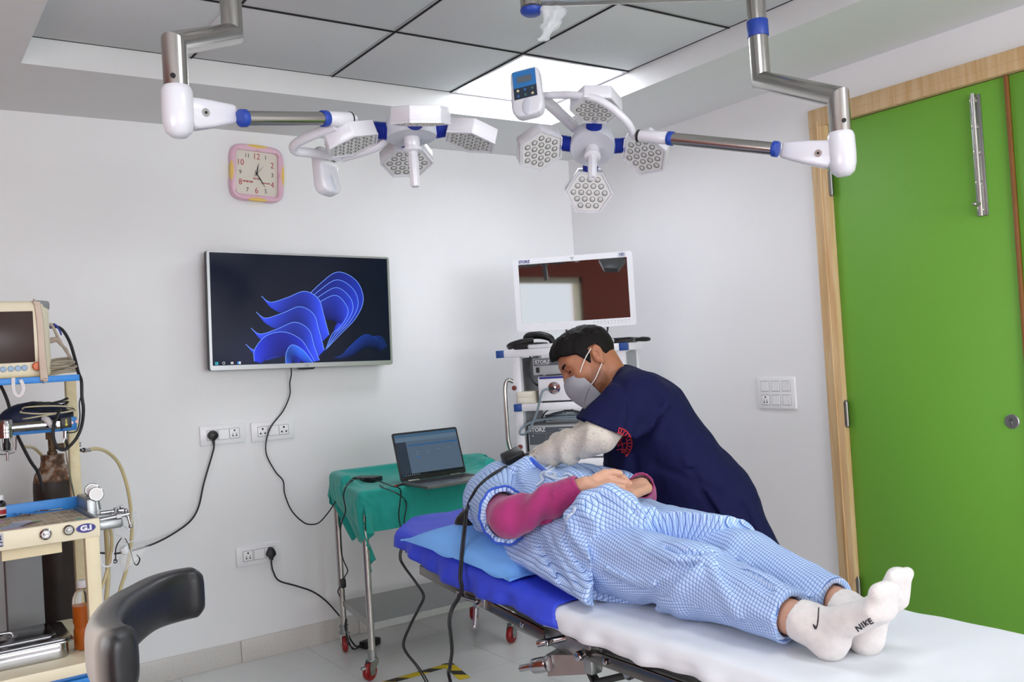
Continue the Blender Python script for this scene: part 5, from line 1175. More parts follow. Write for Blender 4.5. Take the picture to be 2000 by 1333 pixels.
mb = MB(); n = [at(26, 738, Y=-1.0), at(26, 752, Y=-1.003), at(28, 766, Y=-1.004), at(35, 774, Y=-1.005), at(43, 770, Y=-1.006), at(46, 757, Y=-1.006), at(40, 742, Y=-1.006)]
mb.tube(n, .006, 8, 6, sy=.12, ref=(0, -1, 0)); one('cotton_tape', mb, mat('white tape', 'dcd8da', .8), 'white cotton tape loop hanging below the top trolley shelf edge', 'tape', n[0], sharp=180)
# monitor leads
M_bcab = mat('grey beige lead', '9a917f', .55)
mb = MB(); n = [at(98, 640, Y=-.78), at(108, 634, Y=-.78)]; mb.cyl(n[0], n[1], .006, n=10); o_ = [n[1], at(116, 645, Y=-.78), at(120, 655, Y=-.78)]; mb.tube(o_, .003, 8)
one('monitor_lead', mb, mat('blue plug', '2a3e9a', .4), 'short blue ended lead at the right side of the cream monitor', 'cable', n[0])
mb = MB(); mb.tube([at(97, 632, Y=-.79), at(104, 640, Y=-.79), at(114, 662, Y=-.79), at(125, 680, Y=-.79), at(135, 695, Y=-.78), at(146, 715, Y=-.78), at(149, 727, Y=-.78)], .0048, 8); mb.tube([at(97, 666, Y=-.8), at(112, 664, Y=-.8), at(120, 674, Y=-.8), at(130, 683, Y=-.79), at(133, 697, Y=-.79), at(124, 707, Y=-.8)], [.010, .0085, .004, .0035, .0035], 8); one('monitor_lead', mb, mat('pinkish grey lead', 'b3a294', .55), 'pinkish grey leads dropping from the monitor side to the shelf', 'cable', at(120, 680, Y=-.79))
mb = MB(); rnd = random.Random(4)
for q in range(6):
    c = V(-.005, .39+.012*q, 0); L0 = []
    for k in range(9):
        a = 2*math.pi*k/9; L0.append(K.p(-.035+.052*math.cos(a)+rnd.uniform(-.008, .008), .40+.045*math.sin(a)+rnd.uniform(-.01, .01), 1.385+.008*q+.010*(1+math.cos(a-1))*.5+rnd.uniform(0, .006)))
    mb.tube(L0, .0042, 7, 6, closed=True)
one('coiled_lead', mb, M_bcab, 'coil of grey beige patient leads on the top shelf beside the cream monitor', 'cable', K.p(0, .4, 1.385))
cable('thick black hose arching from the monitor side down past the trolley post', [at(97, 640, Y=-.76), at(108, 638, Y=-.765), at(122, 645, Y=-.77), at(136, 668, Y=-.78), at(146, 700, Y=-.80), at(153, 728, Y=-.83), at(159, 745, Y=-.85), at(160, 775, Y=-.86), at(163, 800, Y=-.87), at(160, 830, Y=-.89), at(152, 852, Y=-.90), at(140, 868, Y=-.91), at(125, 879, Y=-.92), at(112, 874, Y=-.92), at(105, 858, Y=-.92), at(104, 840, Y=-.92), at(108, 822, Y=-.91), at(118, 800, Y=-.86)], .0055)
cable('thin dark lead hanging behind the black hose along the trolley post', [at(156, 740, Y=-.80), at(160, 765, Y=-.80), at(155, 788, Y=-.80), at(156, 815, Y=-.8), at(150, 842, Y=-.8), at(130, 846, Y=-.82)], .0022)
cable('black hose falling from the left behind the filter bowl', [at(-25, 715, Y=-.74), at(0, 752, Y=-.74), at(14, 782, Y=-.74), at(22, 812, Y=-.745), at(30, 842, Y=-.75), at(44, 872, Y=-.75), at(60, 902, Y=-.75), at(75, 925, Y=-.74), at(84, 960, Y=-.73)], .0055)
# navy cuff bag with coiled leads
t2 = thing('blood_pressure_cuff', 'folded navy pressure cuff with coiled leads on the middle trolley shelf', 'cuff', K.p(-.1, .52, 1.213))
def cuff(P):
    d = ell(P, K.p(-.10, .53, 1.235), (.105, .07, .062)); d = smin(d, ell(P, K.p(-.04, .52, 1.245), (.07, .065, .04)), .02)
    return np.maximum(d+.003*vnoise(P, 40, 2), plane(P, K.p(0, 0, 1.2135), (0, 0, -1)))
sdf_obj('cuff', cuff, K.p(-.23, .44, 1.205), K.p(.05, .62, 1.315), .005, mat('navy nylon', '15203f', .6), t2)
mb = MB(); rnd = random.Random(9)
for q in range(7):
    z = 1.245+.007*q; L0 = [K.p(-.075+.085*math.cos(a)*(1-.04*q)+rnd.uniform(-.006, .006)+.02, .475-.035*math.sin(a)*(1)+.02, z+.012*math.cos(a+q)+rnd.uniform(-.004, .004)) for a in np.linspace(0, 2*math.pi, 10, False)]
    mb.tube(L0, .003, 7, 5, closed=True)
mb.build('coiled_lead', mat('black lead', '1b1b1e', .45), t2)
mb = MB()
for q in range(3):
    z = 1.25+.012*q; mb.tube([K.p(-.09+.08*math.cos(a)+rnd.uniform(-.006, .006)+.03, .465-.03*math.sin(a), z+.008*math.cos(a+q*2)) for a in np.linspace(0, 2*math.pi, 10, False)], .0026, 7, 5, closed=True)
mb.build('coiled_lead', mat('cream lead', 'cdc4a6', .5), t2)
mb = MB(); mb.tube([at(86, 818, Y=-.86), at(93, 822, Y=-.88), at(101, 833, Y=-.90)], [.010, .011, .008], 10); mb.build('connector', mat('white connector', 'd9d8da', .4), t2)
# newspaper, forceps, small bottle
M_news = mat('newspaper', 'cfc0a2', .8); N, L, b = nodes(M_news); tcn = N.new('ShaderNodeTexCoord'); br = N.new('ShaderNodeTexBrick'); br.inputs['Scale'].default_value = 9; br.offset = .37; br.inputs['Mortar Size'].default_value = .035; br.inputs['Bias'].default_value = -.2
L.new(tcn.outputs['Object'], br.inputs[0]); br.inputs['Color1'].default_value = lin('c9b697'); br.inputs['Color2'].default_value = lin('7a7068'); br.inputs['Mortar'].default_value = lin('dccfb4')
nz = N.new('ShaderNodeTexVoronoi'); nz.inputs['Scale'].default_value = 13; L.new(tcn.outputs['Object'], nz.inputs[0]); hs = N.new('ShaderNodeHueSaturation'); hs.inputs['Saturation'].default_value = .55; hs.inputs['Value'].default_value = .8; L.new(nz.outputs['Color'], hs.inputs['Color'])
nn2 = N.new('ShaderNodeTexNoise'); nn2.inputs['Scale'].default_value = 7; L.new(tcn.outputs['Object'], nn2.inputs[0]); q = math_node(N, L, 'GREATER_THAN', nn2.outputs[0], .56)
wv = N.new('ShaderNodeTexWave'); wv.inputs['Scale'].default_value = 70; wv.bands_direction = 'Y'; L.new(tcn.outputs['Object'], wv.inputs[0])
m1 = mix_node(N, L, q, br.outputs['Color'], hs.outputs[0]); m2 = N.new('ShaderNodeMix'); m2.data_type = 'RGBA'; m2.blend_type = 'MULTIPLY'; m2.inputs[0].default_value = .35; L.new(m1, m2.inputs[6]); L.new(wv.outputs['Color'], m2.inputs[7]); L.new(m2.outputs[2], b.inputs['Base Color'])
one('newspaper', MB(K).bx((XLt+.02, .02, .9262), (-.012, .385, .9272)), M_news, 'printed newspaper sheet lining the worktop of the anaesthesia trolley', 'newspaper', K.p(-.4, .2, .926))
def wt(x, y, z=.0): return at(x, y, Z=.930+z)
t2 = thing('forceps', 'long steel forceps lying on the newspaper at the left', 'forceps', wt(60, 1000))
mb = MB(); mb.tube([wt(48, 1005, .004), wt(30, 1001, .004), wt(20, 995, .004), wt(22, 1000, .004), wt(34, 1005, .004), wt(60, 1006, .004), wt(72, 999, .004), wt(95, 997, .004), wt(122, 994, .004)], .0026, 8); mb.build('blade', M_chrome, t2); mb = MB(); mb.tube([wt(40, 1008, .006), wt(26, 1002, .007), wt(18, 998, .006)], .0024, 8); mb.build('finger_ring', M_chrome, t2)
pb = wt(0, 1012, -.003); t2 = thing('medicine_bottle', 'small dark bottle with red and white label at the edge of the newspaper', 'bottle', pb)
MB().lathe([(0, 0), (.019, 0), (.02, .003), (.02, .045), (.016, .052), (.011, .055), (.011, .06), (0, .06)], pb, (0, 0, 1), 28).build('glass', mat('dark brown glass', '1c1314', .12), t2); MB().lathe([(.0203, .008), (.0203, .036)], pb, (0, 0, 1), 28).build('label', mat('white label', 'd9d4d4', .5), t2); MB().lathe([(.0205, .012), (.0205, .027)], pb, (0, 0, 1), 28).build('red_band', mat('red label', 'a42a33', .5), t2); MB().lathe([(0, .074), (.0125, .074), (.0135, .072), (.0135, .058), (0, .058)], pb, (0, 0, 1), 24).build('cap', M_white, t2)
# steel tray with lid
t2 = thing('instrument_tray', 'lidded stainless steel instrument tray on the lower shelf of the trolley', 'tray', K.p(-.28, .2, .512))
ta, tb_, tc_, td_ = V(-3.05, -1.19, 0), V(-3.005, -.93, 0), V(-3.45, -1.19, 0), V(-3.45, -.93, 0)
f2 = Fr(((ta+tb_+tc_+td_)/4)*V(1, 1, 0)+V(0, 0, .512), (1, 0, 0)); tw, td2 = .43, .26
mb = MB(f2); mb.prism(rr(tw-.03, td2-.03, .03, 6), 0, .05, .006); mb.prism(rr(tw, td2, .035, 6), .048, .054, .002); mb.build('pan', M_chrome, t2)
mb = MB(f2); mb.prism(rr(tw-.008, td2-.008, .032, 6), .054, .062, .003); mb.prism(rr(tw-.09, td2-.09, .02, 6), .06, .069, .004); k = mb.build('lid', mat('dark polished lid', '77777a', .12, 1), t2)  # lid steel darkened to paint in the dark underside it mirrors
mb = MB(f2); mb.tube([(.0, -.0, .068), (.01, 0, .082), (.05, 0, .082), (.06, 0, .068)], .004, 10); mb.lathe([(0, .07), (.034, .07), (.036, .0685)], f2.p(.03, 0, 0), (0, 0, 1), 26, sx=1.2, sy=.8); mb.build('lid_handle', M_chrome, k)
# antiseptic bottle
pb = at(161, 1276, Z=.513); pb = V(-2.985, -1.115, .5125)
t2 = thing('antiseptic_bottle', 'plastic bottle of orange liquid with white cap on the lower shelf', 'bottle', pb)
prof = [(0, 0), (.030, 0), (.033, .004), (.033, .06), (.030, .068), (.030, .078), (.033, .086), (.033, .15), (.031, .165), (.022, .182), (.0135, .188), (.0135, .20)]
MB().lathe(prof, pb, (0, 0, 1), 36).build('bottle_body', mat('clear bottle plastic', 'f4f1ec', .08, trans=1, ior=1.2), t2)
MB().lathe([(0, .002), (.0285, .002), (.0315, .006), (.0315, .06), (.0285, .068), (.0285, .078), (.0315, .086), (.0315, .138), (0, .138)], pb, (0, 0, 1), 36).build('orange_liquid', mat('orange liquid', 'e57a22', .3, trans=.15), t2)
MB().lathe([(0, .215), (.0155, .215), (.0168, .213), (.0168, .194), (.0158, .192), (0, .192)], pb, (0, 0, 1), 30).build('cap', M_white, t2)
# gas cylinders
M_cyl = mat('rusty brown cylinder paint', '2f2520', .55, noise=.25, nscale=14)
N, L, b = nodes(M_cyl); tcn = N.new('ShaderNodeTexCoord'); sx = N.new('ShaderNodeSeparateXYZ'); L.new(tcn.outputs['Object'], sx.inputs[0]); n3 = N.new('ShaderNodeTexNoise'); n3.inputs['Scale'].default_value = 38; n3.inputs['Detail'].default_value = 6; L.new(tcn.outputs['Object'], n3.inputs[0])
rp = N.new('ShaderNodeValToRGB'); e = rp.color_ramp.elements; e[0].position = .40; e[0].color = lin('4a3426'); e[1].position = .62; e[1].color = lin('a39788'); x_ = e.new(.5); x_.color = lin('7d5434'); L.new(n3.outputs[0], rp.inputs[0])
h_ = math_node(N, L, 'ADD', sx.outputs[2], math_node(N, L, 'MULTIPLY', n3.outputs[0], .03)); fac = math_node(N, L, 'GREATER_THAN', h_, 1.0)
n4 = N.new('ShaderNodeTexNoise'); n4.inputs['Scale'].default_value = 20; L.new(tcn.outputs['Object'], n4.inputs[0]); r4 = N.new('ShaderNodeValToRGB'); r4.color_ramp.elements[0].color = lin('231c19'); r4.color_ramp.elements[1].color = lin('3d302a'); L.new(n4.outputs[0], r4.inputs[0])
L.new(mix_node(N, L, fac, r4.outputs[0], rp.outputs[0]), b.inputs['Base Color'])
M_brass = mat('old brass', '6d5a44', .5, .7, noise=.2, nscale=60)
def gascyl(x, y, label, valve=True):
    c = V(x, y, 0); t2 = thing('gas_cylinder', label, 'gas cylinder', c, 'gas cylinders behind the anaesthesia trolley')
    r = .0725; MB().lathe([(0, 0), (r*.94, 0), (r, .02), (r, .955), (r*.98, .985), (r*.9, 1.012), (r*.74, 1.034), (r*.6, 1.045), (.043, 1.05), (.043, 1.058), (.041, 1.062), (.041, 1.086), (0, 1.086)], c, (0, 0, 1), 40).build('tank', M_cyl, t2)
    mb = MB(); mb.lathe([(0, 1.086), (.018, 1.086), (.018, 1.098), (.013, 1.102), (.013, 1.15), (0, 1.15)], c, (0, 0, 1), 20); mb.cyl(c+V(-.01, 0, 1.115), c+V(.06, -.01, 1.115), .0115, n=14); mb.cyl(c+V(-.004, 0, 1.145), c+V(-.004, 0, 1.175), .016, n=8); mb.build('valve', M_brass, t2)
    mb = MB(); mb.cyl(c+V(.055, -.01, 1.115), c+V(.10, -.016, 1.115), .008, n=14); mb.cyl(c+V(.075, -.012, 1.115), c+V(.088, -.014, 1.115), .014, n=8); mb.build('outlet', M_zinc, t2)
gascyl(-2.955, -.42, 'rusty brown gas cylinder with its valve showing behind the blue backboard'); gascyl(-3.24, -.47, 'dark gas cylinder cut off by the picture edge, beside the rusty brown one')
t2 = thing('gas_regulator', 'black and chrome gas regulator fixed beside the trolley post', 'regulator', at(138, 868, Y=-.6))
mb = MB(); mb.lathe([(0, -.02), (.02, -.02), (.024, -.01), (.024, .01), (.02, .02), (0, .02)], at(139, 868, Y=-.62), (.2, -1, 0), 24); mb.build('body', M_black, t2)
mb = MB(); mb.cyl(at(128, 838, Y=-.7), at(128, 856, Y=-.7), .008, n=12); mb.cyl(at(139, 840, Y=-.66), at(139, 858, Y=-.64), .0095, n=12); mb.cyl(at(158, 880, Y=-.6), at(176, 880, Y=-.58), .0065, n=12); mb.cyl(at(163, 880, Y=-.6), at(168, 880, Y=-.58), .0095, n=8); mb.build('fittings', M_chrome, t2)
cable('bent steel gas pipe running down beside the trolley post', [at(128, 852, Y=-.7), at(125, 864, Y=-.7), at(127, 872, Y=-.7), at(131, 900, Y=-.7), at(138, 935, Y=-.7), at(145, 970, Y=-.70)], .003, m=M_steel)
M_hose = mat('aged cream rubber hose', 'c9b98c', .4, noise=.06)
cable('cream rubber hose arching out from the trolley post and down the wall', [at(172, 879, Y=-.58), at(190, 877, Y=-.55), at(210, 884, Y=-.5), at(230, 903, Y=-.45), at(244, 935, Y=-.42), at(253, 975, Y=-.42), at(257, 1015, Y=-.42), at(257, 1050, Y=-.43), at(252, 1090, Y=-.45), at(245, 1120, Y=-.47), at(236, 1148, Y=-.48), at(228, 1180, Y=-.5), at(222, 1230, Y=-.5)], .0068, 'hose', name='rubber_hose', m=M_hose)
cable('short cream hose running behind the brown cylinder valve', [at(48, 873, Y=-.5), at(65, 875, Y=-.4), at(80, 888, Y=-.34), at(92, 905, Y=-.32)], .006, 'hose', name='rubber_hose', m=M_hose)
cable('cream hose hanging straight down under the chrome yoke clamps', [at(213, 1026, Y=-1.0), at(218, 1050, Y=-.98), at(217, 1080, Y=-.96), at(211, 1110, Y=-.95), at(202, 1138, Y=-.95), at(190, 1165, Y=-.95), at(178, 1200, Y=-.95)], .0058, 'hose', name='rubber_hose', m=M_hose)
cable('wide cream hose behind the hanging one, beside the trolley leg', [at(206, 1020, Y=-.9), at(208, 1050, Y=-.88), at(210, 1090, Y=-.87), at(211, 1130, Y=-.87), at(208, 1170, Y=-.87), at(206, 1230, Y=-.87)], .0078, 'hose', name='rubber_hose', m=M_hose)
cable('thin white suction tube looping beside the trolley front leg', [at(197, 1085, Y=-1.1), at(197, 1098, Y=-1.1), at(202, 1106, Y=-1.1), at(212, 1107, Y=-1.1), at(219, 1100, Y=-1.1), at(220, 1085, Y=-1.1), at(223, 1076, Y=-1.1)], .0028, 'tube', m=M_white, name='suction_tube')
# oxygen mask
t2 = thing('oxygen_mask', 'clear plastic oxygen mask with black strap hanging from the yoke clamps', 'oxygen mask', at(240, 1060, Y=-1.02))
M_clear = mat('clear soft plastic', 'f3f6f6', .12, alpha=.28, spec=.8)
mf = Fr(at(247, 1085, Y=-1.02), nrm(V(.75, -.25, -.55)), nrm(V(.45, -.1, .85))); rows = []
for k in range(12):
    s = k/11; row = []
    for j in range(26):
        a = 2*math.pi*j/26; r_ = .010+.030*s**.75; row.append(mf.p(-.015+.05*s+.012*s*math.cos(a), r_*1.35*math.cos(a)*(1+.1*s), r_*.85*math.sin(a)+.012*(1-s)))
    rows.append(row)
mb = MB().grid(np.array(rows), closed=True); mb.build('mask_shell', M_clear, t2, sharp=180)
MB().lathe([(0, 0), (.012, 0), (.0135, .004), (.0135, .02), (.010, .024), (0, .024)], at(246, 1080, Y=-1.03), mf.x*-.6+V(0, -.5, .6), 20).build('connector', mat('mask connector', 'e9ecee', .3), t2)
mb = MB(); mb.tube([at(237, 1052, Y=-1.03), at(230, 1062, Y=-1.04), at(226, 1074, Y=-1.04), at(226, 1090, Y=-1.04), at(225, 1097, Y=-1.04)], .0028, 8, sy=.4); mb.tube([at(244, 1052, Y=-1.03), at(251, 1064, Y=-1.035), at(256, 1080, Y=-1.04), at(262, 1100, Y=-1.04), at(268, 1104, Y=-1.04), at(273, 1093, Y=-1.04), at(267, 1084, Y=-1.04)], .0028, 8, sy=.4); mb.lathe([(.004, -.002), (.0075, -.002), (.0075, .002), (.004, .002)], at(225, 1097, Y=-1.042), (0, -1, .2), 16); mb.build('strap', M_rub, t2)
mb = MB(); mb.tube([at(241, 1060, Y=-1.03), at(240, 1050, Y=-1.03), at(228, 1045, Y=-1.02), at(222, 1035, Y=-1.02), at(232, 1015, Y=-1.03), at(245, 995, Y=-1.04), at(232, 988, Y=-1.03), at(226, 1000, Y=-1.02), at(236, 1020, Y=-1.03), at(252, 1035, Y=-1.03), at(258, 1015, Y=-1.03), at(259, 1000, Y=-1.03), at(266, 1006, Y=-1.02), at(268, 1030, Y=-1.02), at(262, 1055, Y=-1.02), at(246, 1060, Y=-1.03)], .0026, 8); mb.build('oxygen_tube', mat('clear tube', 'e6eaec', .15, alpha=.5), t2)

# ================================================================== SURGEON'S STOOL IN THE FOREGROUND
A_, B_ = at(398, 1163, d=1.66), at(250, 1282, d=1.20); zc = (A_[2]+B_[2])/2+.002
M_leath = mat('worn black leather', '121316', .4, bump=.15, bscale=60); N, L, b = nodes(M_leath)
tcn = N.new('ShaderNodeTexCoord'); nz = N.new('ShaderNodeTexNoise'); nz.inputs['Scale'].default_value = 5; L.new(tcn.outputs['Object'], nz.inputs[0]); vc = N.new('ShaderNodeVertexColor'); vc.layer_name = 'Wear'
fac = math_node(N, L, 'MULTIPLY', vc.outputs[0], 1.0); L.new(mix_node(N, L, fac, lin('121316'), lin('aaa49b')), b.inputs['Base Color']); L.new(math_node(N, L, 'ADD', math_node(N, L, 'MULTIPLY', fac, .05), .38), b.inputs['Roughness'])  # grey on the outer side paints the window's sheen into the leather
gp = [at(x, y, d=d) for x, y, d in ((397, 1163, 1.66), (350, 1170, 1.63), (300, 1183, 1.57), (255, 1207, 1.48), (222, 1235, 1.39), (207, 1258, 1.31), (211, 1275, 1.25), (228, 1284, 1.215), (250, 1288, 1.20))]
for p in gp: p[2] = zc+(p[2]-zc)*.6
path = catmull(gp, 10); n = 30; T = np.gradient(path, axis=0); T /= np.linalg.norm(T, axis=1)[:, None]; rows = []; side_sheen = []; nk = len(path)
lenp = np.concatenate([[0], np.cumsum(np.linalg.norm(np.diff(path, axis=0), axis=1))])
sec = np.array([(math.copysign(abs(math.cos(a))**.55, math.cos(a)), math.copysign(abs(math.sin(a))**.6, math.sin(a))) for a in np.linspace(0, 2*math.pi, n, False)])
for k in range(nk):
    e = min(lenp[k], lenp[-1]-lenp[k]); q = min(1, (e/.016))**.5 if e < .016 else 1; sd = nrm(np.cross(T[k], (0, 0, 1))); row = []
    for u_, w_ in sec:
        hh = .0435*(1+.03*math.sin(lenp[k]*30)); row.append(path[k]+sd*.027*u_*(.3+.7*q)+V(0, 0, hh*w_*(.55+.45*q)))
        out = u_
        s = lenp[k]/lenp[-1]; side_sheen.append(max(0, min(1, (out-.15)*2.2))*max(0, min(1, (s-.42)/.12))*max(0, min(1, (.985-s)/.05)))
    rows.append(row)
rows = [[path[0]]*n]+rows+[[path[-1]]*n]; side_sheen = [0]*n+side_sheen+[0]*n
t = thing('surgeon_stool', 'black padded curved backrest of a surgeon stool in the left foreground', 'stool', V(*(path.mean(0)[:2]+V(.06, -.02)), 0))
o = MB().grid(np.array(rows), closed=True).build('curved_backrest', M_leath, t, sharp=180)
a = o.data.color_attributes.new('Wear', 'FLOAT_COLOR', 'POINT'); a.data.foreach_set('color', np.array([(w_, w_, w_, 1) for w_ in side_sheen], np.float32).ravel())
bs = WB[t.name]; mid = path[nk//2]
mb = MB(); mb.tube([V(mid[0], mid[1], zc-.035), V(mid[0], mid[1], zc-.16), V((mid[0]+bs[0])/2, (mid[1]+bs[1])/2, .56), V(bs[0], bs[1], .55)], .012, 12); mb.build('back_support', M_chrome, t)
MB().lathe([(0, 0), (.15, 0), (.165, .015), (.165, .045), (.15, .06), (0, .065)], bs+V(0, 0, .545), (0, 0, 1), 40).build('seat', mat('black seat leather', '17181b', .35), t); MB().cyl(bs+V(0, 0, .1), bs+V(0, 0, .55), .025, n=20).build('pedestal', M_chrome, t)
for k in range(5):
    a = 2*math.pi*k/5+.3; e = bs+V(.24*math.cos(a), .24*math.sin(a), 0); MB().bar(bs+V(0, 0, .11), e+V(0, 0, .07), .03, .02, .004).build('leg', M_chrome, t); mw, mf = MB(), MB(); caster(mw, mf, e, .026, 60*k); kf = mf.build('caster_fork', M_black, t); mw.build('caster_wheel', M_black, kf)
# ================================================================== THE PATIENT
def rays(px):
    px = np.atleast_2d(np.asarray(px, float)); d = FW+RT*((px[:, :1]-1000)/FPX)-UP*((px[:, 1:]-666.5)/FPX); return d/np.linalg.norm(d, axis=1)[:, None]
def cast(fn, px, t0=1.2, far=4., lift=0.):
    d = rays(px); t = np.full(len(d), t0)
    for _ in range(90): t = np.minimum(t+.6*fn((CAM+t[:, None]*d).astype(np.float32)), far)
    return CAM+(t-lift)[:, None]*d
def folds(fn, polys):
    """soft ridges (amp > 0) and valleys along lines traced on a sculpted surface"""
    F_ = []
    for amp, w, px in polys:
        P = cast(fn, px)
        for a, b_ in zip(P[:-1], P[1:]): F_.append((amp, w, a.astype(np.float32), b_.astype(np.float32)))
    return F_
def fold_d(P, F_):
    out = np.zeros(len(P), np.float32)
    for amp, w, a, b_ in F_:
        ab = b_-a; q = P-a; t = np.clip(q@ab/(ab@ab+1e-9), 0, 1); e = q-t[:, None]*ab; g = amp*np.exp(-(e*e).sum(1)/(w*w))
        out = np.where(np.abs(g) > np.abs(out), g, out)
    return out
M_chk = mat('blue check cotton', '9fc0ea', .85); N, L, b = nodes(M_chk)
uvn = N.new('ShaderNodeUVMap'); sx = N.new('ShaderNodeSeparateXYZ'); L.new(uvn.outputs[0], sx.inputs[0]); fs_n = []
for i in (0, 1):
    q = math_node(N, L, 'FRACT', math_node(N, L, 'MULTIPLY', sx.outputs[i], 1/.0080)); fs_n.append((math_node(N, L, 'LESS_THAN', q, .15), math_node(N, L, 'GREATER_THAN', math_node(N, L, 'FRACT', math_node(N, L, 'ADD', math_node(N, L, 'MULTIPLY', sx.outputs[i], 2/.0080), .25)), .5)))
wsum = math_node(N, L, 'MULTIPLY', math_node(N, L, 'ADD', fs_n[0][1], fs_n[1][1]), .5); c1 = mix_node(N, L, wsum, lin('d3e3f8'), lin('92b8ec'))
dk = math_node(N, L, 'MULTIPLY', math_node(N, L, 'MAXIMUM', fs_n[0][0], fs_n[1][0]), .85); L.new(mix_node(N, L, dk, c1, lin('2c549f')), b.inputs['Base Color'])
M_trim = mat('blue piping', '2a55c4', .7); M_magenta = mat('magenta knit', 'a0296b', .9, noise=.06, nscale=200, bump=.5, bscale=500, sheen=.3)
M_skin = mat('warm skin', 'c89a80', .5, noise=.05, nscale=40, sss=.15, bump=.1, bscale=220); M_sock = mat('white sock', 'dcd9d6', .95, noise=.05, nscale=60, bump=.6, bscale=380); M_hair = mat('black hair', '15110f', .45, bump=.5, bscale=300)
pat = thing('person', 'patient lying on the operating table in blue checked gown, magenta sleeves and white socks', 'person', (-1.88, -2.5, .73))
bedp = lambda P: (bedz(-2.5)+.004+np.maximum(0, P[:, 1]+2.5)*.105)-P[:, 2]          # negative above the sheet
# skeleton
SH_R, EL_R, WR_R = V(-2.0, -1.95, .935), V(-2.10, -2.245, .912), V(-1.985, -2.44, 1.0)
SH_L, EL_L, WR_L = V(-1.73, -1.94, .93), V(-1.63, -2.24, .90), V(-1.805, -2.455, .978)
HIP = {-1: (V(-1.965, -2.42, .825), V(-1.975, -2.79, .812), V(-1.998, -3.13, .785)), 1: (V(-1.79, -2.42, .825), V(-1.80, -2.80, .815), V(-1.885, -3.15, .79))}
FOOT = {-1: (V(-1.995, -3.125, .785), V(-1.985, -3.168, .758), at(1716, 1192, X=-1.978), at(1731, 1153, X=-1.972)), 1: (V(-1.895, -3.145, .79), V(-1.912, -3.198, .758), at(1742, 1168, X=-1.895), at(1755, 1127, X=-1.888))}
# ---- hands (finger by finger)
def finger(P, pts, r0=.0088, r1=.0070): return chain(P, pts, np.linspace(r0, r1, len(pts)), .003)
RH = dict(mcp=[at(1186, 931, X=-1.903), at(1189, 939, X=-1.915), at(1190, 947, X=-1.929), at(1188, 956, X=-1.944)], pip=[at(1216, 933, X=-1.866), at(1221, 943, X=-1.877), at(1217, 952, X=-1.893), at(1206, 960, X=-1.916)],
          dip=[at(1229, 945, X=-1.849), at(1227, 959, X=-1.864), at(1221, 966, X=-1.883), at(1209, 967, X=-1.907)], tip=[at(1234, 957, X=-1.847), at(1226, 970, X=-1.862), at(1219, 975, X=-1.883), at(1206, 973, X=-1.907)])
def right_hand(P):
    W = WR_R; d = cone(P, W-(W-EL_R)*-.0+nrm(EL_R-W)*.06, W, .030, .026)
    palm_c = sum(RH['mcp'])/4*.54+W*.46; ax = nrm(sum(RH['mcp'])/4-W); sd = nrm(RH['mcp'][0]-RH['mcp'][3]); nr = nrm(np.cross(ax, sd)); fr = Fr(palm_c, ax, sd)
    d = smin(d, rbox(P, fr, (.031, .035, .0125), .012), .014)
    for k in range(4):
        d = smin(d, finger(P, [W*.45+RH['mcp'][k]*.55, RH['mcp'][k]], .0095, .0098), .010)
    f = None
    for k in range(4):
        e = finger(P, [RH['mcp'][k], RH['pip'][k], RH['dip'][k], RH['tip'][k]], (.0096, .0097, .0093, .0083)[k], (.0072, .0074, .0071, .0063)[k]); f = e if f is None else smin(f, e, .0015)
    d = smin(d, f, .0045)
    d = smin(d, finger(P, [at(1163, 935, X=-1.957), at(1181, 925, X=-1.922), at(1198, 923, X=-1.90), at(1211, 925, X=-1.885)], .0125, .0084), .009)
    return d
LHK = [at(1222, 966, X=-1.862), at(1226, 975, X=-1.868), at(1222, 981, X=-1.88), at(1216, 984, X=-1.89)]
def left_hand(P):
    W = WR_L; d = cone(P, W+nrm(EL_L-W)*.06, W, .025, .022); c = sum(LHK)/4
    c = V(-1.885, -2.475, .972); ax = nrm(c-W); fr = Fr((c+W)/2, ax, (0, 1, .2)); d = smin(d, rbox(P, fr, (.048, .036, .0135), .0125), .015)
    for k in range(4):
        o = fr.y*(-.028+.0185*k); p0 = c+o; d = smin(d, finger(P, [p0, p0+V(-.035, .004, .0), p0+V(-.058, .006, -.012), p0+V(-.066, .004, -.028)], .0092, .007), .006)
    d = smin(d, finger(P, [W+fr.y*.02+ax*.03, c+fr.y*.045, c+fr.y*.05+ax*.03], .011, .008), .008)
    return d
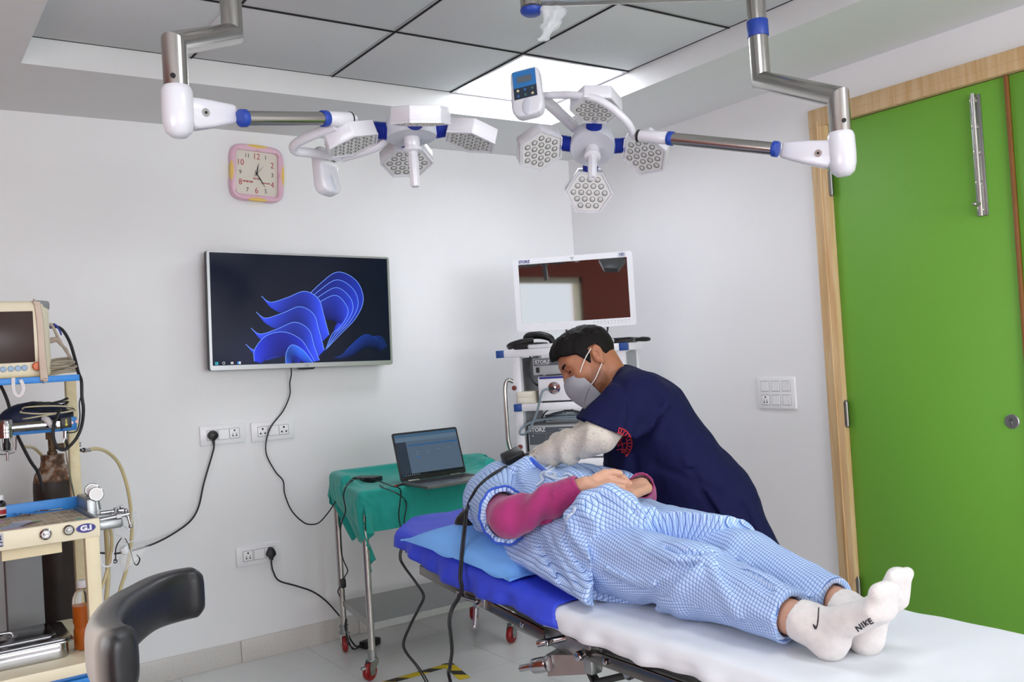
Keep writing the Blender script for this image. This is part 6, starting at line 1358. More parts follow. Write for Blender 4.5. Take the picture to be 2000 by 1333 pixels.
# ---- a head in its own frame: x forward, y left, z up, origin between the ear holes
def head_fn(Q):
    A = Q*np.array([1, 0, 1], np.float32)+np.abs(Q)*np.array([0, 1, 0], np.float32)       # mirrored halves
    d = ell(Q, (.014, 0, .030), (.092, .073, .078)); d = smin(d, ell(Q, (.058, 0, -.020), (.046, .056, .070)), .03)
    d = smin(d, chain(A, [(.012, .050, -.040), (.040, .046, -.072), (.088, .016, -.098)], [.018, .018, .016], .01), .03); d = smin(d, ell(Q, (.092, 0, -.096), (.020, .022, .018)), .02)
    d = smin(d, cone(A, (.094, .010, .036), (.080, .046, .034), .011, .010), .018); d = smin(d, ell(A, (.070, .044, -.016), (.022, .018, .020)), .02)
    d = smax(d, -ell(A, (.108, .034, .012), (.020, .021, .013)), .014); d = smin(d, ell(A, (.081, .033, .012), (.0125, .0135, .0125)), .003)
    d = smin(d, chain(A, [(.093, .020, .018), (.0955, .033, .0195), (.089, .045, .015)], [.0035, .0042, .0035], .003), .004); d = smin(d, chain(A, [(.092, .021, .006), (.094, .033, .003), (.088, .044, .007)], [.003, .0036, .003], .003), .005)
    d = smin(d, chain(Q, [(.101, 0, .022), (.112, 0, .0), (.124, 0, -.022)], [.0075, .0085, .0105], .01), .012); d = smin(d, ell(A, (.112, .013, -.027), (.011, .008, .008)), .006)
    d = smin(d, cone(Q, (.106, -.016, -.058), (.106, .016, -.058), .0055, .0055), .008); d = smin(d, cone(Q, (.103, -.014, -.069), (.103, .014, -.069), .006, .006), .008); d = smax(d, -cone(Q, (.113, -.022, -.0635), (.113, .022, -.0635), .0022, .0022), .004)
    R_ = Fr((0, 0, 0), nrm(V(.95, .0, .32)), nrm(V(.1, 1, 0))); e = np.array([-.004, .0755, .000])
    ear = ell(A, e, (.0185, .0075, .031), R_); ear = smax(ear, -ell(A, e+V(.001, .0085, .004), (.0115, .0062, .021), R_), .004); ear = smin(ear, ell(A, e+V(.010, .001, -.008), (.005, .006, .007)), .003); ear = smin(ear, chain(A, [e+V(.002, .004, .016), e+V(-.006, .004, .004), e+V(-.002, .004, -.012)], [.0022, .0026, .0022], .002), .002); ear = smin(ear, ell(A, e+V(.004, .0, -.027), (.008, .0055, .009)), .004)
    return smin(d, ear, .006)
def to_local(P, fr): q = P-fr.o.astype(np.float32); return np.stack([q@fr.x.astype(np.float32), q@fr.y.astype(np.float32), q@fr.z.astype(np.float32)], 1)
# ---- body under the clothes, one continuous mesh with the hands
HEAD_P = V(-1.80, -1.80, .885); HF_P = Fr(HEAD_P, nrm(V(.85, .1, .5)), nrm(V(.40, -.42, -.78)))
def p_body(P):
    X_ = (1, 0, 0)
    d = ecap(P, (-1.865, -1.95, .91), (-1.872, -2.18, .88), X_, (.145, .085), (.13, .085)); d = smin(d, ecap(P, (-1.872, -2.18, .88), (-1.878, -2.42, .825), X_, (.13, .085), (.155, .085)), .04)
    for s, (S, E, W) in ((-1, (SH_R, EL_R, WR_R)), (1, (SH_L, EL_L, WR_L))): d = smin(d, chain(P, [S+V(-.03 if S[0] > -1.87 else .03, 0, -.01), E, W], [.036, .030, .024], .02), .03)
    for s in (-1, 1):
        h, k, a = HIP[s]; d = smin(d, chain(P, [h, k, a], [.075, .05, .034], .02), .04); f = FOOT[s]; d = smin(d, chain(P, [a, f[0], f[1]], [.034, .028, .022], .01), .01); d = smin(d, chain(P, [f[0]*.6+f[1]*.4, f[2], f[3]], [.02, .012, .008], .01), .01)
    d = smin(d, cone(P, (-1.85, -1.95, .92), (-1.805, -1.84, .895), .052, .05), .03); d = smin(d, head_fn(to_local(P, HF_P)), .012)
    return d
vs1, fs1 = sdf_obj('', p_body, (-2.2, -3.36, .70), (-1.52, -1.6, 1.1), .008, None, None, raw=True)
vs2, fs2 = sdf_obj('', right_hand, (-2.06, -2.62, .92), (-1.83, -2.36, 1.07), .0024, None, None, raw=True); vs3, fs3 = sdf_obj('', left_hand, (-2.0, -2.58, .91), (-1.73, -2.38, 1.03), .003, None, None, raw=True)
body = mesh_from('body', np.concatenate([vs1, vs2, vs3]), np.concatenate([fs1, fs2+len(vs1), fs3+len(vs1)+len(vs2)]), M_skin, pat)
mb = MB()
for k in (0, 1, 2): p = RH['tip'][k]; dv = nrm(RH['tip'][k]-RH['dip'][k]); n_ = nrm(-FW-dv*(-FW@dv)); mb.ball((0, 0, 0), (.0048, .0055, .0018), 12, fr=Fr(p+n_*.0062+dv*.001, np.cross(dv, n_), dv, n_))
mb.each('fingernail', mat('fingernail', 'd9b3a2', .25), body)
def p_hair(P):
    Q = to_local(P, HF_P); d = ell(Q, (.004, 0, .036), (.100, .085, .090)); d = np.maximum(d, np.interp(Q[:, 0], [-.1, .0, .03, .06, .1], [-.09, -.05, .0, .05, .08])-Q[:, 2])
    d = smin(d, chain(P, [HEAD_P+V(-.07, .03, -.02), V(-1.95, -1.85, .868), V(-2.035, -1.915, .848), V(-2.055, -1.965, .838)], [.05, .045, .034, .012], .02), .02); return d+.002*vnoise(P, 90, 4)
sdf_obj('hair', p_hair, HEAD_P-V(.3, .26, .2), HEAD_P+V(.15, .2, .15), .006, M_hair, pat)
# ---- trousers
def leg_axis(P):
    right = P[:, 0] < np.interp(P[:, 1], [-3.2, -2.8, -2.4], [-1.945, -1.89, -1.878]); return right
def pants0(P):
    d = None
    for s in (-1, 1):
        h, k, a = HIP[s]; a2 = a+V(0, .02, .004); e = ecap(P, h, k, (1, 0, 0), (.105, .098), (.082, .080)); e = smin(e, ecap(P, k, a2, (1, 0, 0), (.082, .080), (.058, .050)), .03); d = e if d is None else smin(d, e, .030)
    d = smin(d, ecap(P, (-1.878, -2.30, .83), (-1.878, -2.46, .825), (1, 0, 0), (.17, .10), (.18, .10)), .05)
    d = smax(d, bedp(P), .012)
    return d
PF = folds(pants0, [(.011, .016, [(1222, 1012), (1265, 1068), (1320, 1092), (1378, 1096)]), (-.010, .020, [(1165, 1085), (1230, 1112), (1300, 1112), (1370, 1102)]), (.012, .018, [(1290, 1190), (1325, 1150), (1355, 1118), (1384, 1092)]), (-.010, .018, [(1262, 1180), (1300, 1142), (1340, 1112), (1372, 1100)]),
    (.010, .016, [(1172, 1152), (1215, 1178), (1270, 1190), (1330, 1196)]), (-.010, .016, [(1168, 1170), (1220, 1192), (1280, 1180)]), (.009, .014, [(1384, 1092), (1400, 1130), (1420, 1170), (1440, 1200)]), (-.007, .016, [(1392, 1105), (1440, 1150), (1490, 1180), (1550, 1205)]),
    (.009, .015, [(1378, 1072), (1420, 1085), (1470, 1115), (1520, 1145)]), (-.010, .014, [(1400, 1085), (1450, 1120), (1500, 1150)]), (.008, .013, [(1450, 1095), (1480, 1120), (1520, 1150), (1560, 1165)]), (.007, .012, [(1300, 1060), (1350, 1075), (1395, 1085)]), (-.008, .013, [(1290, 1075), (1330, 1085), (1380, 1090)]),
    (-.008, .014, [(1420, 1215), (1460, 1222), (1520, 1235)]), (.006, .014, [(1400, 1225), (1450, 1240), (1530, 1255)]), (.006, .012, [(1185, 1110), (1250, 1140), (1320, 1150)]), (-.006, .012, [(1180, 1125), (1245, 1155), (1310, 1165)])])
def pants(P):
    d = pants0(P)-fold_d(P, PF); wr = .0035*vnoise(P*np.array([1, .45, 1], np.float32), 22, 5)+.0018*vnoise(P*np.array([1, .6, 1], np.float32), 48, 6); d = d-wr
    yc = np.where(leg_axis(P), -3.085-.12*(P[:, 2]-.79), -3.105)
    d = np.maximum(d, yc-P[:, 1])
    for s in (-1, 1): h, k, a = HIP[s]; d = np.maximum(d, -cone(P, k*.25+a*.75, a+(a-k)*.3, .040, .046))
    return np.maximum(d, bedp(P))
def pants_uv(v):
    out = np.zeros((len(v), 2)); rt_ = leg_axis(v)
    for s in (-1, 1):
        h, k, a = HIP[s]; m = rt_ if s < 0 else ~rt_; y = v[m, 1]; cx = np.interp(y, [a[1], k[1], h[1]], [a[0], k[0], h[0]]); cz = np.interp(y, [a[1], k[1], h[1]], [a[2], k[2], h[2]])-.02
        out[m, 0] = np.arctan2(v[m, 2]-cz, v[m, 0]-cx)*np.interp(y, [a[1], k[1], h[1]], [.06, .085, .11]); out[m, 1] = v[m, 1]
    return out+.004*np.stack([vnoise(v, 9, 1), vnoise(v, 9, 2)], 1)
sdf_obj('trousers', pants, (-2.15, -3.14, .70), (-1.6, -2.25, .97), .0046, M_chk, pat, .02, uv=pants_uv)
# ---- gown
ycut_x = [-2.25, -2.13, -2.09, -2.055, -2.02, -1.985, -1.955, -1.93, -1.905, -1.88, -1.855, -1.83, -1.60]; ycut_y = [-2.60, -2.60, -2.575, -2.525, -2.545, -2.60, -2.625, -2.60, -2.61, -2.66, -2.72, -2.755, -2.80]
RIDGE = [at(1112, 1008, X=-2.055), at(1150, 985, X=-2.03), at(1190, 972, X=-1.995), at(1215, 985, X=-1.97), at(1224, 1000, X=-1.955)]
def gown0(P):
    X_ = (1, 0, 0)
    d = ecap(P, (-1.865, -1.93, .915), (-1.872, -2.18, .885), X_, (.175, .115), (.17, .118)); d = smin(d, ecap(P, (-1.872, -2.18, .885), (-1.88, -2.44, .835), X_, (.17, .115), (.178, .108)), .05)
    d = smin(d, ecap(P, (-1.88, -2.44, .835), (-1.885, -2.80, .822), X_, (.19, .115), (.188, .116)), .04)
    d = smin(d, ecap(P, (-1.90, -2.0, .83), (-1.93, -2.58, .76), X_, (.17, .05), (.195, .045)), .05)
    d = smin(d, cone(P, SH_L, EL_L+(SH_L-EL_L)*.2, .085, .078), .03)
    d = smin(d, chain(P, RIDGE, [.012, .028, .030, .026, .016], .02), .075)
    d = smin(d, cone(P, at(1030, 905, X=-1.89), at(1012, 925, X=-1.93), .022, .03), .04)
    d = smax(d, bedp(P)-.002, .010); return d
GF = folds(gown0, [(.011, .015, [(1082, 1030), (1096, 1065), (1125, 1110), (1152, 1150)]), (-.011, .016, [(1100, 1020), (1108, 1050), (1135, 1095), (1158, 1120)]), (.010, .014, [(1108, 1010), (1120, 1045), (1140, 1075), (1158, 1090)]), (.008, .014, [(1030, 1050), (1050, 1085), (1085, 1135)]), (-.008, .015, [(1050, 1045), (1075, 1090), (1110, 1150)]), (.008, .013, [(1062, 1035), (1085, 1080), (1120, 1135), (1145, 1175)]),
    (.009, .013, [(1236, 985), (1262, 1010), (1290, 1040)]), (-.009, .014, [(1240, 1000), (1255, 1030), (1275, 1052)]), (.007, .013, [(1260, 985), (1310, 1015), (1350, 1045)]), (-.008, .014, [(1250, 975), (1300, 1000)]), (.008, .010, [(1022, 905), (1018, 925), (1020, 938)]), (-.008, .012, [(1003, 920), (1000, 940), (1018, 952)]), (.007, .012, [(1050, 912), (1075, 930), (1095, 945)]), (-.006, .012, [(1040, 915), (1060, 940), (1080, 955)]), (.006, .012, [(1090, 905), (1120, 922), (1140, 930)]), (-.006, .012, [(1080, 912), (1105, 930)])])
def gown(P):
    d = gown0(P)-fold_d(P, GF); d = d-.003*vnoise(P*np.array([1, .6, 1], np.float32), 24, 8)-.0016*vnoise(P, 50, 9)
    yc = np.interp(P[:, 0], ycut_x, ycut_y)+.006*np.sin(P[:, 2]*60); d = np.maximum(d, yc-P[:, 1])
    d = np.maximum(d, P[:, 1]+1.885-.25*(P[:, 2]-.95)*0); return d
_t = np.linspace(-math.pi, math.pi, 721); _s = np.concatenate([[0], np.cumsum(np.hypot(np.diff(.18*np.cos(_t)), np.diff(.11*np.sin(_t))))])
def gown_uv(v):
    cz = np.interp(v[:, 1], [-2.8, -2.44, -1.9], [.80, .82, .885]); t_ = np.arctan2((v[:, 2]-cz)/.11, (v[:, 0]+1.875)/.18); t_ = np.where(t_ > 1.9+1.2, t_, t_)
    return np.stack([np.interp(t_, _t, _s)+.014*vnoise(v, 5, 3), v[:, 1]*1.03+.010*vnoise(v, 6, 4)], 1)
sdf_obj('gown', gown, (-2.17, -2.84, .70), (-1.55, -1.86, 1.07), .0046, M_chk, pat, .025, uv=gown_uv)
# near sleeve with open end
SLA = at(960, 985, X=-1.995); CUFF = at(986, 1007, X=-2.092); SAX = nrm(CUFF-SLA); CN = nrm(SAX+V(-.28, .0, .08))
def sleeve(P):
    a, b_ = SLA, CUFF+SAX*.04; d = ecap(P, a, b_, (0, 0, 1), (.080, .082), (.078, .062)); d = smin(d, ell(P, at(985, 955, X=-1.96), (.07, .08, .06)), .05)
    ang = np.arctan2((P-a)@nrm(np.cross(SAX, (0, 0, 1))), P[:, 2]-a[2]); along = (P-a)@SAX
    d = d-.0014*np.sin(ang*11+along*14)*np.clip(along*6, 0, 1)-.003*vnoise(P, 26, 12)
    d = np.maximum(d, plane(P, CUFF, CN)); d = np.maximum(d, -ecap(P, CUFF-SAX*.11, CUFF+SAX*.06, (0, 0, 1), (.05, .04), (.0725, .057)))
    return np.maximum(d, bedp(P)-.004)
def sleeve_uv(v):
    a = SLA; s2 = nrm(np.cross(SAX, (0, 0, 1))); return np.stack([np.arctan2((v-a)@s2, v[:, 2]-SLA[2])*.085*.62, (v-a)@SAX*1.3+.01*vnoise(v, 7, 2)], 1)
slv = sdf_obj('gown_sleeve', sleeve, (-2.2, -2.30, .77), (-1.84, -1.80, 1.06), .0042, M_chk, pat, .02, uv=sleeve_uv)
# blue piping round the cuff
pp = []; fr = axis_frame(CUFF, CN, (0, 0, 1))
for a in np.linspace(0, 2*math.pi, 48, False):
    dv = fr.x*math.cos(a)+fr.y*math.sin(a); q = CUFF+dv[None]*np.linspace(.03, .13, 60)[:, None]; r = sleeve((q-CN*.004).astype(np.float32)); k = np.where(r < 0)[0]; pp.append(q[k[-1]] if len(k) else q[20])
mb = MB(); mb.tube(np.array(pp), .0032, 8, 2, closed=True); mb.build('piping', M_trim, slv, sharp=180)
# neckline band and ties
mb = MB(); nl = cast(gown, [(1036, 895), (1044, 903), (1054, 912), (1064, 920)], lift=.002); mb.tube(nl, [.007, .0085, .0085, .007], 8, 5, sy=.35, ref=nrm(-FW*.4+UP)); mb.build('neck_band', M_trim, pat, sharp=180)
M_tie = mat('gown tie', 'c3cfe0', .85, noise=.12, nscale=150)
ties = [[(1062, 921), (1056, 930), (1060, 938), (1052, 946), (1046, 950)], [(1063, 922), (1070, 914), (1080, 910), (1082, 914), (1072, 920), (1064, 924)], [(1064, 924), (1075, 922), (1084, 926), (1082, 932), (1070, 930), (1064, 925)], [(1066, 926), (1080, 934), (1098, 936), (1108, 932)], [(1100, 928), (1110, 926), (1118, 932), (1112, 936), (1102, 932)]]
mb = MB()
for p in ties: mb.tube(cast(gown, p, lift=.006), [.005, .0055, .006, .005], 8, 5, sy=.55)
mb.each('gown_tie', M_tie, pat, sharp=180)
mb = MB(); mb.tube(cast(gown, [(1112, 988), (1122, 992), (1120, 1002), (1110, 1010), (1104, 1030), (1102, 1042)], lift=.006), [.004, .005, .007, .007, .005, .003], 8, 5, sy=.5); mb.build('gown_tie', M_tie, pat, sharp=180)
# magenta sleeves
def msleeve(E, W, up, seed, cut, hollow):
    def f(P):
        d = ecap(P, E, W, up, (.052, .050), (.037, .034)); S_ = SH_R if E is EL_R else SH_L; S_ = S_*.45+E*.55; d = smin(d, cone(P, S_, E, .055, .050), .02)
        ax = nrm(W-E); s = (P-E)@ax; Lw = np.linalg.norm(W-E); rib = np.clip((s-Lw*.55)/.03, 0, 1)
        ang = np.arctan2((P-E)@nrm(np.cross(ax, up)), (P-E)@nrm(np.asarray(up)-ax*(np.asarray(up)@ax)))
        d = d-(1-rib)*(.0075*np.sin(s*62+ang*1.6+1.5*vnoise(P, 11, seed))*np.clip(s/.06, 0, 1)+.002*vnoise(P, 45, seed))-rib*.0014*np.sin(ang*44)
        d = np.maximum(d, plane(P, W+ax*cut, nrm(ax+np.asarray(hollow)))); return np.maximum(d, -cone(P, W-ax*.03, W+ax*.05, .0285, .034))
    return f
fR = msleeve(EL_R, WR_R, (0, 0, 1), 3, -.012, V(-.1, .35, 0)); sdf_obj('sweater_sleeve', fR, (-2.18, -2.48, .83), (-1.92, -1.9, 1.08), .0036, M_magenta, pat, .015)
fL = msleeve(EL_L, WR_L, (0, 0, 1), 5, .010, V(0, -.1, .1)); sdf_obj('sweater_sleeve', fL, (-1.87, -2.53, .82), (-1.55, -1.9, 1.06), .0048, M_magenta, pat, .015)
# ---- socks
def sock_fn(s):
    f = FOOT[s]; a, he, ba, to_ = f; side = V(1, 0, 0)
    def fn(P):
        d = cone(P, a+V(0, .045, .008), a, .041, .038); d = smin(d, cone(P, a, he, .038, .035), .02); d = smin(d, ell(P, he+V(0, .004, -.004), (.033, .034, .037)), .012)
        d = smin(d, ecap(P, a*.5+he*.5+V(0, -.02, .012), ba, side, (.037, .036), (.044, .025)), .022); d = smin(d, ecap(P, ba, to_, side, (.044, .024), (.038, .018)), .010)
        for k in range(5): x = s*(-.030+.0155*k)*-1; d = smin(d, ell(P, to_+V(x, .001-.006*k*0, -.004*k), ((.013, .0095, .009, .0088, .008)[k], .012, .013)), .007)
        d = d-.0015*vnoise(P, 60, 7+s)-.0022*np.sin(((P-he)@nrm(V(.2, .9, .7)))*150)*np.exp(-((P-(a+he)/2)**2).sum(1)/.0011)
        d = np.maximum(d, plane(P, a+V(0, .022, .004), (0, 1, .25)))
        return np.maximum(d, np.float32(BZ+.0025)-P[:, 2])
    return fn
skR, skL = sock_fn(-1), sock_fn(1)
sR = sdf_obj('sock', skR, (-2.06, -3.36, .70), (-1.91, -3.04, .95), .0034, M_sock, pat, .015); sdf_obj('sock', skL, (-1.98, -3.36, .70), (-1.82, -3.06, .97), .0038, M_sock, pat, .015)
# printing on the near sock, pressed onto its surface
M_print = mat('sock print', '2b2b30', .9)
def press(v, f, px0, ex, ey, fn, name, m, parent, lift=.0014, thick=None):
    """flat artwork (in photo pixels around px0) laid onto a sculpted surface"""
    p = np.asarray(px0)+v[:, :1]*np.asarray(ex)+v[:, 1:2]*np.asarray(ey); return MB().add(cast(fn, p, lift=lift), f, 0, IDF).build(name, m, parent, sharp=180)
def strokes(segs, w, fn, name, m, parent, lift=.0012):
    mb = MB()
    for s in segs:
        P = catmull(np.array(s, float), 5) if len(s) > 2 else np.linspace(s[0], s[1], 6); T = np.gradient(P, axis=0); T /= np.linalg.norm(T, axis=1)[:, None]+1e-9; n_ = np.stack([-T[:, 1], T[:, 0]], 1)*w/2
        mb.grid(np.stack([cast(fn, P-n_, lift=lift), cast(fn, P, lift=lift*1.25), cast(fn, P+n_, lift=lift)], 1))
    return mb.build(name, m, parent, sharp=180)
k_ = lambda x, y: (1540+x/6.06, 1080+y/6.06)
strokes([[k_(790, 880), k_(832, 938)], [k_(792, 882), k_(872, 908)], [k_(832, 850), k_(874, 908)], [k_(856, 832), k_(898, 890)], [k_(878, 815), k_(922, 872)], [k_(922, 800), k_(904, 846)], [k_(902, 842), k_(950, 852)], [k_(935, 795), k_(974, 848)], [k_(936, 795), k_(972, 782)], [k_(950, 818), k_(986, 805)], [k_(974, 848), k_(1008, 828)]], 2.6, skR, 'lettering', M_print, sR)
strokes([[k_(358, 648), k_(352, 740), k_(348, 810), k_(338, 862), k_(318, 905)], [k_(345, 800), k_(342, 850), k_(322, 908)], [k_(318, 908), k_(305, 880), k_(292, 848)], [k_(325, 900), k_(315, 880), k_(305, 862)]], 2.4, skR, 'sock_mark', M_print, sR)
# ---- scope held at the mouth, with its double lead
sc_ = at(1003, 897, d=2.83); t = thing('endoscope_camera', 'black boxy endoscope camera held over the patient face, trailing a long double lead', 'medical device', sc_)
f_ = Fr(sc_, nrm(RT*.86+UP*.38+FW*.3), nrm(-RT*.35+UP*.8-FW*.45)); MB(f_).box((0, 0, 0), (.066, .05, .05), .007).build('camera_body', M_black, t)
mb = MB(f_); mb.cyl((.03, -.01, 0), (.07, -.02, .0), .012, n=16, bev=.002); mb.build('scope_tube', M_black, t)
mb = MB()
lead = [(at(988, 912, d=2.82)), *cast(lambda P: np.minimum(gown(P), sleeve(P)), [(984, 913), (975, 918), (965, 924), (955, 931), (945, 939), (937, 947), (930, 955), (924, 965), (918, 976), (914, 986)], lift=.011), at(909, 1000, d=2.62), at(906, 1030, d=2.60), at(902, 1065, d=2.58), at(899, 1100, d=2.56), at(897, 1130, d=2.54), at(900, 1150, d=2.54), at(893, 1170, d=2.55), at(881, 1190, d=2.6), at(876, 1215, d=2.7), at(879, 1245, d=2.8), at(881, 1275, d=2.9), at(877, 1305, d=3.0), at(879, 1335, d=3.1), V(-1.97, -1.78, .02), V(-2.1, -1.9, .012), V(-2.3, -2.1, .012)]
mb.tube(lead, .0034, 8); mb.build('lead', M_rub, t); mb = MB(); l2 = [p+RT*.006+UP*.002*math.sin(i*1.3) for i, p in enumerate(lead)]; l2[0] = lead[0]; mb.tube(l2, .0028, 8); mb.build('lead', M_rub, t)
# ================================================================== THE DOCTOR
doc = thing('person', 'doctor in navy scrub top and grey face mask bending over the patient', 'person', (-1.25, -2.35, 0))
M_dskin = mat('brown skin', 'a0694a', .5, noise=.06, nscale=30, sss=.12, bump=.1, bscale=260)
HO = at(1160, 701, d=2.945); pt = math.radians(38); rl = math.radians(8)
hx = -RT*math.cos(pt)-UP*math.sin(pt); hz0 = -RT*math.sin(pt)+UP*math.cos(pt); hy0 = np.cross(hz0, hx); hz = hz0*math.cos(rl)-hy0*math.sin(rl)*-1*-1; hy = np.cross(hz, hx); yw = math.radians(8); hx, hy = hx*math.cos(yw)+hy*math.sin(yw), hy*math.cos(yw)-hx*math.sin(yw); HFD = Fr(HO, hx, hy)
hl_ = lambda *a: HFD.p(*a)
T0, T1, T2, T3 = at(1240, 765, d=2.93), at(1264, 805, d=2.93), at(1385, 975, d=2.92), at(1425, 1052, d=2.90)
TS = FW      # across the shoulders
SL, SR = at(1240, 778, d=2.77), at(1225, 775, d=3.10); EL, ER = at(1166, 852, d=2.69), at(1150, 850, d=3.02); WL, WR = at(1046, 899, d=2.82), at(1040, 902, d=2.95)
HPL, HPR = at(1402, 1020, d=2.82), at(1402, 1015, d=2.98); KNL, KNR = V(HPL[0]+.03, HPL[1]+.0, .46), V(HPR[0]+.04, HPR[1], .46); ANL, ANR = V(HPL[0]+.07, HPL[1], .09), V(HPR[0]+.08, HPR[1], .09)
def d_body(P):
    Q = to_local(P, HFD); d = head_fn(Q); d = smin(d, cone(P, hl_(-.012, 0, -.03), hl_(.004, 0, -.135), .056, .058), .022)
    d = smin(d, ecap(P, hl_(.004, 0, -.13), T1, TS, (.07, .06), (.16, .095)), .05); d = smin(d, ecap(P, T1, T2, TS, (.16, .095), (.14, .10)), .05); d = smin(d, ecap(P, T2, (HPL+HPR)/2, TS, (.14, .10), (.12, .085)), .05)
    for S, E, W in ((SL, EL, WL), (SR, ER, WR)): d = smin(d, chain(P, [S, E, W], [.045, .030, .022], .02), .03)
    for h, k, a in ((HPL, KNL, ANL), (HPR, KNR, ANR)): d = smin(d, chain(P, [h, k, a], [.075, .052, .040], .02), .04); d = smin(d, cone(P, a+V(0, 0, -.03), a+V(-.14, .03, -.055), .04, .03), .02)
    return d
HTL = at(1004, 914, d=2.90)
def d_hand(W, C, up):
    ax = nrm(C-W); sd = nrm(np.cross(ax, up)); n_ = np.cross(sd, ax)
    def fn(P):
        d = cone(P, W-ax*.012, W, .024, .026); d = smin(d, rbox(P, Fr(W+ax*.055, ax, sd), (.045, .038, .0135), .0125), .015)
        for k in range(4):
            b_ = W+ax*(.096-.004*abs(k-1))+sd*(-.028+.0187*k); d = smin(d, chain(P, [b_, b_+ax*.032-n_*.010, b_+ax*.040-n_*.032, b_+ax*.026-n_*.044], [.0100, .0095, .0088, .0075], .002), .004)
        return smin(d, chain(P, [W+ax*.03-sd*.028, W+ax*.06-sd*.052-n_*.010, W+ax*.082-sd*.046-n_*.026], [.0125, .0105, .0088], .003), .009)
    return fn
hL = d_hand(WL, HTL, nrm(UP-FW*.2)); hR = d_hand(WR, at(1000, 920, d=2.98), nrm(UP+FW*.2))
def neck_face(P): return d_body(P)
v1, f1_ = sdf_obj('', d_body, (-2.2, -2.75, 0), (-.85, -1.55, 1.12), .012, None, None, raw=True)
hb = lambda P: np.maximum(smin(head_fn(to_local(P, HFD)), cone(P, hl_(-.012, 0, -.03), hl_(.012, 0, -.165), .056, .060), .022), -1)
lo_, hi_ = HO-V(.20, .20, .23), HO+V(.18, .18, .16)
v2, f2_ = sdf_obj('', hb, lo_, hi_, .0034, None, None, raw=True)
vl, fl2 = sdf_obj('', hL, np.minimum(WL, HTL)-.12, np.maximum(WL, HTL)+.12, .0032, None, None, raw=True); vr, fr2 = sdf_obj('', hR, np.minimum(WR, HTL)-.16, np.maximum(WR, HTL)+.16, .004, None, None, raw=True)
vs, fs, off = [], [], 0
for v_, q_ in ((v1, f1_), (v2, f2_), (vl, fl2), (vr, fr2)): vs.append(v_); fs.append(q_+off); off += len(v_)
VV = np.concatenate(vs)
# stubble on the jaw and darker lids belong to the skin itself
N, L, b = nodes(M_dskin); src = b.inputs['Base Color'].links[0].from_socket; vc = N.new('ShaderNodeVertexColor'); vc.layer_name = 'Beard'; L.new(mix_node(N, L, math_node(N, L, 'MULTIPLY', vc.outputs[0], .55), src, lin('4a3527')), b.inputs['Base Color'])
db = mesh_from('body', VV, np.concatenate(fs), M_dskin, doc)
Q = to_local(VV.astype(np.float32), HFD); ay = np.abs(Q[:, 1]); br = np.exp(-(np.maximum(0, np.hypot((Q[:, 0]-.045)/1.3, (Q[:, 2]+.062))-.012)/.020)**2)*(Q[:, 2] < -.02)*(Q[:, 2] > -.13)*(Q[:, 0] > .012); br = np.clip(br+.0, 0, 1)*(np.linalg.norm(Q, axis=1) < .2)
br = br*(.75+.25*vnoise(VV.astype(np.float32), 300, 2)); a_ = db.data.color_attributes.new('Beard', 'FLOAT_COLOR', 'POINT'); a_.data.foreach_set('color', np.repeat(np.clip(br, 0, 1)[:, None], 4, 1).astype(np.float32).ravel())
M_eye = mat('eye white', 'd8d0c8', .15); M_iris = mat('dark iris', '1c110b', .08)
for s in (-1, 1):
    c = hl_(.0828, .033*s, .0112); e = MB().ball((0, 0, 0), .0118, 20, fr=Fr(c, hx, hy)).build('eyeball', M_eye, db); look = nrm(hx*.9-hz*.42); MB().ball((0, 0, 0), (.0060, .0060, .003), 16, fr=axis_frame(c+look*.0102, look)).build('iris', M_iris, e)
# eyebrows
M_dhair = mat('short black hair', '0d0a09', .6, bump=.9, bscale=420, spec=.2)
mb = MB()
for s in (-1, 1):
    mb.tube([hl_(.1015, .012*s, .0275), hl_(.1035, .022*s, .0325), hl_(.0990, .036*s, .0360), hl_(.0885, .049*s, .0350), hl_(.073, .0575*s, .030)], [.0022, .0044, .0042, .0034, .0014], 8, 6)
mb.each('eyebrow', M_dhair, db, sharp=180)
mb = MB()
for s in (-1, 1): mb.tube([hl_(.0945, .0205*s, .0085), hl_(.0985, .033*s, .0085), hl_(.0915, .0455*s, .0105)], [.0009, .0016, .0012], 6, 6)
mb.each('eyelash', M_dhair, db, sharp=180)
# hair
def d_hair(P):
    Q = to_local(P, HFD); A = np.abs(Q[:, 1])
    d = ell(Q, (.013, 0, .034), (.1015, .0805, .0865)); d = smin(d, ell(Q, (.050, .0, .085), (.055, .055, .030)), .03)
    fcut = np.interp(Q[:, 0], [-.10, -.085, -.06, -.04, -.026, -.022, .010, .016, .030, .038, .05, .075, .095, .13], [-.035, -.045, -.055, -.045, -.015, .030, .034, .010, -.012, .010, .040, .054, .072, .074])
    fcut = fcut+.02*np.clip((.035-A)/.035, 0, 1)*(Q[:, 0] > .06)*-.2
    tex = .0022*vnoise(np.stack([Q[:, 0]*90+Q[:, 2]*60, Q[:, 1]*170, Q[:, 2]*60], 1), 1, 3)+.0035*vnoise(np.stack([Q[:, 0]*45+Q[:, 2]*25, Q[:, 1]*80, Q[:, 2]*30], 1), 1, 5)
    top = np.clip((Q[:, 2]-.02)/.06, .25, 1)
    return smax(d-tex*top, (fcut-Q[:, 2])*.8-.0015*vnoise(Q*1.0, 220, 8), .004)
sdf_obj('hair', d_hair, lo_+V(0, 0, .05), hi_+V(.02, .02, .03), .0032, M_dhair, doc)
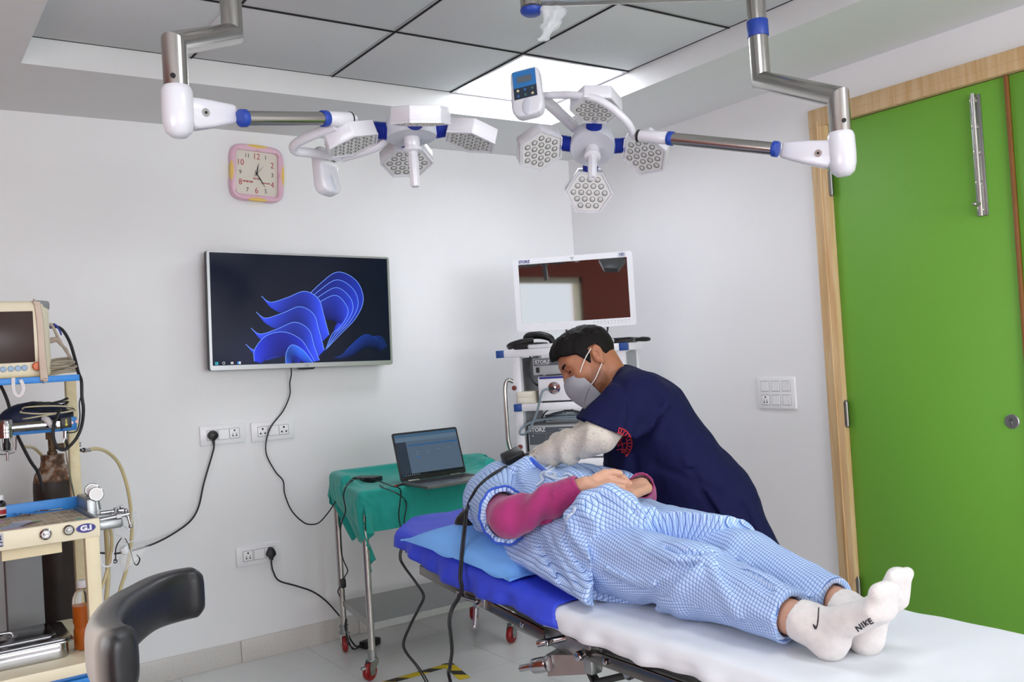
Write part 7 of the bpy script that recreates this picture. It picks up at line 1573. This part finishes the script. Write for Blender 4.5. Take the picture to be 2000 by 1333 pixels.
# mask
M_mask = mat('grey face mask fabric', '9b9da3', .85, noise=.03, nscale=60, bump=.25, bscale=500)
ridge = [(.1185, 0, .004), (.134, 0, -.014), (.1425, 0, -.040), (.1385, 0, -.070), (.1255, 0, -.104)]
edge = [(.078, .0525, -.012), (.074, .0595, -.033), (.070, .0620, -.058), (.066, .0590, -.080), (.062, .050, -.100)]
def mrow(k, s):
    r, e = np.array(ridge[k]), np.array(edge[k])*[1, s, 1]; out = []
    for t in np.linspace(0, 1, 9):
        p = r*(1-t)+e*t; bul = math.sin(math.pi*t)**.8*(.012, .013, .012, .010, .012)[k]; p = p+np.array([.75*bul, s*bul, (0, .0, 0, -.002, -.006)[k]]); out.append(p)
    return out
rows = []
for k in range(5): L_ = mrow(k, 1); R_ = mrow(k, -1); rows.append(list(reversed(R_))[:-1]+L_)
rows = np.array(rows); fine = np.stack([catmull(rows[:, j], 7) for j in range(rows.shape[1])], 1)
fine = fine+np.array([.0009, 0, 0])*vnoise(fine.reshape(-1, 3).astype(np.float32), 70, 4).reshape(fine.shape[:2])[..., None]
Wd = HFD.w(fine.reshape(-1, 3)).reshape(fine.shape); o = MB().grid(Wd).build('face_mask', M_mask, doc, sharp=55)
m_ = o.modifiers.new('thick', 'SOLIDIFY'); m_.thickness = .002; m_.offset = -1
und = [HFD.p(.1255, 0, -.104)]; lowr = [HFD.p(*(np.array(p)*[1, s, 1])) for s in (1,) for p in ((.062, .050, -.100), (.060, .035, -.112), (.062, 0, -.118))]
mb = MB(); A_ = [HFD.p(*p) for p in [tuple(x) for x in mrow(4, 1)]]; B2 = [HFD.p(*p) for p in [tuple(x) for x in mrow(4, -1)]]; C1 = [HFD.p(.1255-.0635*t, .050*t*1, -.104-.012*math.sin(math.pi*t*.5)*(1-t)*2-.0*t) for t in np.linspace(0, 1, 9)]
G = np.array([B2[::-1][:-1]+A_, [HFD.p(.060+.055*(1-abs(t)), .048*t, -.108+.004*abs(t)) for t in np.linspace(-1, 1, 17)]]); mb.grid(G); k2 = mb.build('mask_lower_panel', M_mask, o, sharp=55)
mb = MB(); mb.tube([HFD.p(*p)+hy*.0015 for p in ((.1262, .002, -.1045), (.1195, .022, -.094), (.105, .045, -.080), (.085, .064, -.066), (.074, .0645, -.058))], .0011, 6, 6); mb.tube([HFD.p(*(np.array(p)+np.array([.001, .0012, 0]))) for p in mrow(0, 1)], .0011, 6, 3); mb.build('mask_seam', mat('mask seam', 'b4b6bb', .8), o)
M_elas = mat('white elastic', 'e3e1de', .7)
mb = MB()
for s in (1, -1):
    mb.tube([HFD.p(.079, .060*s, -.016), HFD.p(.060, .071*s, -.002), HFD.p(.032, .077*s, .014), HFD.p(.012, .0785*s, .022), HFD.p(.002, .0765*s, .026)], .0016, 8, 6)
    mb.tube([HFD.p(.072, .064*s, -.064), HFD.p(.052, .074*s, -.058), HFD.p(.026, .079*s, -.044), HFD.p(.008, .0775*s, -.034), HFD.p(-.004, .0745*s, -.030)], .0016, 8, 6)
mb.each('ear_loop', M_elas, o, sharp=180)
# undershirt sleeves, flecked
M_heath = mat('flecked heather knit', 'c9c2b6', .9, bump=.4, bscale=300); N, L, b = nodes(M_heath); tcn = N.new('ShaderNodeTexCoord'); n1 = N.new('ShaderNodeTexNoise'); n1.inputs['Scale'].default_value = 230; n1.inputs['Detail'].default_value = 3; L.new(tcn.outputs['Object'], n1.inputs[0]); rp = N.new('ShaderNodeValToRGB'); e = rp.color_ramp.elements; e[0].position = .31; e[0].color = lin('8f8b82'); e[1].position = .41; e[1].color = lin('cdc7bb'); L.new(n1.outputs[0], rp.inputs[0]); L.new(rp.outputs[0], b.inputs['Base Color'])
def under(S, E, W, seed):
    def fn(P):
        d = chain(P, [S*.5+E*.5, E+nrm(E-(S+W)/2)*.004, E*.55+W*.45, W], [.055, .050, .0435, .034], .03); ax = nrm(W-E); s = (P-E)@ax
        d = d-.0045*np.sin(s*85+4*vnoise(P, 9, seed)+2.2*((P-E)@UP)*20)*np.clip((s+.05)/.05, 0, 1)*np.clip((np.linalg.norm(W-E)-s)/.07, 0, 1)-.002*vnoise(P, 40, seed)
        return np.maximum(np.maximum(d, plane(P, W, ax)), -cone(P, W-ax*.03, W+ax*.04, .0295, .033))
    return fn
for S, E, W, sd in ((SL, EL, WL, 2), (SR, ER, WR, 6)):
    P3 = np.array([S, E, W]); sdf_obj('undershirt_sleeve', under(S, E, W, sd), P3.min(0)-.08, P3.max(0)+.08, .0042, M_heath, doc, .012)
mb = MB(); cpts = [hl_(-.052+.104*.5*(1-math.cos(a))*1.0, .062*math.sin(a)*1.0, -.118-.022*math.cos(a)*-1) for a in np.linspace(-math.pi, math.pi, 30, False)]; mb.tube(cpts, .004, 8, 2, closed=True); mb.build('undershirt_collar', M_elas, doc)
# scrub top
M_navy = mat('navy scrub cloth', '15183f', .85, noise=.04, nscale=40, bump=.15, bscale=350, spec=.15)
HEM = at(1478, 1078, d=2.9); HN = nrm(RT*.34-UP*.94)
def scrub0(P):
    d = ecap(P, at(1222, 752, d=2.93), T1, TS, (.13, .062), (.205, .112)); d = smin(d, ecap(P, T1, T2, TS, (.205, .112), (.20, .132)), .06)
    d = smin(d, ecap(P, T2, T3+(T3-T2)*.9, TS, (.20, .132), (.21, .125)), .05)
    d = smin(d, ecap(P, at(1215, 830, d=2.98), at(1215, 960, d=2.98), TS, (.15, .05), (.17, .06)), .07)
    d = smin(d, ecap(P, at(1300, 900, d=2.93), at(1330, 1080, d=2.93), TS, (.17, .11), (.18, .09)), .07)
    for S, E in ((SL, EL), (SR, ER)):
        e = smin(cone(P, S, S*.35+E*.65, .088, .076), cone(P, S*.35+E*.65, E, .076, .072), .02); d = smin(d, e, .045)
    return d
SF = folds(scrub0, [(.012, .016, [(1215, 872), (1262, 838), (1295, 800), (1305, 770)]), (-.014, .016, [(1208, 885), (1252, 858), (1290, 820)]), (.010, .018, [(1190, 760), (1215, 800), (1205, 845)]), (-.007, .014, [(1205, 740), (1230, 790), (1228, 835)]), (-.007, .02, [(1280, 770), (1300, 800), (1300, 850)]),
    (-.007, .014, [(1215, 870), (1280, 910), (1330, 930), (1400, 960)]), (.006, .014, [(1340, 900), (1370, 950), (1410, 1010), (1465, 1055)]), (-.008, .016, [(1350, 920), (1385, 985), (1425, 1040)]), (-.008, .014, [(1240, 900), (1232, 950), (1245, 1000)]), (.008, .014, [(1225, 890), (1218, 940), (1228, 985)]), (.006, .014, [(1440, 960), (1465, 1000), (1485, 1050)]), (-.006, .012, [(1452, 985), (1472, 1030), (1480, 1065)])])
def scrub(P):
    d = scrub0(P)-fold_d(P, SF)-.004*vnoise(P, 14, 21)-.0018*vnoise(P, 34, 22)
    d = np.maximum(d, plane(P, HEM, HN)); d = np.maximum(d, -(ecap(P, T3+(T3-T2)*.15, T3+(T3-T2)*1.6, TS, (.185, .105), (.205, .12))))
    for S, E in ((SL, EL), (SR, ER)):
        ax = nrm(-RT*.36-UP*.93); c = S*.22+E*.78; near_ = np.linalg.norm(P-(S+E)/2, axis=1) < .21
        arm = cone(P, S*.3+E*.7, E+(E-S)*.3, .10, .10); d = np.where(near_, np.maximum(d, np.minimum(plane(P, c, ax), .3)*1.0-np.where(arm < .0, 0, .5)), d)
    d = np.maximum(d, -cone(P, hl_(-.0, 0, -.04), hl_(.008, 0, -.150), .064, .072))
    return d
sc_o = sdf_obj('scrub_top', scrub, (-1.95, -2.85, .55), (-.80, -1.65, 1.42), .0062, M_navy, doc, .03)
# trousers and shoes
M_trou = mat('dark grey trousers', '2e3230', .85, bump=.2, bscale=200)
def trou(P):
    d = None
    for h, k, a in ((HPL, KNL, ANL), (HPR, KNR, ANR)): e = chain(P, [h+V(0, 0, .04), k, a+V(0, 0, -.02)], [.102, .082, .068], .03); d = e if d is None else smin(d, e, .03)
    d = smin(d, ecap(P, (HPL+HPR)/2+V(0, 0, .06), (HPL+HPR)/2+V(0, 0, -.05), TS, (.16, .11), (.16, .11)), .05); d = d-.004*vnoise(P*np.array([1, 1, .6], np.float32), 18, 31)
    return np.maximum(np.maximum(d, .055-P[:, 2]), P[:, 2]-.80)
sdf_obj('trousers', trou, (-1.6, -2.75, .03), (-.85, -2.0, .86), .008, M_trou, doc, .02)
for a in (ANL, ANR):
    def shoe(P, a=a): d = ecap(P, a+V(.04, -.005, -.045), a+V(-.155, .03, -.055), (.15, 1, 0), (.042, .045), (.045, .032)); d = smin(d, cone(P, a+V(.01, 0, -.04), a+V(.01, 0, .0), .05, .048), .02); return np.maximum(d, .002-P[:, 2])
    sdf_obj('shoe', shoe, a-V(.24, .1, .095), a+V(.12, .12, .07), .006, M_black, doc, .01)
# printed badge on the chest
M_red_p = mat('red badge print', 'b3242c', .8); C = V(1206, 867)
arc = lambda r, a0, a1, sy=1.1, n=14: [(C[0]+r*math.cos(math.radians(a)), C[1]-r*sy*math.sin(math.radians(a))) for a in np.linspace(a0, a1, n)]
segs = [arc(28, -55, 85), arc(19, -60, 90)]+[[(C[0]+20.5*math.cos(q), C[1]-22.5*math.sin(q)), (C[0]+26.5*math.cos(q), C[1]-29*math.sin(q))] for q in np.radians([-50, -38, -26, -12, 2, 16, 30, 44, 58, 72, 84])]+[[(1206, 872), (1213, 858), (1220, 852)], [(1206, 872), (1216, 868), (1223, 866)], [(1204, 880), (1214, 878), (1221, 880)], [(1210, 856), (1216, 872), (1214, 886)]]
strokes(segs, 2.2, scrub, 'badge_print', M_red_p, sc_o, lift=.0018)
